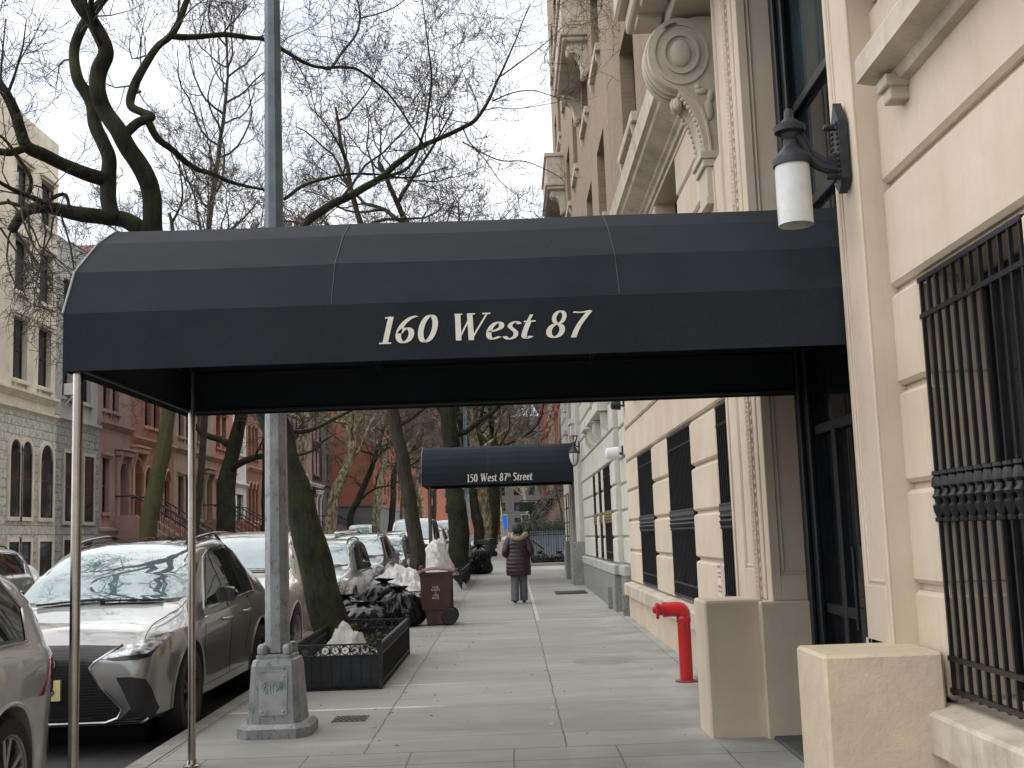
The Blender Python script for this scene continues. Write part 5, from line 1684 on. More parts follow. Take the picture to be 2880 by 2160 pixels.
        for e in bm.edges:
            if e.is_boundary:
                for v in e.verts:
                    if v.index not in idx:
                        q, n = c.project((v.co.x, v.co.y), axis); idx[v.index] = m + len(inner); inner.append(q - n * .004)
        mb.add(inner, [])
        for e in bm.edges:
            if e.is_boundary:
                a, b = e.verts[0].index, e.verts[1].index
                mb.f.append((a, b, idx[b], idx[a]))
        bm.free()
        return mb

    def line(c, pts, axis, r=.004, off=.002, sub=6, mb=None, closed=False):
        q = []
        seq = list(pts) + ([pts[0]] if closed else [])
        for a, b in zip(seq[:-1], seq[1:]):
            k = max(1, int(math.hypot(b[0] - a[0], b[1] - a[1]) / .06))
            for i in range(k): q.append((a[0] + (b[0] - a[0]) * i / k, a[1] + (b[1] - a[1]) * i / k))
        q.append(seq[-1])
        P = []
        for p in q:
            h, n = c.project(p, axis); P.append(h + n * off)
        mb = mb or MB()
        return mb.tube(P, r, 5)

def wheel_parts(root, x, y, wr, sx, alloy, spokes=5, split=True):
    t = MB(); w = .115
    prof = [(wr * .66, -w * .85), (wr * .80, -w), (wr * .94, -w * .9), (wr, -w * .6), (wr, w * .6), (wr * .94, w * .9), (wr * .80, w), (wr * .66, w * .85)]
    t.lathe(prof, (x, y, wr), 36, 'x', cap=False)
    tyre = t.build('wheel', M['rubber'], root, local=True, smooth=True)
    r = MB(); xo = x + sx * w * .62
    r.lathe([(wr * .68, sx * .02), (wr * .70, sx * .035), (wr * .64, sx * .02), (wr * .61, -sx * .05), (wr * .60, -sx * .12)], (xo, y, wr), 36, 'x', cap=False)
    r.lathe([(wr * .16, -sx * .02), (wr * .15, sx * .012), (wr * .05, sx * .018)], (xo, y, wr), 16, 'x')
    for k in range(spokes):
        a = 2 * PI * k / spokes + .3
        for da in ((-.11, .11) if split else (0,)):
            b0, b1 = a + da * .4, a + da * 1.9
            P0 = Vector((xo + sx * .005, y + wr * .12 * math.cos(b0), wr + wr * .12 * math.sin(b0))); P1 = Vector((xo + sx * .012, y + wr * .66 * math.cos(b1), wr + wr * .66 * math.sin(b1)))
            d = (P1 - P0).normalized(); n_ = d.cross(Vector((1, 0, 0))) * (.020 if split else .036)
            X = Vector((sx * .022, 0, 0))
            r.add([P0 - n_ - X, P0 + n_ - X, P1 + n_ * 1.1 - X, P1 - n_ * 1.1 - X, P0 - n_ * .8 + X * .4, P0 + n_ * .8 + X * .4, P1 + n_ * .9 + X * .4, P1 - n_ * .9 + X * .4], [(0, 1, 2, 3), (4, 5, 6, 7), (0, 1, 5, 4), (1, 2, 6, 5), (2, 3, 7, 6), (3, 0, 4, 7)])
    rim = r.build('rim', alloy, None); rim.parent = tyre
    d = MB(); d.lathe([(wr * .60, -sx * .085), (.02, -sx * .085)], (xo, y, wr), 24, 'x'); d.lathe([(wr * .42, -sx * .06), (wr * .42, -sx * .075)], (xo, y, wr), 24, 'x')
    b = d.build('brake_disc', M['arch'], None); b.parent = tyre

def car(kind, label, x, y, col, cat='car', group='parked cars', alloy=None, wheel_detail=True):
    """kind is a dict of tables; the front faces -y at y, tail at y+L"""
    root = empty('parked_car', (x, y, rz(y + 2)), label, cat, group)
    k = kind; c = k['body']
    o = link('body', c.mesh.copy(), col, root, True, True, 32)
    o.data.materials.clear(); o.data.materials.append(col)
    P = lambda name, mb, mat, parent=root, smooth=True: mb.build(name, mat, parent, smooth=smooth, local=True, fixn=True, angle=40)
    def PS(name, mb, mat, par):
        q = mb.build(name, mat, None, smooth=True, angle=40); q.parent = par; return q
    # wells and underside
    for wy in c.wheels:
        mb = MB(); mb.lathe([(c.wr + .05, -.62), (c.wr + .05, .62)], (0, wy, c.wr), 24, 'x')
        P('wheel_well', mb, M['arch'], smooth=False)
    for wy in c.wheels:
        for sx in (-1, 1): wheel_parts(root, sx * (interp(c.hw, wy) - .10), wy, c.wr, sx, alloy or M['alloy'], k.get('spokes', 5))
    # arch trims
    for wy in c.wheels:
        for ax, sx in (('s+', 1), ('s-', -1)):
            mb = MB()
            pts = [(wy + (c.wr + .078) * math.cos(R(a)), max(.2, c.wr - .01 + (c.wr + .078) * math.sin(R(a)))) for a in range(-8, 189, 7)]
            c.line(pts, ax, k.get('arch_r', .016), .0, mb=mb)
            P('arch_trim', mb, M['car_black'] if k.get('clad') else col)
    # glass
    cx_ = sum(p[0] for p in k['ws']) / len(k['ws']); cy_ = sum(p[1] for p in k['ws']) / len(k['ws'])
    P('windscreen_border', c.decal([(p[0] * 1.075, cy_ + (p[1] - cy_) * 1.10) for p in k['ws']], 't', .0015, .09), M['gloss_black'])
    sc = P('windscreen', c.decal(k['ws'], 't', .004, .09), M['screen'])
    if 'rw' in k: P('rear_window', c.decal(k['rw'], 't' if k.get('rw_axis', 't') == 't' else 'r', .004, .09), M['car_glass'])
    for ax in ('s+', 's-'):
        trim = MB()
        for nm, poly in k['side']:
            P('side_window', c.decal(poly, ax, .006, .08), M['car_glass'])
        c.line(k['dlo'], ax, .009, .004, mb=trim, closed=True)
        P('window_trim', trim, M['chrome'] if k.get('chrome') else M['gloss_black'])
        P('pillar_trim', c.decal(k['dlo'], ax, .002, .10), M['gloss_black'])
    if 'roof' in k: P('glass_roof', c.decal(k['roof'], 't', .003, .1), M['car_glass'])
    # shut lines
    for ax in ('s+', 's-'):
        sm = MB()
        for pts in k['seams']: c.line(pts, ax, .0045, -.001, mb=sm)
        P('shut_line', sm, M['arch'])
    sm = MB()
    for pts in k.get('top_seams', []): P('shut_line', c.line(pts, 't', .0045, -.001), M['arch'])
    for ax, sx in (('s+', 1), ('s-', -1)):
        for hy, hz in k['handles']:
            a, n = c.project((hy, hz), ax); b, n2 = c.project((hy + .2, hz + .005), ax)
            m_ = MB(); m_.tube([a + n * .0, a + n * .035, b + n2 * .035, b + n2 * .0], .014, 7); P('door_handle', m_, k.get('handle_mat', col))
    # mirrors
    for sx in (-1, 1):
        my, mz = k['mirror']; hx = interp(c.hw, my) * .955
        mb = MB()
        mb.loft([[(sx * (hx - .02), my + .03, mz + .02), (sx * (hx - .02), my + .10, mz + .02), (sx * (hx - .02), my + .10, mz - .03), (sx * (hx - .02), my + .03, mz - .03)],
                 [(sx * (hx + .05), my + .0, mz + .06), (sx * (hx + .05), my + .12, mz + .06), (sx * (hx + .05), my + .12, mz - .03), (sx * (hx + .05), my + .0, mz - .03)],
                 [(sx * (hx + .12), my - .03, mz + .12), (sx * (hx + .12), my + .11, mz + .13), (sx * (hx + .12), my + .11, mz - .03), (sx * (hx + .12), my - .03, mz - .02)],
                 [(sx * (hx + .22), my - .01, mz + .11), (sx * (hx + .22), my + .10, mz + .115), (sx * (hx + .22), my + .10, mz - .01), (sx * (hx + .22), my - .01, mz + .0)],
                 [(sx * (hx + .26), my + .04, mz + .07), (sx * (hx + .26), my + .09, mz + .07), (sx * (hx + .26), my + .09, mz + .03), (sx * (hx + .26), my + .04, mz + .03)]])
        P('mirror', mb, k.get('mirror_mat', col))
    # front face
    for nm, poly, mat, off in k['front']:
        both = [poly] if nm in ('grille', 'lower_grille', 'plate', 'bumper_trim', 'badge') else [poly, [(-a, b) for a, b in poly]]
        for pl in both: P(nm, c.decal(pl, 'f', off, .035), mat)
    lm = MB()
    for pts, r_ in k.get('front_lines', []):
        c.line(pts, 'f', r_, .004, mb=lm)
        if any(abs(p[0]) > .02 for p in pts) and not k.get('sym_done'): c.line([(-a, b) for a, b in pts], 'f', r_, .004, mb=lm)
    if lm.v: P('bright_trim', lm, M['chrome'])
    for nm, poly, mat, off in k.get('rear', []):
        for pl in ([poly] if nm in ('plate', 'bumper_trim') else [poly, [(-a, b) for a, b in poly]]): P(nm, c.decal(pl, 'r', off, .06), mat)
    for nm, poly, mat, off in k.get('side_decals', []):
        for ax in ('s+', 's-'): P(nm, c.decal(poly, ax, off, .06), mat)
    if k.get('clad'):
        for ax in ('s+', 's-'): P('sill_cladding', c.decal([(c.wheels[0] + c.wr + .09, interp(c.bot, 2) + .02), (c.wheels[1] - c.wr - .09, interp(c.bot, 2) + .02), (c.wheels[1] - c.wr - .09, .40), (c.wheels[0] + c.wr + .09, .38)], ax, .003, .1), M['car_black'])
    # roof rails, wipers
    if k.get('rails'):
        for sx in (-1, 1):
            pts = []
            y0, y1 = k['rails']
            for i in range(15):
                yy = y0 + (y1 - y0) * i / 14
                q, n = c.project((sx * (interp(c.ht, yy) - .10), yy), 't')
                pts.append(q + Vector((0, 0, .05 * min(1, 4 * math.sin(PI * i / 14)) - .005)))
            mb = MB(); mb.tube(pts, .016, 6); P('roof_rail', mb, k.get('rail_mat', M['gloss_black']))
    w0 = k['ws'][0]
    for x0, x1 in ((-.55, .05), (.02, .58)):
        yb = k['wiper_y']
        pts = []
        for i in range(7):
            q, n = c.project((x0 + (x1 - x0) * i / 6, yb - .02 + .03 * i / 6), 't'); pts.append(q + n * .018)
        mb = MB(); mb.tube(pts, .009, 5); P('wiper', mb, M['arch'])
    return root

# ---- kinds -----------------------------------------------------------------------------------------------
def suv_kind(L, H, W, hood=1.0, wr=.365, ws0=1.18, ws1=2.05, roof_end=3.95, nose=.78, boxy=0., clear=.24, belt=1.02):
    hw = W / 2
    f = .80 if not boxy else .9
    top = [(0, nose - .10), (.03, nose - .03), (.09, nose + .02), (.30, hood - .07), (.75, hood), (ws0 - .06, hood + .06), (ws0 + .06, hood + .10), ((ws0 + ws1) / 2, (hood + .08 + H - .05) / 2 + .015), (ws1, H - .095), (ws1 + .35, H - .035), (ws1 + 1.0, H), (roof_end - .45, H - .02), (roof_end, H - .07 - .05 * (1 - boxy)), (roof_end + .12 + .2 * (1 - boxy), H - .28), (L - .14, belt + .10), (L - .06, belt - .02), (L - .02, belt - .12), (L, belt - .20)]
    bot = [(0, clear + .06), (.03, clear + .015), (.10, clear), (L - .25, clear + .02), (L - .06, clear + .10), (L, clear + .20)]
    hwt = [(0, hw * .74), (.02, hw * .80), (.06, hw * .86), (.16, hw * .925), (.40, hw * .97), (.9, hw * .99), (L * .5, hw), (L - .9, hw * .99), (L - .35, hw * .96), (L - .12, hw * .91), (L - .04, hw * .86), (L, hw * .78)]
    bl = [(0, nose - .16), (.10, nose - .03), (.5, hood - .10), (ws0, hood - .03), (2.2, belt - .02), (L - .9, belt + .03), (L - .15, belt + .0), (L, belt - .24)]
    htt = [(0, hw * .62), (.1, hw * .74), (.5, hw * .80), (ws0 - .1, hw * .84), (ws0 + .1, hw * .83), (ws1, hw * (.70 + .08 * boxy)), (ws1 + .8, hw * (.70 + .1 * boxy)), (roof_end - .3, hw * (.66 + .12 * boxy)), (roof_end + .1, hw * (.66 + .12 * boxy)), (L - .1, hw * .80), (L, hw * .66)]
    fa, ra = .90, L - .98
    body = CarBody(L, top, bot, hwt, bl, htt, (fa, ra), wr)
    g = lambda t, s: interp(t, s)
    zb = lambda s: interp(bl, s) + .035
    zt = lambda s: interp(top, s) - .075
    rsy = roof_end + .05
    a0 = ws0 + .30
    B = [(a0, zb(a0))] + [(s, zb(s)) for s in (1.9, 2.4, 2.9, 3.4, rsy - .25)]
    T = [(rsy - .12, zb(rsy) + .22), (rsy - .32, zt(rsy - .32) - .02)] + [(s, zt(s)) for s in (rsy - .7, 2.9, 2.5, ws1 + .25)] + [(ws1 + .02, zt(ws1 + .02) - .02)]
    dlo = B + T
    def clip(s0, s1, d=.03):
        bb = [(s, zb(s) + d) for s in [s0 + (s1 - s0) * i / 4 for i in range(5)]]
        tt = [(s, zt(s) - d) for s in [s1 + (s0 - s1) * i / 4 for i in range(5)]]
        return bb + tt
    m1, m2 = 2.30, 3.32
    m2 = min(m2, rsy - .75)
    fr = [(a0 + .10, zb(a0) + .03), (m1 - .03, zb(m1) + .03), (m1 - .03, zt(m1) - .03), (ws1 + .10, zt(ws1 + .1) - .03)]
    mid = clip(m1 + .03, m2 - .03)
    back = [(m2 + .03, zb(m2) + .03), (rsy - .30, zb(rsy - .3) + .03), (rsy - .17, zb(rsy) + .21), (rsy - .36, zt(rsy - .36) - .05), (m2 + .03, zt(m2) - .03)]
    wt = ws1 + .02
    ws = [(-hw * .82, ws0 + .16), (-hw * .45, ws0 + .05), (0, ws0 + .02), (hw * .45, ws0 + .05), (hw * .82, ws0 + .16), (hw * .64, wt), (hw * .3, wt + .03), (0, wt + .04), (-hw * .3, wt + .03), (-hw * .64, wt)]
    k = dict(body=body, ws=ws, wiper_y=ws0 + .05, dlo=dlo, side=[('front', fr), ('mid', mid), ('back', back)], mirror=(ws0 + .38, belt + .06),
             seams=[[(a0 - .12, belt - .06), (a0 - .18, .75), (a0 - .10, .42)], [(m1, zb(m1)), (m1 + .02, .75), (m1, .38)], [(m2 + .12, zb(m2)), (m2 + .10, .80), (m2 - .08, .55)], [(a0 - .1, .36), (m2 - .1, .38)]],
             top_seams=[[(-hw * .80, .10), (-hw * .76, .6), (-hw * .82, ws0 + .1)], [(hw * .80, .10), (hw * .76, .6), (hw * .82, ws0 + .1)], [(-.6, .07), (0, .04), (.6, .07)], [(-hw * .62, wt + .03), (0, wt + .07), (hw * .62, wt + .03)]],
             handles=[(m1 - .32, belt - .13), (m2 - .22, belt - .11)])
    # rear glass seen from behind
    k['rw'] = [(-hw * .66, H - .20), (hw * .66, H - .20), (hw * .72, belt + .10), (-hw * .72, belt + .10)]; k['rw_axis'] = 'r'
    return k

SUV = {}
def build_kinds():
    # crossover with the hourglass mesh grille
    k = suv_kind(4.66, 1.67, 1.89, hood=1.0, wr=.372, ws0=1.20, ws1=2.15, roof_end=3.75, nose=.80, belt=1.03)
    gril = [(-.58, .83), (-.30, .845), (0, .85), (.30, .845), (.58, .83), (.40, .72), (.36, .68), (.46, .52), (.62, .36), (.60, .31), (.50, .275), (-.50, .275), (-.60, .31), (-.62, .36), (-.46, .52), (-.36, .68), (-.40, .72)]
    k['front'] = [('grille', gril, M['mesh_grille'], .004),
                  ('headlight', [(.44, .735), (.52, .775), (.68, .845), (.86, .90), (.90, .885), (.87, .82), (.80, .765), (.62, .755)], M['lens'], .006),
                  ('headlight_recess', [(.50, .735), (.62, .752), (.80, .762), (.86, .80), (.83, .745), (.74, .725), (.58, .722)], M['gloss_black'], .0055),
                  ('side_intake', [(.585, .60), (.70, .60), (.80, .575), (.83, .50), (.86, .34), (.84, .29), (.62, .285), (.70, .36), (.66, .46)], M['car_black'], .010),
                  ('bumper_trim', [(-.86, .275), (.86, .275), (.84, .245), (-.84, .245)], M['car_black'], .006),
                  ('plate', [(-.155, .44), (.155, .44), (.155, .595), (-.155, .595)], M['plate_cream'], .03),
                  ('fog_lamp', [(.77, .335), (.795, .335), (.795, .365), (.77, .365)], M['lens'], .008)]
    k['front_lines'] = [([(.60, .835), (.41, .72), (.375, .68), (.475, .52), (.635, .36), (.60, .295), (.50, .262), (0, .262)], .010), ([(0, .225), (.45, .225), (.62, .20), (.84, .23)], .012)]
    k['rails'] = (2.1, 3.6); k['mirror_mat'] = M['gloss_black']; k['chrome'] = True
    k['roof'] = [(-.56, 2.24), (-.3, 2.28), (.3, 2.28), (.56, 2.24), (.54, 3.5), (-.54, 3.5)]
    SUV['crossover'] = k
    # large upright white suv
    k = suv_kind(4.92, 1.79, 1.93, hood=1.12, wr=.385, ws0=1.28, ws1=2.02, roof_end=4.35, nose=.98, boxy=.7, belt=1.10)
    k['front'] = [('grille', [(-.50, .90), (.50, .90), (.46, .62), (-.46, .62)], M['mesh_grille'], .004), ('headlight', [(.58, .92), (.80, .96), (.88, .93), (.86, .78), (.62, .76)], M['lens'], .006), ('lower_grille', [(-.5, .52), (.5, .52), (.46, .36), (-.46, .36)], M['car_black'], .004), ('fog_lamp', [(.66, .50), (.80, .50), (.80, .42), (.66, .42)], M['lens'], .006), ('plate', [(-.155, .47), (.155, .47), (.155, .625), (-.155, .625)], M['white_paint'], .02)]
    k['front_lines'] = [([(.51, .91), (.47, .61), (0, .61)], .012), ([(0, .91), (.51, .91)], .012)]
    k['rails'] = (2.2, 4.1); k['rail_mat'] = M['chrome']; k['spokes'] = 6; SUV['big'] = k
    # boxy wagon
    k = suv_kind(4.45, 1.60, 1.74, hood=.97, wr=.34, ws0=1.22, ws1=1.92, roof_end=4.0, nose=.80, boxy=.9, belt=.98)
    k['front'] = [('grille', [(-.44, .80), (.44, .80), (.42, .66), (-.42, .66)], M['mesh_grille'], .004), ('headlight', [(.50, .82), (.74, .83), (.80, .80), (.78, .66), (.50, .66)], M['lens'], .006), ('indicator', [(.785, .79), (.845, .77), (.84, .66), (.785, .66)], M['amber'], .006), ('lower_grille', [(-.5, .46), (.5, .46), (.46, .34), (-.46, .34)], M['car_black'], .004), ('fog_lamp', [(.56, .46), (.70, .46), (.70, .35), (.56, .35)], M['lens'], .006), ('plate', [(-.155, .47), (.155, .47), (.155, .625), (-.155, .625)], M['white_paint'], .02)]
    k['rails'] = (2.0, 3.8); SUV['wagon'] = k; k['mirror_mat'] = M['car_black']
    # rounded compact suv
    k = suv_kind(4.6, 1.68, 1.80, hood=1.02, wr=.35, ws0=1.15, ws1=2.0, roof_end=3.85, nose=.82, belt=1.03)
    k['front'] = [('grille', [(-.36, .78), (.36, .78), (.30, .62), (-.30, .62)], M['car_black'], .004), ('headlight', [(.46, .76), (.70, .86), (.84, .90), (.85, .83), (.72, .72), (.50, .68)], M['lens'], .006), ('lower_grille', [(-.6, .50), (.6, .50), (.5, .32), (-.5, .32)], M['car_black'], .004), ('fog_lamp', [(.66, .46), (.78, .46), (.78, .36), (.66, .36)], M['lens'], .006), ('plate', [(-.155, .42), (.155, .42), (.155, .575), (-.155, .575)], M['white_paint'], .02)]
    k['rails'] = (2.05, 3.6); k['clad'] = True; SUV['compact'] = k
    # tall estate whose tail faces the next car
    k = suv_kind(4.70, 1.69, 1.90, hood=1.02, wr=.375, ws0=1.25, ws1=2.15, roof_end=4.30, nose=.84, boxy=.5, belt=1.10)
    k['front'] = [('grille', [(-.40, .82), (.40, .82), (.38, .56), (-.38, .56)], M['mesh_grille'], .004), ('headlight', [(.48, .80), (.82, .84), (.84, .76), (.50, .70)], M['lens'], .006), ('lower_grille', [(-.6, .44), (.6, .44), (.5, .32), (-.5, .32)], M['car_black'], .004)]
    k['rear'] = [('tail_light', [(.62, 1.42), (.68, 1.40), (.78, 1.10), (.90, 1.02), (.92, .80), (.84, .78), (.82, .95), (.72, 1.02), (.66, 1.2)], M['tail_red'], .008), ('plate', [(-.155, .70), (.155, .70), (.155, .855), (-.155, .855)], M['white_paint'], .02), ('bumper_trim', [(-.84, .46), (.84, .46), (.82, .32), (-.82, .32)], M['car_black'], .006)]
    k['side_decals'] = [('tail_light', [(4.50, 1.02), (4.60, 1.0), (4.66, .82), (4.60, .80), (4.54, .92)], M['tail_red'], .007)]
    k['chrome'] = True; k['rails'] = (2.1, 3.9); k['spokes'] = 5; SUV['estate'] = k
    # van
    k = suv_kind(5.2, 2.15, 1.95, hood=1.18, wr=.34, ws0=.75, ws1=1.55, roof_end=5.0, nose=.9, boxy=1., belt=1.15)
    k['front'] = [('grille', [(-.45, .92), (.45, .92), (.42, .72), (-.42, .72)], M['car_black'], .004), ('headlight', [(.55, .94), (.82, 1.0), (.84, .8), (.58, .74)], M['lens'], .006), ('lower_grille', [(-.6, .5), (.6, .5), (.5, .36), (-.5, .36)], M['car_black'], .004)]
    SUV['van'] = k
build_kinds()

PT = {n: paint('paint_' + n, c, f) for n, c, f in (('champagne', (.26, .253, .245), .75), ('pearl', (.66, .61, .53), .15), ('silver', (.40, .41, .42), .7), ('pale', (.50, .495, .48), .25), ('charcoal', (.045, .048, .055), .6), ('dark_grey', (.10, .105, .115), .6), ('oxblood', (.10, .015, .018), .4), ('white', (.72, .72, .71), .05), ('green_grey', (.07, .078, .07), .6), ('blue_grey', (.16, .19, .24), .6), ('black', (.014, .014, .016), .4))}

lex = car(SUV['crossover'], 'champagne crossover with a black hourglass mesh grille facing us', -3.88, 9.68, PT['champagne'], alloy=M['dark_alloy'])
lex.scale = (1.035, 1.035, 1.055)
# the number plate's visible letters and the round grille badge
mb = MB()
c_ = SUV['crossover']['body']
for ch, cx in (('S', -.005), ('G', .062)):
    t, w = mono_text(ch, lambda a, b: (cx + a, 0, .485 + b), .075, .006)
    mb.join(t)
q_, n_ = c_.project((0, .52), 'f')
mb.v = [(v[0], q_.y - .036, v[2]) for v in mb.v] if False else [(v[0], v[1] + q_.y - .034, v[2]) for v in mb.v]
k_ = mb.build('lettering', M['plate_blue'], lex, local=True)
mb = MB()
mb.tube([(.105 * math.cos(2 * PI * i / 26), q_.y - .012 + .0, .715 + .075 * math.sin(2 * PI * i / 26)) for i in range(26)], .007, 6, closed=True)
mb.tube([(-.05, q_.y - .012, .77), (-.035, q_.y - .012, .68), (.06, q_.y - .012, .68)], .009, 6)
mb.build('badge', M['chrome'], lex, local=True)
car(SUV['estate'], 'pale silver estate cut off by the frame edge, its tail towards the mesh grille', -4.03, 8.2 - 4.70, PT['pale'])
car(SUV['big'], 'large pearl white suv behind the leaning mossy tree', -3.92, 15.1, PT['pearl'])
car(SUV['wagon'], 'boxy silver wagon with amber corner lights behind the bin bags', -3.87, 21.3, PT['silver'])
car(SUV['compact'], 'dark grey suv behind the boxy silver wagon', -3.86, 26.9, PT['dark_grey'])
car(SUV['wagon'], 'silver blue wagon behind the dark grey suv', -3.95, 33.2, PT['blue_grey'])
car(SUV['compact'], 'dark red suv behind the snow bank', -3.95, 38.6, PT['oxblood'])
car(SUV['van'], 'tall white van parked past the dark red suv', -3.95, 45.0, PT['white'], 'van')
car(SUV['big'], 'pinkish white suv beside the far tall lamp post', -3.95, 51.6, PT['pearl'])
car(SUV['compact'], 'silver suv near the far end of the kerb row', -3.95, 58., PT['silver'])
car(SUV['van'], 'white delivery van farthest along the kerb row', -3.9, 66., PT['white'], 'van')
car(SUV['wagon'], 'charcoal wagon last in the kerb row', -3.9, 74., PT['charcoal'])
# far side of the street
FX = -10.75
car(SUV['estate'], 'grey suv with a red tail lamp at the left edge across the road', FX, 19.6, PT['silver'])
car(SUV['compact'], 'dark green wagon across the road behind the steel canopy pole', FX, 29.2, PT['green_grey'])
car(SUV['crossover'], 'pale silver crossover across the road between the two canopy poles', FX, 35.3, PT['silver'])
car(SUV['compact'], 'charcoal suv across the road left of the second canopy pole', FX, 41.2, PT['charcoal'])
car(SUV['big'], 'white suv across the road right of the silver lamp post', FX, 47.2, PT['white'])
car(SUV['wagon'], 'silver wagon across the road behind the leaning tree', FX, 53.5, PT['silver'])
car(SUV['compact'], 'blue grey suv across the road past the leaning tree', FX, 59.5, PT['blue_grey'])
car(SUV['wagon'], 'pale wagon across the road before the mottled trees', FX, 66, PT['pale'])
car(SUV['big'], 'dark suv far across the road by the mottled trees', FX, 73, PT['charcoal'])
car(SUV['van'], 'white van far across the road', FX, 81, PT['white'], 'van')
# ================================================================== town houses
def house(y0, y1, xf, sgn, roof, wall, trim, label, cols, floors, base_h=1.0, base_mat=None, door=None, arch=(), cornice_h=.9, stoop=True, frame=None, belts=(), bay=None, hoods=False, sills=True, group=None, name='town_house', ladder=False):
    """facade in the plane x=xf; sgn=-1 faces +x (left of the road), sgn=1 faces -x.
    cols: list of (ya, yb); floors: list of (za, zb); door: (ya, yb, za, zb)"""
    zg = gz((y0 + y1) / 2)
    r = empty(name, (xf + sgn * 4, (y0 + y1) / 2, zg), label, 'house', group)
    out = -sgn     # towards the road
    frame = frame or M['dark_metal']
    holes = []
    for fi, (za, zb) in enumerate(floors):
        for a, b in cols:
            if door and fi == door[4] and not (b < door[0] - .05 or a > door[1] + .05): continue
            holes.append((a, b, za, zb, fi))
    if door: holes.append((door[0], door[1], door[2], door[3], 99))
    bz = base_h
    lowh = [h for h in holes if h[2] < bz]; uph = [h for h in holes if h[2] >= bz]
    mb = MB(); holed_wall(mb, xf, y0, y1, bz, roof, uph, .32, sgn)
    xb = xf + sgn * 10
    mb.add([(xf, y0, zg - .3), (xb, y0, zg - .3), (xb, y0, roof), (xf, y0, roof)], [(0, 1, 2, 3)])
    mb.add([(xf, y1, zg - .3), (xb, y1, zg - .3), (xb, y1, roof), (xf, y1, roof)], [(3, 2, 1, 0)])
    mb.add([(xf, y0, roof), (xb, y0, roof), (xb, y1, roof), (xf, y1, roof)], [(0, 1, 2, 3)])
    mb.build('wall', wall, r, fixn=False)
    if bz > zg:
        mb = MB(); holed_wall(mb, xf + out * .10, y0 + .01, y1 - .01, zg - .3, bz - .003, lowh, .42, sgn); mb.build('base_wall', base_mat or wall, r, fixn=False)
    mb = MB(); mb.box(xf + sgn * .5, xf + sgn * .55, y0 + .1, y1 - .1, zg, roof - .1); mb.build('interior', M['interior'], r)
    # heads of arched openings: the wall closes the corners
    wins = {}
    for a, b, za, zb, fi in holes:
        tr = MB(); sl = MB()
        if fi in arch:
            rad = (b - a) / 2; cy = (a + b) / 2; zc = zb - rad
            for side in (-1, 1):
                pts = [(cy + side * rad, zb), (cy, zb)] + [(cy + side * rad * math.sin(R(t)), zc + rad * math.cos(R(t))) for t in range(0, 91, 15)]
                tr.prism(pts, 'x', xf + out * .004, xf + sgn * .31)
            ring = [(xf + out * .04, cy + (rad + .09) * math.cos(R(t)), zc + (rad + .09) * math.sin(R(t))) for t in range(0, 181, 12)]
            tr.tube(ring, .07, 6)
        elif fi != 99 and hoods:
            tr.box(xf + out * .16, xf, a - .16, b + .16, zb + .10, zb + .24, .02); tr.box(xf + out * .08, xf, a - .10, b + .10, zb + .01, zb + .10)
        if fi != 99 and sills:
            sl.box(xf + out * .12, xf + sgn * .1, a - .12, b + .12, za - .16, za - .004, .015)
            for yy in (a + .08, b - .08): sl.prism([(xf + out * .10, za - .17), (xf, za - .17), (xf, za - .42)], 'y', yy - .07, yy + .07)
        wins[(a, b, za, zb)] = (tr, sl)
    for zb in belts:
        tr = MB(); tr.prism([(xf + out * .02, zb - .16), (xf + out * .16, zb), (xf + out * .22, zb + .04), (xf + out * .22, zb + .14), (xf, zb + .20), (xf, zb - .16)], 'y', y0 + .005, y1 - .005)
        tr.build('belt_course', trim, r)
    if cornice_h:
        tr = MB()
        tr.prism([(xf, roof - cornice_h), (xf + out * .10, roof - cornice_h), (xf + out * .12, roof - .35), (xf + out * .45, roof - .18), (xf + out * .52, roof + .02), (xf + out * .50, roof + .14), (xf, roof + .18)], 'y', y0 + .01, y1 - .01)
        n = int((y1 - y0) / .7)
        for i in range(n): yy = y0 + (i + .5) * (y1 - y0) / n; tr.prism([(xf + out * .08, roof - cornice_h), (xf + out * .20, roof - .5), (xf + out * .40, roof - .22), (xf + out * .08, roof - .22)], 'y', yy - .08, yy + .08)
        tr.build('cornice', trim, r, fixn=False)
    if door:
        tr = MB()
        tr.box(xf + out * .30, xf, door[0] - .40, door[1] + .40, door[3] + .30, door[3] + .55, .03); tr.box(xf + out * .38, xf, door[0] - .46, door[1] + .46, door[3] + .55, door[3] + .66, .02)
        for yy in (door[0] - .2, door[1] + .2):
            tr.box(xf + out * .14, xf, yy - .13, yy + .13, door[2], door[3] + .05, .02); tr.prism([(xf + out * .14, door[3] - .35), (xf + out * .30, door[3] + .29), (xf, door[3] + .29), (xf, door[3] - .35)], 'y', yy - .11, yy + .11)
        tr.build('door_surround', trim, r, fixn=False)
    for a, b, za, zb, fi in holes:
        tr, sl = wins[(a, b, za, zb)]
        if fi == 99:
            if tr.v: tr.build('door_arch', trim, r, fixn=False)
            d = MB(); x = xf + sgn * .30
            d.box(x, x + sgn * .06, a, b, za, zb); ym = (a + b) / 2
            for p, q in ((a + .1, ym - .05), (ym + .05, b - .1)): d.box(x - sgn * .02, x, p, q, za + .15, za + 1.0, .01); d.box(x - sgn * .02, x, p, q, za + 1.1, zb - .15, .01)
            dd = d.build('door', M['door_wood'], r)
            h = MB(); h.sphere((x - sgn * .06, ym + .08, za + 1.0), .04, 8, 6); hh = h.build('handle', M['chrome'], None); hh.parent = dd
        else:
            w = sash(xf + sgn * .20, a, b, za, zb, frame, M['house_glass'], r, sgn, .06)
            for nm, m_ in (('head', tr), ('sill', sl)):
                if m_.v: e_ = m_.build(nm, trim, None, fixn=False); e_.parent = w
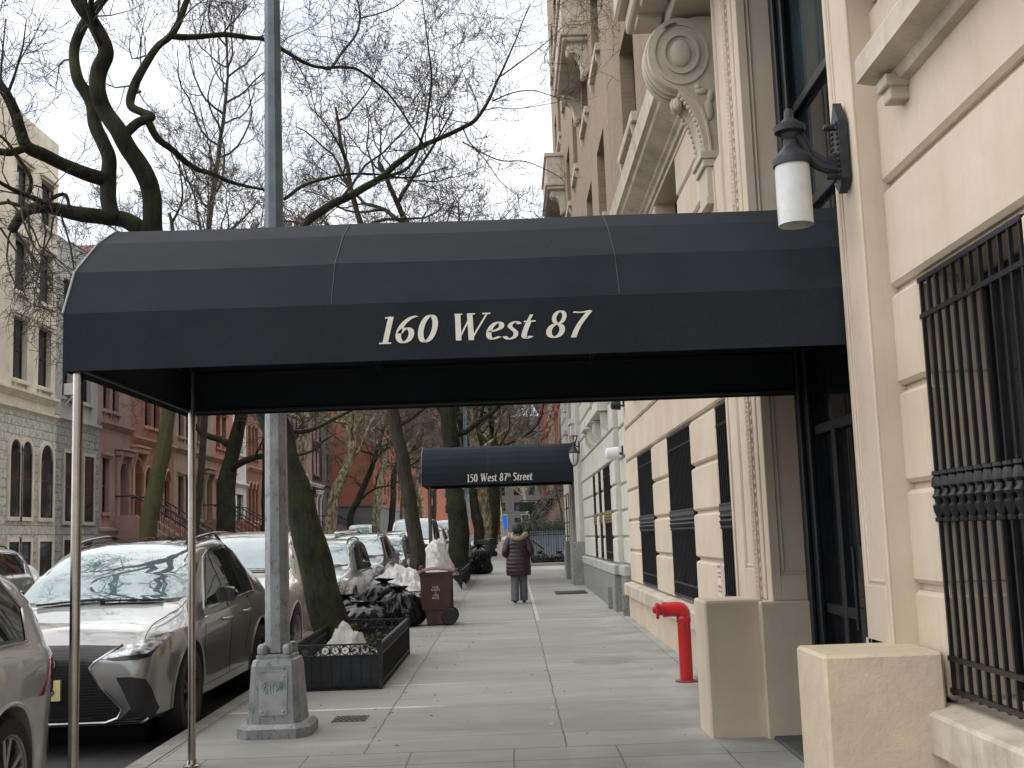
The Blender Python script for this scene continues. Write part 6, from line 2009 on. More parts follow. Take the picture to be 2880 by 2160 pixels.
    if door and stoop:
        ya, yb = door[0] - .25, door[1] + .25
        n = 10; run = .36 if sgn < 0 else .21; zt = door[2]; zs = (zt - zg) / n
        LD = .9 if sgn < 0 else .5
        prof = [(xf + sgn * .3, zg - .2), (xf + sgn * .3, zt)] + [(xf + out * LD, zt)]
        x = xf + out * LD
        for i in range(n):
            prof.append((x, zt - (i + 1) * zs)); x += out * run
            prof.append((x, zt - (i + 1) * zs))
        prof.append((x, zg - .2))
        st = MB(); st.prism(prof, 'y', ya, yb)
        xe = x
        for yy in (ya - .22, yb):
            st.prism([(xf, zg - .2), (xf, zt + .18), (xf + out * .95, zt + .18), (xe, zg + .22), (xe + out * .35, zg + .22), (xe + out * .35, zg - .2)], 'y', yy, yy + .22)
        s_ = st.build('stoop', trim if base_mat is None else base_mat, r)
        for yy in (ya - .11, yb + .11):
            rl = MB()
            p0, p1 = Vector((xf + out * .2, yy, zt + 1.05)), Vector((xe + out * .2, yy, zg + 1.05))
            rl.tube([(xf, yy, zt + 1.05), (xf + out * .9, yy, zt + 1.05), tuple(p1)], .035, 6); rl.lathe([(.05, 0), (.05, 1.0), (.08, 1.05), (.02, 1.15)], (p1.x, yy, zg + .1), 8)
            for i in range(18):
                f = i / 17; px = xf + out * .9 + (p1.x - xf - out * .9) * f; pz = zt + 1.05 + (p1.z - zt - 1.05) * f
                rl.box(px - .012, px + .012, yy - .012, yy + .012, pz - .85, pz)
            rr = rl.build('railing', M['black_iron'], None); rr.parent = s_
        # areaway fence beside the stoop
        fn = MB(); xx = xf + out * 1.6
        for a, b in ((y0 + .1, ya - .3), (yb + .3, y1 - .1)):
            if b - a < .4: continue
            k = int((b - a) / .14)
            for i in range(k + 1): fn.box(xx - .012, xx + .012, a + i * (b - a) / k - .012, a + i * (b - a) / k + .012, zg, zg + 1.0)
            for z in (.12, .95): fn.box(xx - .016, xx + .016, a, b, zg + z, zg + z + .04)
        if fn.v: fn.build('areaway_railing', M['black_iron'], r)
    return r

def house_glass():
    m, nt, b = new_mat('house_window_glass')
    p = _pos(nt)
    c = _ramp(nt, _noise(nt, p, .9, 3), [(.35, (.010, .011, .014)), (.55, (.025, .028, .032)), (.75, (.12, .13, .14))])
    nt.links.new(c, b.inputs['Base Color']); setp(b, rough=.08, ior=1.5)
    return m
M['house_glass'] = house_glass()
M['door_wood'] = pm('dark_door_wood', (.045, .02, .014), .45, var=.3, scale=8, bump=.1)
BS = {n: pm('stone_' + n, c, .88, var=.14, scale=1.1, bump=.25, bscale=26, dirt=.3, dirtcol=tuple(v * .4 for v in c), streak=.3) for n, c in dict(cream=(.63, .57, .45), grey=(.38, .37, .35), mauve=(.33, .215, .185), orange=(.47, .265, .19), brown=(.33, .235, .18), white=(.74, .72, .68), red=(.40, .18, .135), dark=(.13, .115, .105), tan=(.44, .345, .26)).items()}
RK = {n: mat_rockface('rock_' + n, c1, c2) for n, c1, c2 in (('cream', (.50, .485, .415), (.68, .665, .585)), ('grey', (.27, .265, .25), (.43, .42, .39)), ('brown', (.26, .20, .15), (.43, .34, .265)))}
M['brick_red'] = mat_brick('red_brick', (.44, .15, .10), (.36, .12, .08), (.25, .17, .13), dirt=.15)
M['brick_red_side'] = mat_brick('red_brick_side', (.46, .17, .11), (.38, .135, .09), (.28, .18, .13), dirt=.15, axis='y')
M['brick_orange'] = mat_brick('orange_brick', (.36, .17, .11), (.28, .125, .085), (.30, .22, .17), dirt=.2)

XL = -18.0
Yu = lambda u, v=1250: atx(u, v, XL).y
Zv = lambda u, v: atx(u, v, XL).z
# cream stone house at the left edge
ya, yb = 35.5, Yu(152)
cl = [(Yu(40) - .55, Yu(40) + .5), (Yu(122) - .55, Yu(122) + .55)]
cl = [(Yu(52) - .62, Yu(52) + .62), (Yu(122) - .62, Yu(122) + .62), (37.2, 38.4)]
par = [(Yu(33) - .45, Yu(33) + .45), (Yu(66) - .45, Yu(66) + .45), (Yu(122) - .6, Yu(122) + .6)]
h0 = house(ya, yb, XL, -1, 18.15, BS['cream'], BS['cream'], 'cream stone house with arched parlour windows at the left edge', cl, [(8.0, 10.3), (11.3, 13.3), (14.4, 16.2)], 7.0, RK['cream'], cornice_h=.0, stoop=False, hoods=True, belts=(6.85, 7.5), sills=True)
# its ground storeys: arched parlour windows and basement windows set in the rough stone
def front_windows(root, rects, xf, sgn, arch, wallm, proud=.10):
    out = -sgn
    for a, b, za, zb in rects:
        d = MB(); x = xf + out * (proud + .012)
        n = 9; rad = (b - a) / 2; cy = (a + b) / 2
        def outline(g):
            if not arch: return [(a - g, za - g), (b + g, za - g), (b + g, zb + g), (a - g, zb + g)]
            zc = zb - rad
            return [(a - g, za - g), (b + g, za - g)] + [(cy + (rad + g) * math.cos(PI * k / n), zc + (rad + g) * math.sin(PI * k / n)) for k in range(n + 1)]
        o1, o0 = outline(.14), outline(0)
        m = len(o1)
        for X0, X1 in ((x + out * .07, x - out * .02),):
            vs = [(X0, *p) for p in o1] + [(X0, *p) for p in o0] + [(X1 - out * .25, *p) for p in o0] + [(X1 - out * .1, *p) for p in o1]
            fs = []
            for i in range(m):
                j = (i + 1) % m
                fs += [(i, j, m + j, m + i), (m + i, m + j, 2 * m + j, 2 * m + i), (3 * m + i, 3 * m + j, j, i)]
            d.add(vs, fs)
        w = d.build('window', wallm, root, fixn=False)
        g = MB(); gx = x - out * .16 + out * .20
        g.add([(x + out * .012, *p) for p in o0], [tuple(range(m))])
        p_ = g.build('pane', M['house_glass'], None, fixn=False); p_.parent = w
        b_ = MB(); b_.box(x + out * .012, x + out * .035, a, b, (za + zb) / 2 - .04, (za + zb) / 2 + .04); b_.box(x + out * .012, x + out * .04, a, a + .06, za, zb - (rad if arch else 0)); b_.box(x + out * .012, x + out * .04, b - .06, b, za, zb - (rad if arch else 0))
        f_ = b_.build('sash', M['door_wood'], None); f_.parent = w
front_windows(h0, [(a, b, 2.95, 5.75) for a, b in par] + [(37.0, 37.9, 2.95, 5.75), (38.5, 39.4, 2.95, 5.75)], XL, -1, True, BS['cream'])
front_windows(h0, [(a, b, .75, 2.05) for a, b in par], XL, -1, False, BS['cream'])
# grey neighbour
y2 = Yu(273)
c2 = [(yb + .75, yb + 1.75), (y2 - 1.9, y2 - .8)]
h1 = house(yb, y2, XL, -1, 14.4, BS['grey'], BS['grey'], 'grey rough stone house between the cream and mauve ones', c2, [(7.9, 9.9), (10.9, 12.8)], 7.0, RK['grey'], cornice_h=.0, stoop=False, hoods=False, belts=(6.9,))
front_windows(h1, [(a, b, 2.85, 5.6) for a, b in c2] + [(a, b, .85, 2.1) for a, b in c2], XL, -1, False, BS['grey'])
ac = MB(); ac.box(XL + .0, XL + .45, c2[0][0] + .15, c2[0][0] + .85, 7.95, 8.42, .01)
for k in range(7): ac.box(XL + .45, XL + .462, c2[0][0] + .2, c2[0][0] + .8, 8.0 + k * .055, 8.03 + k * .055)
ac.tube([(XL, c2[0][0] + .2, 7.5), (XL + .38, c2[0][0] + .2, 7.93)], .02, 5); ac.tube([(XL, c2[0][0] + .8, 7.5), (XL + .38, c2[0][0] + .8, 7.93)], .02, 5)
tag(ac.build('air_conditioner', M['white_paint']), 'white air conditioner in a window of the grey stone house', 'air conditioner')
# the brownstone run
y3, y4, y5 = Yu(368), Yu(490), Yu(600)
h2 = house(y2, y3, XL, -1, 15.2, BS['mauve'], BS['mauve'], 'mauve brownstone with heavy door hood and stoop', [(y2 + .7, y2 + 1.6), (y2 + 1.9, y2 + 2.8)], [(3.3, 5.7), (7.9, 9.9), (10.9, 12.7)], 2.4, BS['mauve'], (y3 - 1.75, y3 - .65, 3.0, 5.6, 0), (), .8, True, hoods=True, belts=(2.45, 7.2))
h3 = house(y3, y4, XL, -1, 15.6, M['brick_orange'], BS['orange'], 'orange brick and stone house with arched door and round headed windows', [(y3 + 2.1, y3 + 3.1), (y3 + 3.5, y3 + 4.5), (y4 - 1.7, y4 - .8)], [(3.2, 5.6), (7.7, 10.0), (11.0, 12.9)], 2.9, BS['orange'], (y3 + .35, y3 + 1.55, 3.0, 5.9, 0), (0, 99), .8, True, belts=(6.9, 2.9))
h4 = house(y4, y5, XL, -1, 15.0, BS['brown'], BS['brown'], 'tan brown rough stone house with plain square windows', [(y4 + .8, y4 + 1.8), (y4 + 2.3, y4 + 3.3), (y4 + 4.6, y4 + 5.6)], [(3.2, 5.5), (7.7, 9.7), (10.7, 12.6)], 2.5, RK['brown'], (y5 - 2.0, y5 - .8, 3.0, 5.6, 0), (), .8, True, hoods=True, belts=(2.55, 6.9))
y6, y7, y8 = Yu(655), Yu(692), Yu(760)
h5 = house(y5, y6, XL, -1, 15.3, BS['red'], BS['red'], 'dull red brownstone left of the white fronted house', [(y5 + .7, y5 + 1.7), (y5 + 2.2, y5 + 3.2)], [(3.2, 5.5), (7.7, 9.7), (10.7, 12.6)], 2.5, BS['red'], (y6 - 1.8, y6 - .7, 3.0, 5.6, 0), (), .8, True, hoods=True, belts=(6.9,))
h6 = house(y6, y7, XL, -1, 14.6, BS['white'], BS['white'], 'white fronted house with one wide dark shopfront window', [(y6 + .7, y7 - .8)], [(1.6, 5.0), (7.7, 9.7), (10.7, 12.4)], 1.3, BS['white'], None, (), .6, False, hoods=False, belts=(5.6,))
h7 = house(y7, y8, XL, -1, 15.8, M['brick_orange'], BS['orange'], 'orange brick house with a row of three arched windows', [(y7 + .7, y7 + 1.5), (y7 + 1.8, y7 + 2.6), (y7 + 2.9, y7 + 3.7)], [(3.3, 5.9), (7.7, 9.9), (10.9, 12.8)], 2.9, BS['orange'], (y8 - 2.2, y8 - 1.1, 3.0, 5.6, 0), (0,), .8, True, belts=(6.9, 2.9))
y9, y10 = Yu(835), Yu(905)
h8 = house(y8, y9, XL, -1, 15.0, BS['dark'], BS['dark'], 'nearly black fronted brownstone behind the mottled trees', [(y8 + .9, y8 + 2.0), (y8 + 2.8, y8 + 3.9), (y9 - 2.6, y9 - 1.5)], [(3.2, 5.6), (7.7, 9.9), (10.9, 12.8)], 2.5, BS['mauve'], (y9 - 2.2, y9 - 1.0, 3.0, 5.6, 0), (), .8, True, hoods=True, belts=(6.9,))
h9 = house(y9, y10, XL, -1, 15.4, BS['mauve'], BS['white'], 'brownstone with a white columned doorway beside the red side wall', [(y9 + 1., y9 + 2.2), (y9 + 3., y9 + 4.2)], [(3.2, 5.6), (7.7, 9.9), (10.9, 12.8)], 2.5, BS['mauve'], (y10 - 3.4, y10 - 1.8, 3.0, 5.8, 0), (), .8, True, hoods=True, belts=(6.9,))
# red brick apartment block whose blank side wall shows down the street
def red_block():
    y0, y1 = 118., 150.; xf = -13.9; zg = gz(y0)
    r = empty('apartment_building', (-18, 134, zg), 'red brick apartment block with a blank side wall and grey ground floor', 'building')
    mb = MB(); mb.box(-30, xf, y0, y0 + .3, zg + 4.2, 27); mb.build('side_wall', M['brick_red_side'], r)
    mb = MB(); cols = [(y0 + 2 + i * 4, y0 + 3.4 + i * 4) for i in range(7)]; fl = [(zg + 5.5 + 3.2 * k, zg + 7.2 + 3.2 * k) for k in range(6)]
    holed_wall(mb, xf, y0 + .3, y1, zg + 4.2, 27, [(a, b, c, d) for a, b in cols for c, d in fl], .3, -1); mb.build('brick_wall', M['brick_red'], r, fixn=False)
    for a, b in cols:
        for c, d in fl: sash(xf - .2, a, b, c, d, M['white_paint'], M['house_glass'], r, -1)
    mb = MB(); mb.box(-30, xf + .06, y0 - .05, y1, zg - .3, zg + 4.0); mb.box(-30, xf + .16, y0 - .15, y1, zg + 4.0, zg + 4.2)
    mb.build('ground_floor', pm('grey_stone_cladding', (.14, .145, .155), .7, var=.15, scale=1.2), r)
    mb = MB(); mb.box(-30, xf - .5, y0 + .4, y1, 4, 26.9); mb.build('interior', M['interior'], r)
red_block()
# copies farther along the left, each its own house
fl = [(h2, 152 - y2, 'brownstone just past the red apartment block across the road'), (h5, 158.5 - y5, 'second brownstone past the red apartment block across the road'), (h3, 165 - y3, 'orange house far down the left side of the street'), (h4, 173 - y4, 'tan house far down the left side near the vanishing point'), (h2, 182 - y2, 'last brownstone on the left before the cross street'), (h8, 105.5 + 0 - y8 + .0, 'dark brownstone next to the red blank side wall')]
for o, dy, lb in fl:
    c = copy_tree(o, (o.location.x, o.location.y + dy, o.location.z + SLOPE * dy), None, lb)

# ------------------------------------------------ right side beyond the limestone house
XR = 3.4
def rh(y0, w, roof, wall, trim, label, **k):
    y1 = y0 + w
    return house(y0, y1, XR, 1, roof, wall, trim, label, [(y0 + .8, y0 + 1.8), (y0 + 2.3, y0 + 3.3), (y1 - 1.9, y1 - .9)], [(3.4, 5.7), (7.7, 9.7), (10.8, 12.7)], 2.6, trim, (y1 - 2.0, y1 - .9, 3.2, 5.8, 0), (), .8, True, hoods=True, belts=(6.9,), **k)
r1 = rh(52, 6.2, 15.2, BS['brown'], BS['brown'], 'brown stone house with a steep stoop just past the limestone house')
r2 = rh(58.2, 6.2, 16.0, BS['tan'], BS['tan'], 'tan stone house behind the hedge on the right')
r3 = rh(64.4, 7.0, 17.5, M['brick_red'], BS['red'], 'red brick house on the right above the green sign')
for o, dy, lb in ((r1, 19.4, 'brownstone after the red brick house on the right'), (r3, 13.2 + 0, 'second red brick house on the right'), (r2, 32, 'tan house deep on the right side'), (r1, 44.3, 'farther brownstone on the right side'), (r3, 38.1 + 6.1 - .01, 'third red brick house on the right'), (r2, 57.4, 'pale house near the right hand vanishing point'), (r1, 69.8, 'last brownstone visible on the right')):
    copy_tree(o, (o.location.x, o.location.y + dy, o.location.z + SLOPE * dy), None, lb)
# end of the block: dim buildings across the avenue
def avenue_block(x0, x1, y, h, label, mat):
    zg = gz(y); r = empty('apartment_building', ((x0 + x1) / 2, y + 5, zg), label, 'building')
    mb = MB(); mb.box(x0, x1, y, y + 12, zg - 1, h); mb.build('wall', mat, r)
    w = None
    nx = int((x1 - x0) / 3.2)
    for i in range(nx):
        for k in range(int((h - zg) / 3.3)):
            xx = x0 + 1 + i * 3.2; zz = zg + 1.2 + k * 3.3
            if w is None:
                m_ = MB(); m_.box(0, 1.3, -.02, -.003, 0, 1.8); w = m_.build('window', M['house_glass'], r, local=True)
                w.location = Vector((xx, y, zz)) - r.location
            else:
                c = w.copy(); COL.objects.link(c); c.location = Vector((xx, y, zz)) - r.location
avenue_block(-42, -22, 246, 24, 'brown block closing the street on the left of the far trees', BS['mauve'])
avenue_block(-21.5, -4, 250, 32, 'tall brown brick block closing the far end of the street', M['brick_red_side'])
avenue_block(-3.5, 22, 248, 27, 'tan block closing the street at the right of the vanishing point', BS['dark'])

# ------------------------------------------------ planter, hedge, fence, sign, kiosk past the limestone house
def areaway():
    y = 46.0; zg = gz(y)
    r = empty('areaway_fence', (1.5, y, zg), 'black iron fence in front of the grey blue planter', 'fence')
    mb = MB(); x0, x1 = .66, 2.42
    for i in range(19):
        x = x0 + (x1 - x0) * i / 18; mb.box(x - .009, x + .009, y - .009, y + .009, zg + .1, zg + 1.40)
    for z in (.18, 1.18, 1.36): mb.box(x0, x1, y - .014, y + .014, zg + z, zg + z + .03)
    for i in range(5): mb.box(x0 - .009, x0 + .009, y + i * .5 - .009, y + i * .5 + .009, zg + .1, zg + 1.38)
    mb.box(x0 - .012, x0 + .012, y, y + 2.2, zg + 1.34, zg + 1.37)
    mb.build('bars', M['black_iron'], r)
    mb = MB(); mb.box(x0 - .12, x1, y - .14, y + .14, zg - .1, zg + .11, .02); mb.build('kerb_stone', M['kerb'], r)
    mb = MB(); mb.tube([(.78, y - .35, zg + 1.0), (1.25, y - .2, zg + .62)], .03, 6); mb.build('handrail', M['black_iron'], r)
    r = empty('planter', (1.6, 48.4, zg), 'grey blue raised planter wall behind the iron fence', 'planter')
    mb = MB(); mb.box(.80, 2.9, 47.8, 49.6, zg - .1, zg + 1.32, .02)
    for i in range(6): mb.box(.80 + i * .35, .815 + i * .35, 47.775, 47.80, zg + .5, zg + 1.2)
    mb.build('wall', pm('grey_blue_paint', (.20, .235, .26), .7, var=.15, scale=4, streak=.3), r)
    mb = MB(); mb.box(.75, 2.95, 47.74, 49.66, zg + 1.32, zg + 1.40, .015); mb.build('coping', pm('grey_coping', (.26, .28, .29), .75, var=.1), r)
    mb = MB(); q = random.Random(9)
    for k in range(9000):
        a = q.uniform(.0, 1.0)
        c = Vector((.35 + 2.1 * a + q.gauss(0, .06), q.uniform(47.6, 49.4), zg + 1.40 + abs(q.gauss(0, .20)) * (1 + .5 * math.sin(a * 17)) + .06 * mnoise.noise(Vector((a * 9, 2, k * .001)))))
        if q.random() < .3: c.z = zg + 1.36 + q.random() * .2
        n_ = Vector((q.uniform(-1, 1), q.uniform(-1, .5), q.uniform(-.2, 1))).normalized(); e = n_.orthogonal().normalized(); f = n_.cross(e); s = q.uniform(.02, .05)
        mb.add([c, c + e * s + f * s * .5, c + e * s * 2, c + e * s - f * s * .5], [(0, 1, 2, 3)])
    h = empty('hedge', (1.4, 48.5, zg + 1.4), 'low clipped evergreen hedge growing in the grey blue planter', 'hedge')
    mb.build('foliage', pm('hedge_green', (.055, .075, .035), .75, var=.6, scale=9, tint=(.13, .15, .08)), h, fixn=False)
    st = MB()
    for k in range(14): st.tube([(.5 + k * .15, 48.4, zg + 1.35), (.5 + k * .15 + q.uniform(-.1, .1), 48.2, zg + 1.75)], .012, 4)
    st.build('stems', M['soil'], h)
areaway()
bag((1.10, 46.6, 0), .34, .50, 'black rubbish bag behind the areaway fence on the left', 31)
bag((1.85, 46.6, 0), .34, .48, 'black rubbish bag behind the areaway fence on the right', 33)
def sign_board():
    p = aty(1478, 1425, 70); z = p.z
    r = empty('hanging_sign', (p.x, 70, z), 'dark green hanging sign board on the right before the red brick house', 'sign')
    mb = MB(); mb.box(p.x - .38, p.x + .38, 69.96, 70.04, z - .28, z + .28, .01); mb.build('board', pm('sign_green', (.015, .045, .032), .5, var=.1), r)
    mb = MB(); mb.tube([(p.x - .3, 70, z + .36), (3.1, 70, z + .36)], .03, 6)
    for d in (-.3, .3): mb.tube([(p.x + d, 70, z + .28), (p.x + d, 70, z + .36)], .012, 4)
    mb.build('bracket', M['black_iron'], r)
    r = empty('wall_sign', aty(1478, 1458, 66), 'small square framed board standing by the hedge', 'sign')
    p = aty(1478, 1458, 66)
    mb = MB(); mb.box(p.x - .20, p.x + .20, 65.97, 66.0, p.z - .22, p.z + .22); mb.build('board', pm('slate_board', (.04, .045, .06), .5), r)
    mb = MB()
    for a, b, c, d in ((-.23, .23, .2, .24), (-.23, .23, -.24, -.2), (-.23, -.19, -.2, .2), (.19, .23, -.2, .2)): mb.box(p.x + a, p.x + b, 65.95, 66.01, p.z + c, p.z + d)
    mb.box(p.x - .02, p.x + .02, 65.99, 66.03, gz(66), p.z - .2); mb.build('frame', M['white_paint'], r)
sign_board()
def kiosk():
    p = aty(1420, 1500, 165); zg = gz(165); x = p.x
    r = empty('information_kiosk', (x, 165, zg), 'slim street kiosk with a glowing blue screen far down the pavement', 'kiosk')
    mb = MB(); mb.box(x - .45, x + .45, 165, 165.3, zg, zg + 3.1, .03); mb.build('housing', pm('kiosk_grey', (.30, .32, .34), .4, .5), r)
    m, nt, b = new_mat('blue_screen'); b.inputs['Base Color'].default_value = (.01, .10, .40, 1); b.inputs['Emission Color'].default_value = (.02, .22, .75, 1); b.inputs['Emission Strength'].default_value = .14
    mb = MB(); mb.box(x - .38, x + .38, 164.975, 164.998, zg + 1.0, zg + 2.9); mb.build('screen', m, r)
kiosk()
# ================================================================== bare winter trees
class Tree:
    def __init__(t, seed, rmin):
        t.q = random.Random(seed); t.rmin = rmin; t.wood = MB(); t.twig = MB(); t.count = 0

    def put(t, pts, rad):
        r = rad[0]
        n = 12 if r > .09 else 8 if r > .045 else 5 if r > .02 else 3
        (t.wood if r > .026 else t.twig).tube(pts, rad, n, cap=(r > .026))

    def grow(t, p, d, L, r, depth, up=.10, wander=.28, kids_=(3, 6), spread=.75):
        """one branch with its children; p start, d direction"""
        q = t.q
        n = max(3, int(L / (.22 if r < .02 else .3)))
        n = min(n, 9)
        pts = [Vector(p)]; rad = [r]; d = Vector(d).normalized()
        kink = 1
        for i in range(n):
            d = (d + Vector((q.gauss(0, 1), q.gauss(0, 1), q.gauss(0, 1))) * wander + Vector((0, 0, up))).normalized()
            pts.append(pts[-1] + d * (L / n)); rad.append(max(t.rmin * .7, r * (1 - .72 * (i + 1) / n)))
        t.put(pts, rad); t.count += n
        if depth <= 0: return
        k = q.randint(*kids_)
        for j in range(k):
            f = .22 + .78 * (j + q.random()) / k
            i = min(n - 1, int(f * n)); g = f * n - i
            base = pts[i].lerp(pts[i + 1], g)
            dd = (pts[i + 1] - pts[i]).normalized()
            side = dd.orthogonal().normalized(); side.rotate(Matrix.Rotation(q.uniform(0, 2 * PI), 3, dd))
            nd = (dd * (1 - spread * .5) + side * spread).normalized()
            r2 = max(t.rmin, rad[i] * q.uniform(.45, .68)); L2 = L * q.uniform(.42, .72) * (1.1 - .35 * f)
            if L2 < .12: continue
            t.grow(base, nd, L2, r2, depth - 1, up, wander, kids_, spread)

    def limb(t, pts, r0, r1, sub=5, side=None, depth=3, every=.5, L=(1., 2.2), up=.12, start=.15, kids_=(3, 6)):
        """a limb along given points, budding branches along its length"""
        q = t.q
        c = [Vector(p) for p in cr([tuple(p) for p in pts], sub)]
        m = len(c)
        c = [p + Vector((mnoise.noise(p * 1.7), mnoise.noise(p * 1.7 + Vector((9, 0, 0))), mnoise.noise(p * 1.7 + Vector((0, 9, 0))))) * min(.05, r0 * .5) * (0 if i < 1 else 1) for i, p in enumerate(c)]
        rad = [(r0 + (r1 - r0) * i / (m - 1)) * (1 + .14 * mnoise.noise(c[i] * 2.3)) for i in range(m)]
        t.put(c, rad)
        if depth < 0: return c
        acc = 0
        for i in range(1, m):
            if i / m < start: continue
            acc += (c[i] - c[i - 1]).length
            while acc > every:
                acc -= every * q.uniform(.6, 1.4)
                dd = (c[i] - c[i - 1]).normalized()
                s = dd.orthogonal().normalized(); s.rotate(Matrix.Rotation(q.uniform(0, 2 * PI), 3, dd))
                nd = (dd * .35 + s * .8 + Vector((0, 0, up * 2))).normalized()
                t.grow(c[i], nd, q.uniform(*L), max(t.rmin, rad[i] * q.uniform(.22, .42)), depth, up, .26, kids_)
        return c

    def finish(t, label, bark, twigm, loc, local=False, name='bare_tree', group='bare street trees'):
        r = empty(name, loc, label, 'tree', group)
        t.wood.build('trunk', bark, r, smooth=True, local=local, fixn=False, angle=180)
        t.twig.build('crown', twigm, r, smooth=True, local=local, fixn=False, angle=180)
        return r

M['bark_dark'] = mat_bark('dark_mossy_bark', (.010, .009, .008), (.040, .036, .032), .40, (.055, .072, .014))
M['bark_brown'] = mat_bark('brown_bark', (.018, .015, .012), (.065, .055, .045), .25, (.05, .06, .02))
M['bark_olive'] = mat_bark('olive_bark', (.035, .032, .016), (.10, .09, .05), .5, (.07, .075, .025))
M['twig_dark'] = pm('twig_dark', (.060, .053, .048), .9, var=.3, scale=2)
M['twig_brown'] = pm('twig_brown', (.13, .105, .085), .9, var=.35, scale=1.2)
M['bark_patch'] = mat_patchbark('mottled_plane_bark')
M['twig_pale'] = pm('twig_pale', (.22, .19, .15), .9, var=.35, scale=1.2)

# -- the leaning tree in the nearest bed --------------------------------------------------
def Q(y, *uv): return [aty(u, v, y + k * .0) for k, (u, v) in enumerate(uv)]
def QY(*uvy): return [aty(u, v, y) for u, v, y in uvy]
def near_tree():
    t = Tree(3, .0040)
    base = aty(962, 1905, 15.0); base.z = gz(15) - .05
    t.limb([base + Vector((.03, 0, -.1)), base] + QY((905, 1650, 15), (862, 1490, 15), (816, 1335, 15), (775, 1215, 15), (712, 1060, 15), (600, 890, 14.9), (500, 750, 14.7), (440, 690, 14.5)), .235, .165, depth=-1)
    rf = MB()
    t.wood.lathe([(.34, -.05), (.28, .08), (.235, .25), (.21, .5)], (base.x, base.y, base.z), 14)
    A = [(440, 690, 14.5), (428, 640, 14.4), (420, 560, 14.3), (396, 480, 14.2), (366, 420, 14.1), (338, 368, 14.), (300, 312, 14.), (280, 262, 13.9), (283, 200, 13.9), (302, 140, 13.8), (268, 75, 13.8), (228, 20, 13.7), (200, -50, 13.7), (190, -180, 13.6), (230, -340, 13.5)]
    t.limb(QY(*A), .135, .07, start=.5, depth=3, every=.45, L=(1.1, 2.4))
    t.limb(QY((440, 680, 14.5), (360, 622, 14.4), (300, 614, 14.3), (240, 604, 14.1), (180, 592, 14.0), (115, 585, 13.9), (65, 598, 13.8), (34, 652, 13.7)), .125, .055, start=.4, depth=3, every=.4, L=(.7, 1.6), up=-.02)
    t.limb(QY((318, 615, 14.3), (300, 560, 14.3), (304, 500, 14.3), (312, 440, 14.3), (298, 398, 14.3), (268, 350, 14.3), (258, 300, 14.3), (240, 258, 14.3), (216, 215, 14.3), (206, 150, 14.4), (222, 100, 14.4), (255, 45, 14.5), (300, -10, 14.6), (350, -90, 14.7), (420, -220, 14.9)), .105, .05, start=.5, every=.45, L=(1., 2.2))
    t.limb(QY((300, 505, 14.3), (240, 490, 14.1), (180, 465, 13.9), (130, 436, 13.7), (82, 412, 13.5), (60, 368, 13.4), (45, 320, 13.3), (22, 272, 13.2), (-10, 232, 13.1), (-70, 170, 13.0), (-120, 60, 12.9)), .095, .045, start=.35, every=.4, L=(.8, 1.9))
    t.limb(QY((78, 415, 13.5), (30, 432, 13.3), (-20, 420, 13.2), (-80, 360, 13.)), .055, .03, every=.35)
    t.limb(QY((358, 372, 14.1), (385, 345, 14.1), (420, 330, 14.1), (398, 318, 14.2), (368, 296, 14.3), (376, 240, 14.4), (402, 188, 14.5), (440, 130, 14.6), (476, 100, 14.7), (502, 58, 14.8), (520, 5, 14.9), (545, -70, 15.0), (560, -200, 15.2)), .07, .035, start=.25, every=.4, L=(.9, 2.))
    t.limb(QY((476, 100, 14.7), (520, 104, 14.8), (570, 102, 14.9), (640, 96, 15.0), (705, 106, 15.2), (745, 112, 15.3), (800, 143, 15.4), (855, 175, 15.6), (905, 188, 15.7), (960, 188, 15.8), (1010, 198, 16), (1080, 250, 16.2), (1120, 300, 16.3), (1160, 360, 16.5), (1210, 430, 16.8)), .045, .010, start=.05, every=.24, L=(.8, 2.2))
    t.limb(QY((905, 188, 15.7), (930, 190, 15.8), (960, 150, 16.0), (1000, 100, 16.2), (1013, 50, 16.3), (1005, 0, 16.4), (990, -80, 16.5)), .026, .012, every=.3, L=(.7, 1.6))
    t.limb(QY((1013, 52, 16.3), (1060, 40, 16.4), (1110, 20, 16.5), (1160, -20, 16.6)), .016, .008, every=.3, L=(.5, 1.2))
    t.limb(QY((412, 340, 14.1), (440, 388, 14.2), (480, 420, 14.4), (540, 470, 14.7), (600, 488, 14.9), (650, 512, 15.1), (700, 526, 15.3), (748, 536, 15.4)), .05, .018, start=.1, every=.3, L=(.7, 1.6))
    t.limb(QY((150, 590, 13.9), (110, 565, 13.7), (70, 548, 13.5), (30, 528, 13.3), (-20, 500, 13.1)), .045, .02, every=.3, L=(.6, 1.5))
    t.limb(QY((78, 550, 13.5), (88, 505, 13.4), (60, 455, 13.3), (20, 400, 13.2), (-30, 360, 13.1)), .03, .015, every=.3, L=(.6, 1.3))
    t.limb(QY((110, 588, 13.9), (150, 555, 13.8), (185, 545, 13.8), (196, 582, 13.8)), .032, .018, every=.3, L=(.4, 1.))
    # long droopy twigs at far left in front of the cream house
    for u0, v0 in ((40, 620), (80, 600), (120, 600), (150, 610), (20, 560), (170, 600), (60, 590), (0, 640)):
        p = aty(u0, v0, 13.7)
        t.grow(p, (t.q.uniform(-.4, .4), t.q.uniform(-.6, .6), -1), t.q.uniform(1.2, 1.9), .016, 3, -.06, .3, (3, 6))
    # the limb sweeping right behind the lamp post and over the pavement
    F = [(712, 1060, 15), (770, 820, 15.6), (850, 640, 16.2), (905, 590, 16.5), (990, 545, 16.9), (1070, 503, 17.2), (1120, 460, 17.5), (1165, 425, 17.7), (1225, 398, 17.9), (1300, 360, 18.2), (1345, 330, 18.4), (1378, 280, 18.5), (1400, 225, 18.6), (1430, 160, 18.7), (1460, 90, 18.8), (1490, 10, 18.9)]
    t.limb(QY(*F), .075, .008, start=.2, every=.27, L=(1., 2.9))
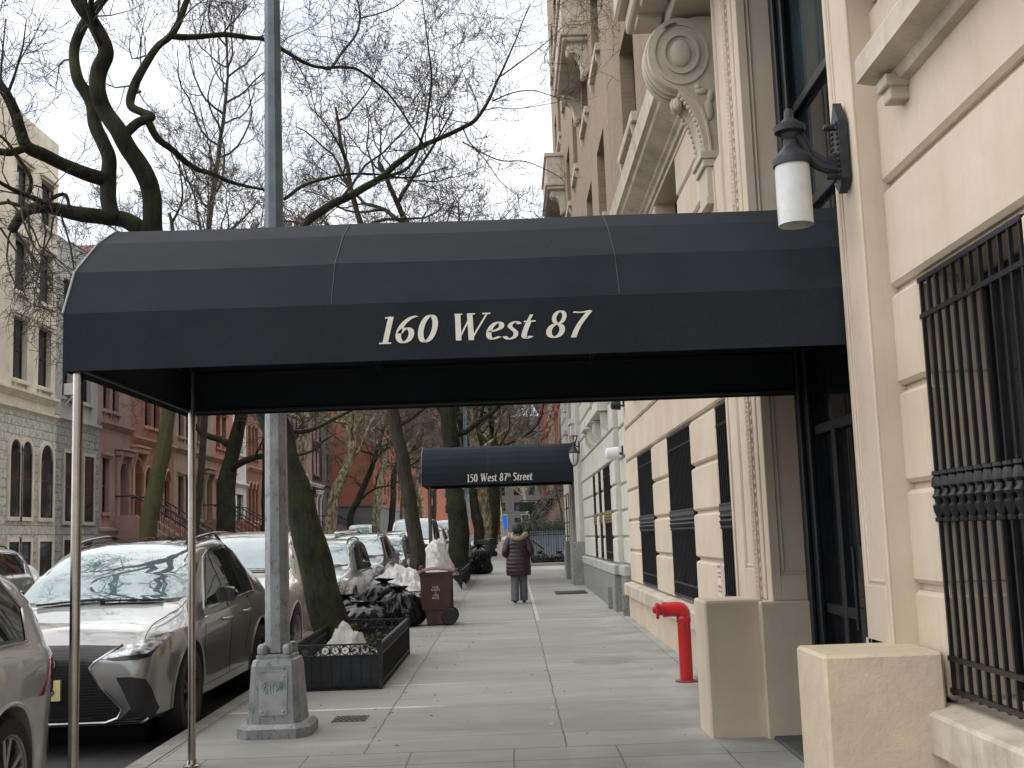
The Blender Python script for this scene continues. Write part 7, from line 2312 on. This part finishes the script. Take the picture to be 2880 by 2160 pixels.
    t.limb(QY((1080, 500, 17.2), (1150, 470, 17.5), (1190, 380, 17.6), (1205, 300, 17.6), (1215, 210, 17.7), (1205, 140, 17.8), (1195, 60, 17.9), (1180, -40, 18)), .028, .008, start=.1, every=.42, L=(.7, 1.8))
    t.limb(QY((1385, 285, 18.5), (1440, 262, 18.6), (1500, 255, 18.7), (1560, 272, 18.8), (1610, 280, 18.9)), .016, .006, every=.45, L=(.3, .7), depth=1)
    t.limb(QY((1400, 220, 18.6), (1470, 170, 18.7), (1530, 125, 18.8), (1590, 70, 18.9)), .016, .006, every=.45, L=(.3, .8), depth=1)
    t.limb(QY((1300, 400, 18.), (1400, 450, 18.2), (1480, 455, 18.4), (1560, 490, 18.6), (1590, 515, 18.7)), .016, .006, every=.45, L=(.3, .7), depth=1)
    t.limb(QY((775, 1215, 15), (870, 1210, 15.5), (940, 1180, 15.8), (1010, 1140, 16.2), (1080, 1120, 16.5)), .04, .012, every=.35, L=(.5, 1.3))
    t.limb(QY((800, 560, 16), (860, 520, 16.5), (960, 492, 17), (1050, 490, 17.4), (1150, 500, 17.8), (1260, 470, 18.2)), .03, .010, every=.25, L=(.7, 1.8))
    return t.finish('leaning dark mossy tree rising from the nearest iron tree guard', M['bark_dark'], M['twig_dark'], base)
near_tree()

# -- trees standing at given places: trunk points come from the photograph, the crown is grown ----
def kerb_tree(label, trunk, r0, h, seed, bark, twig, crown_r=4.5, rmin=.008, limbs=9, depth=4, lean=(0, 0), fork=.35, up=.10, name='bare_tree', vigor=1., kids_=(3, 6)):
    """trunk: list of points from the ground up; the crown carries on above the last one"""
    t = Tree(seed, rmin); q = t.q
    pts = [Vector(p) for p in trunk]
    top = pts[-1]; d = (pts[-1] - pts[-2]).normalized()
    H = pts[0].z + h
    c = list(pts)
    while c[-1].z < H - .5:
        d = (d * .7 + Vector((lean[0], lean[1], 1)) * .3 + Vector((q.gauss(0, .12), q.gauss(0, .12), 0))).normalized()
        c.append(c[-1] + d * 1.2)
    body = t.limb(c, r0, max(.03, r0 * .16), depth=-1)
    n = len(body)
    t.wood.lathe([(r0 * 1.5, -.1), (r0 * 1.25, .08), (r0 * 1.02, .3)], tuple(pts[0]), 12)
    for j in range(limbs):
        f = fork + (.96 - fork) * j / max(1, limbs - 1)
        i = int(f * (n - 1)); a = j * 2.4 + q.uniform(-.4, .4)
        L = crown_r * q.uniform(.75, 1.1) * (1 - .45 * max(0, f - .4)) * vigor
        dd = Vector((math.cos(a), math.sin(a), q.uniform(.25, .75)))
        t.grow(body[i], dd, L, r0 * q.uniform(.26, .44) * (1.15 - .6 * f), depth, up, .20, kids_, .8)
    return t.finish(label, bark, twig, pts[0], name=name)

def gp(x, y): return Vector((x, y, gz(y) - .05))
kerb_tree('dark slender tree leaning left out of the wide snow bank', [gp(-2.3, 27.5)] + QY((1175, 1560, 27.5), (1150, 1400, 27.5), (1122, 1240, 27.5), (1105, 1150, 27.5), (1080, 1000, 27.5), (1040, 800, 27.5)), .20, 12, 21, M['bark_brown'], M['twig_brown'], 3.3, .006, 9, 4, (-.25, 0))
t3 = kerb_tree('stout dark tree behind the smaller canopy and peaked snow heap', [gp(-1.85, 38)] + QY((1292, 1500, 38), (1278, 1400, 38), (1268, 1250, 38), (1255, 1150, 38)), .36, 13, 33, M['bark_dark'], M['twig_brown'], 5.2, .009, 12, 4, fork=.3)
kerb_tree('thin dark tree leaning left beyond the stout one', [gp(-1.75, 58)] + QY((1348, 1500, 58), (1335, 1420, 58), (1318, 1330, 58), (1310, 1250, 58)), .30, 12, 35, M['bark_dark'], M['twig_brown'], 4.5, .012, 10, 4)
kerb_tree('pale mottled plane tree at the kerb beyond the dark leaning one', [gp(-1.7, 66)] + QY((1370, 1490, 66), (1362, 1420, 66), (1352, 1340, 66)), .36, 15, 37, M['bark_patch'], M['twig_pale'], 5.5, .013, 11, 4)
kerb_tree('dark kerb tree just left of the blue kiosk', [gp(-1.6, 84)] + QY((1393, 1440, 84), (1390, 1340, 84)), .42, 14, 39, M['bark_dark'], M['twig_brown'], 5.5, .015, 11, 4)
# across the road
kerb_tree('olive trunked tree across the road between the canopy poles', [gp(-12.7, 40)] + QY((428, 1420, 40), (455, 1290, 40), (474, 1160, 40), (486, 1050, 40)), .33, 13, 41, M['bark_olive'], M['twig_brown'], 5.0, .010, 11, 4)
kerb_tree('black forked tree across the road beside the silver lamp post', [gp(-12.7, 52)] + QY((636, 1400, 52), (650, 1290, 52), (676, 1180, 52), (690, 1100, 52)), .44, 13, 43, M['bark_dark'], M['twig_brown'], 5.5, .011, 13, 4, fork=.22)
kerb_tree('straight brown young tree across the road rising behind the lamp post', [gp(-12.7, 46)] + QY((575, 1200, 46), (585, 700, 46), (608, 480, 46), (630, 320, 46), (640, 190, 46), (632, 60, 46)), .17, 23, 45, M['bark_brown'], M['twig_brown'], 4.6, .009, 22, 3, fork=.3, up=.22)
kerb_tree('mottled plane tree with a bent trunk before the dark brownstone', [gp(-12.6, 79)] + QY((940, 1400, 79), (965, 1340, 79), (980, 1300, 79)), .42, 15, 47, M['bark_patch'], M['twig_pale'], 6.0, .015, 12, 4, fork=.3)
kerb_tree('second mottled plane tree left of the leaning trunk', [gp(-12.5, 68)] + QY((838, 1400, 68), (846, 1300, 68), (858, 1220, 68)), .36, 15, 49, M['bark_patch'], M['twig_pale'], 6.0, .014, 12, 4, fork=.3)
kerb_tree('dark v shaped tree before the red blank wall', [gp(-12.4, 92)] + QY((985, 1460, 92), (1010, 1400, 92), (1040, 1330, 92)), .30, 13, 51, M['bark_dark'], M['twig_brown'], 5.5, .016, 12, 4, fork=.2)
pl = kerb_tree('pale plane tree in front of the red blank wall', [gp(-12.4, 106)] + QY((1060, 1420, 106), (1068, 1360, 106), (1080, 1300, 106)), .42, 16, 53, M['bark_patch'], M['twig_pale'], 6.5, .018, 12, 4, fork=.28)
bt = kerb_tree('brown bare tree far down the left side', [gp(-12.4, 118)] + QY((1105, 1420, 118), (1108, 1340, 118)), .36, 15, 55, M['bark_brown'], M['twig_brown'], 6.5, .02, 12, 4, fork=.25)
for o, x, y, rot, lb in ((pl, -12.3, 132, 1.2, 'plane tree beyond the red block on the left'), (bt, -12.3, 146, 2.1, 'brown tree far left before the avenue'), (pl, -12.2, 162, 2.9, 'plane tree near the far left corner'), (bt, -12.2, 180, .7, 'brown tree at the far left corner'), (bt, -1.6, 100, 1.9, 'brown kerb tree on the right past the dark kerb tree'), (pl, -1.6, 116, .4, 'plane tree on the right kerb before the kiosk'), (bt, -1.6, 134, 3.0, 'brown tree right of the road near the kiosk'), (pl, -1.5, 152, 2.2, 'plane tree on the right kerb just before the kiosk'), (bt, -1.5, 190, 4.4, 'last brown tree on the right kerb'), (bt, -12.6, 60, 5.1, 'brown tree across the road behind the white suv'), (bt, -7.5, 262, .9, 'bare tree across the avenue in the middle of the street end'), (pl, 3.5, 240, 3.7, 'plane tree at the street end on the right')):
    z = gz(y) - .05
    copy_tree(o, (x, y, z), rot, lb)
# small brown shrubby tree over the hedge
kerb_tree('small twiggy ornamental tree over the hedge on the right', [gp(2.2, 49), gp(2.15, 49) + Vector((0, 0, 1.6)), gp(2.1, 49) + Vector((0, 0, 2.3))], .05, 4.2, 61, M['bark_brown'], M['twig_pale'], 1.9, .010, 9, 3, fork=.35, name='small_tree')
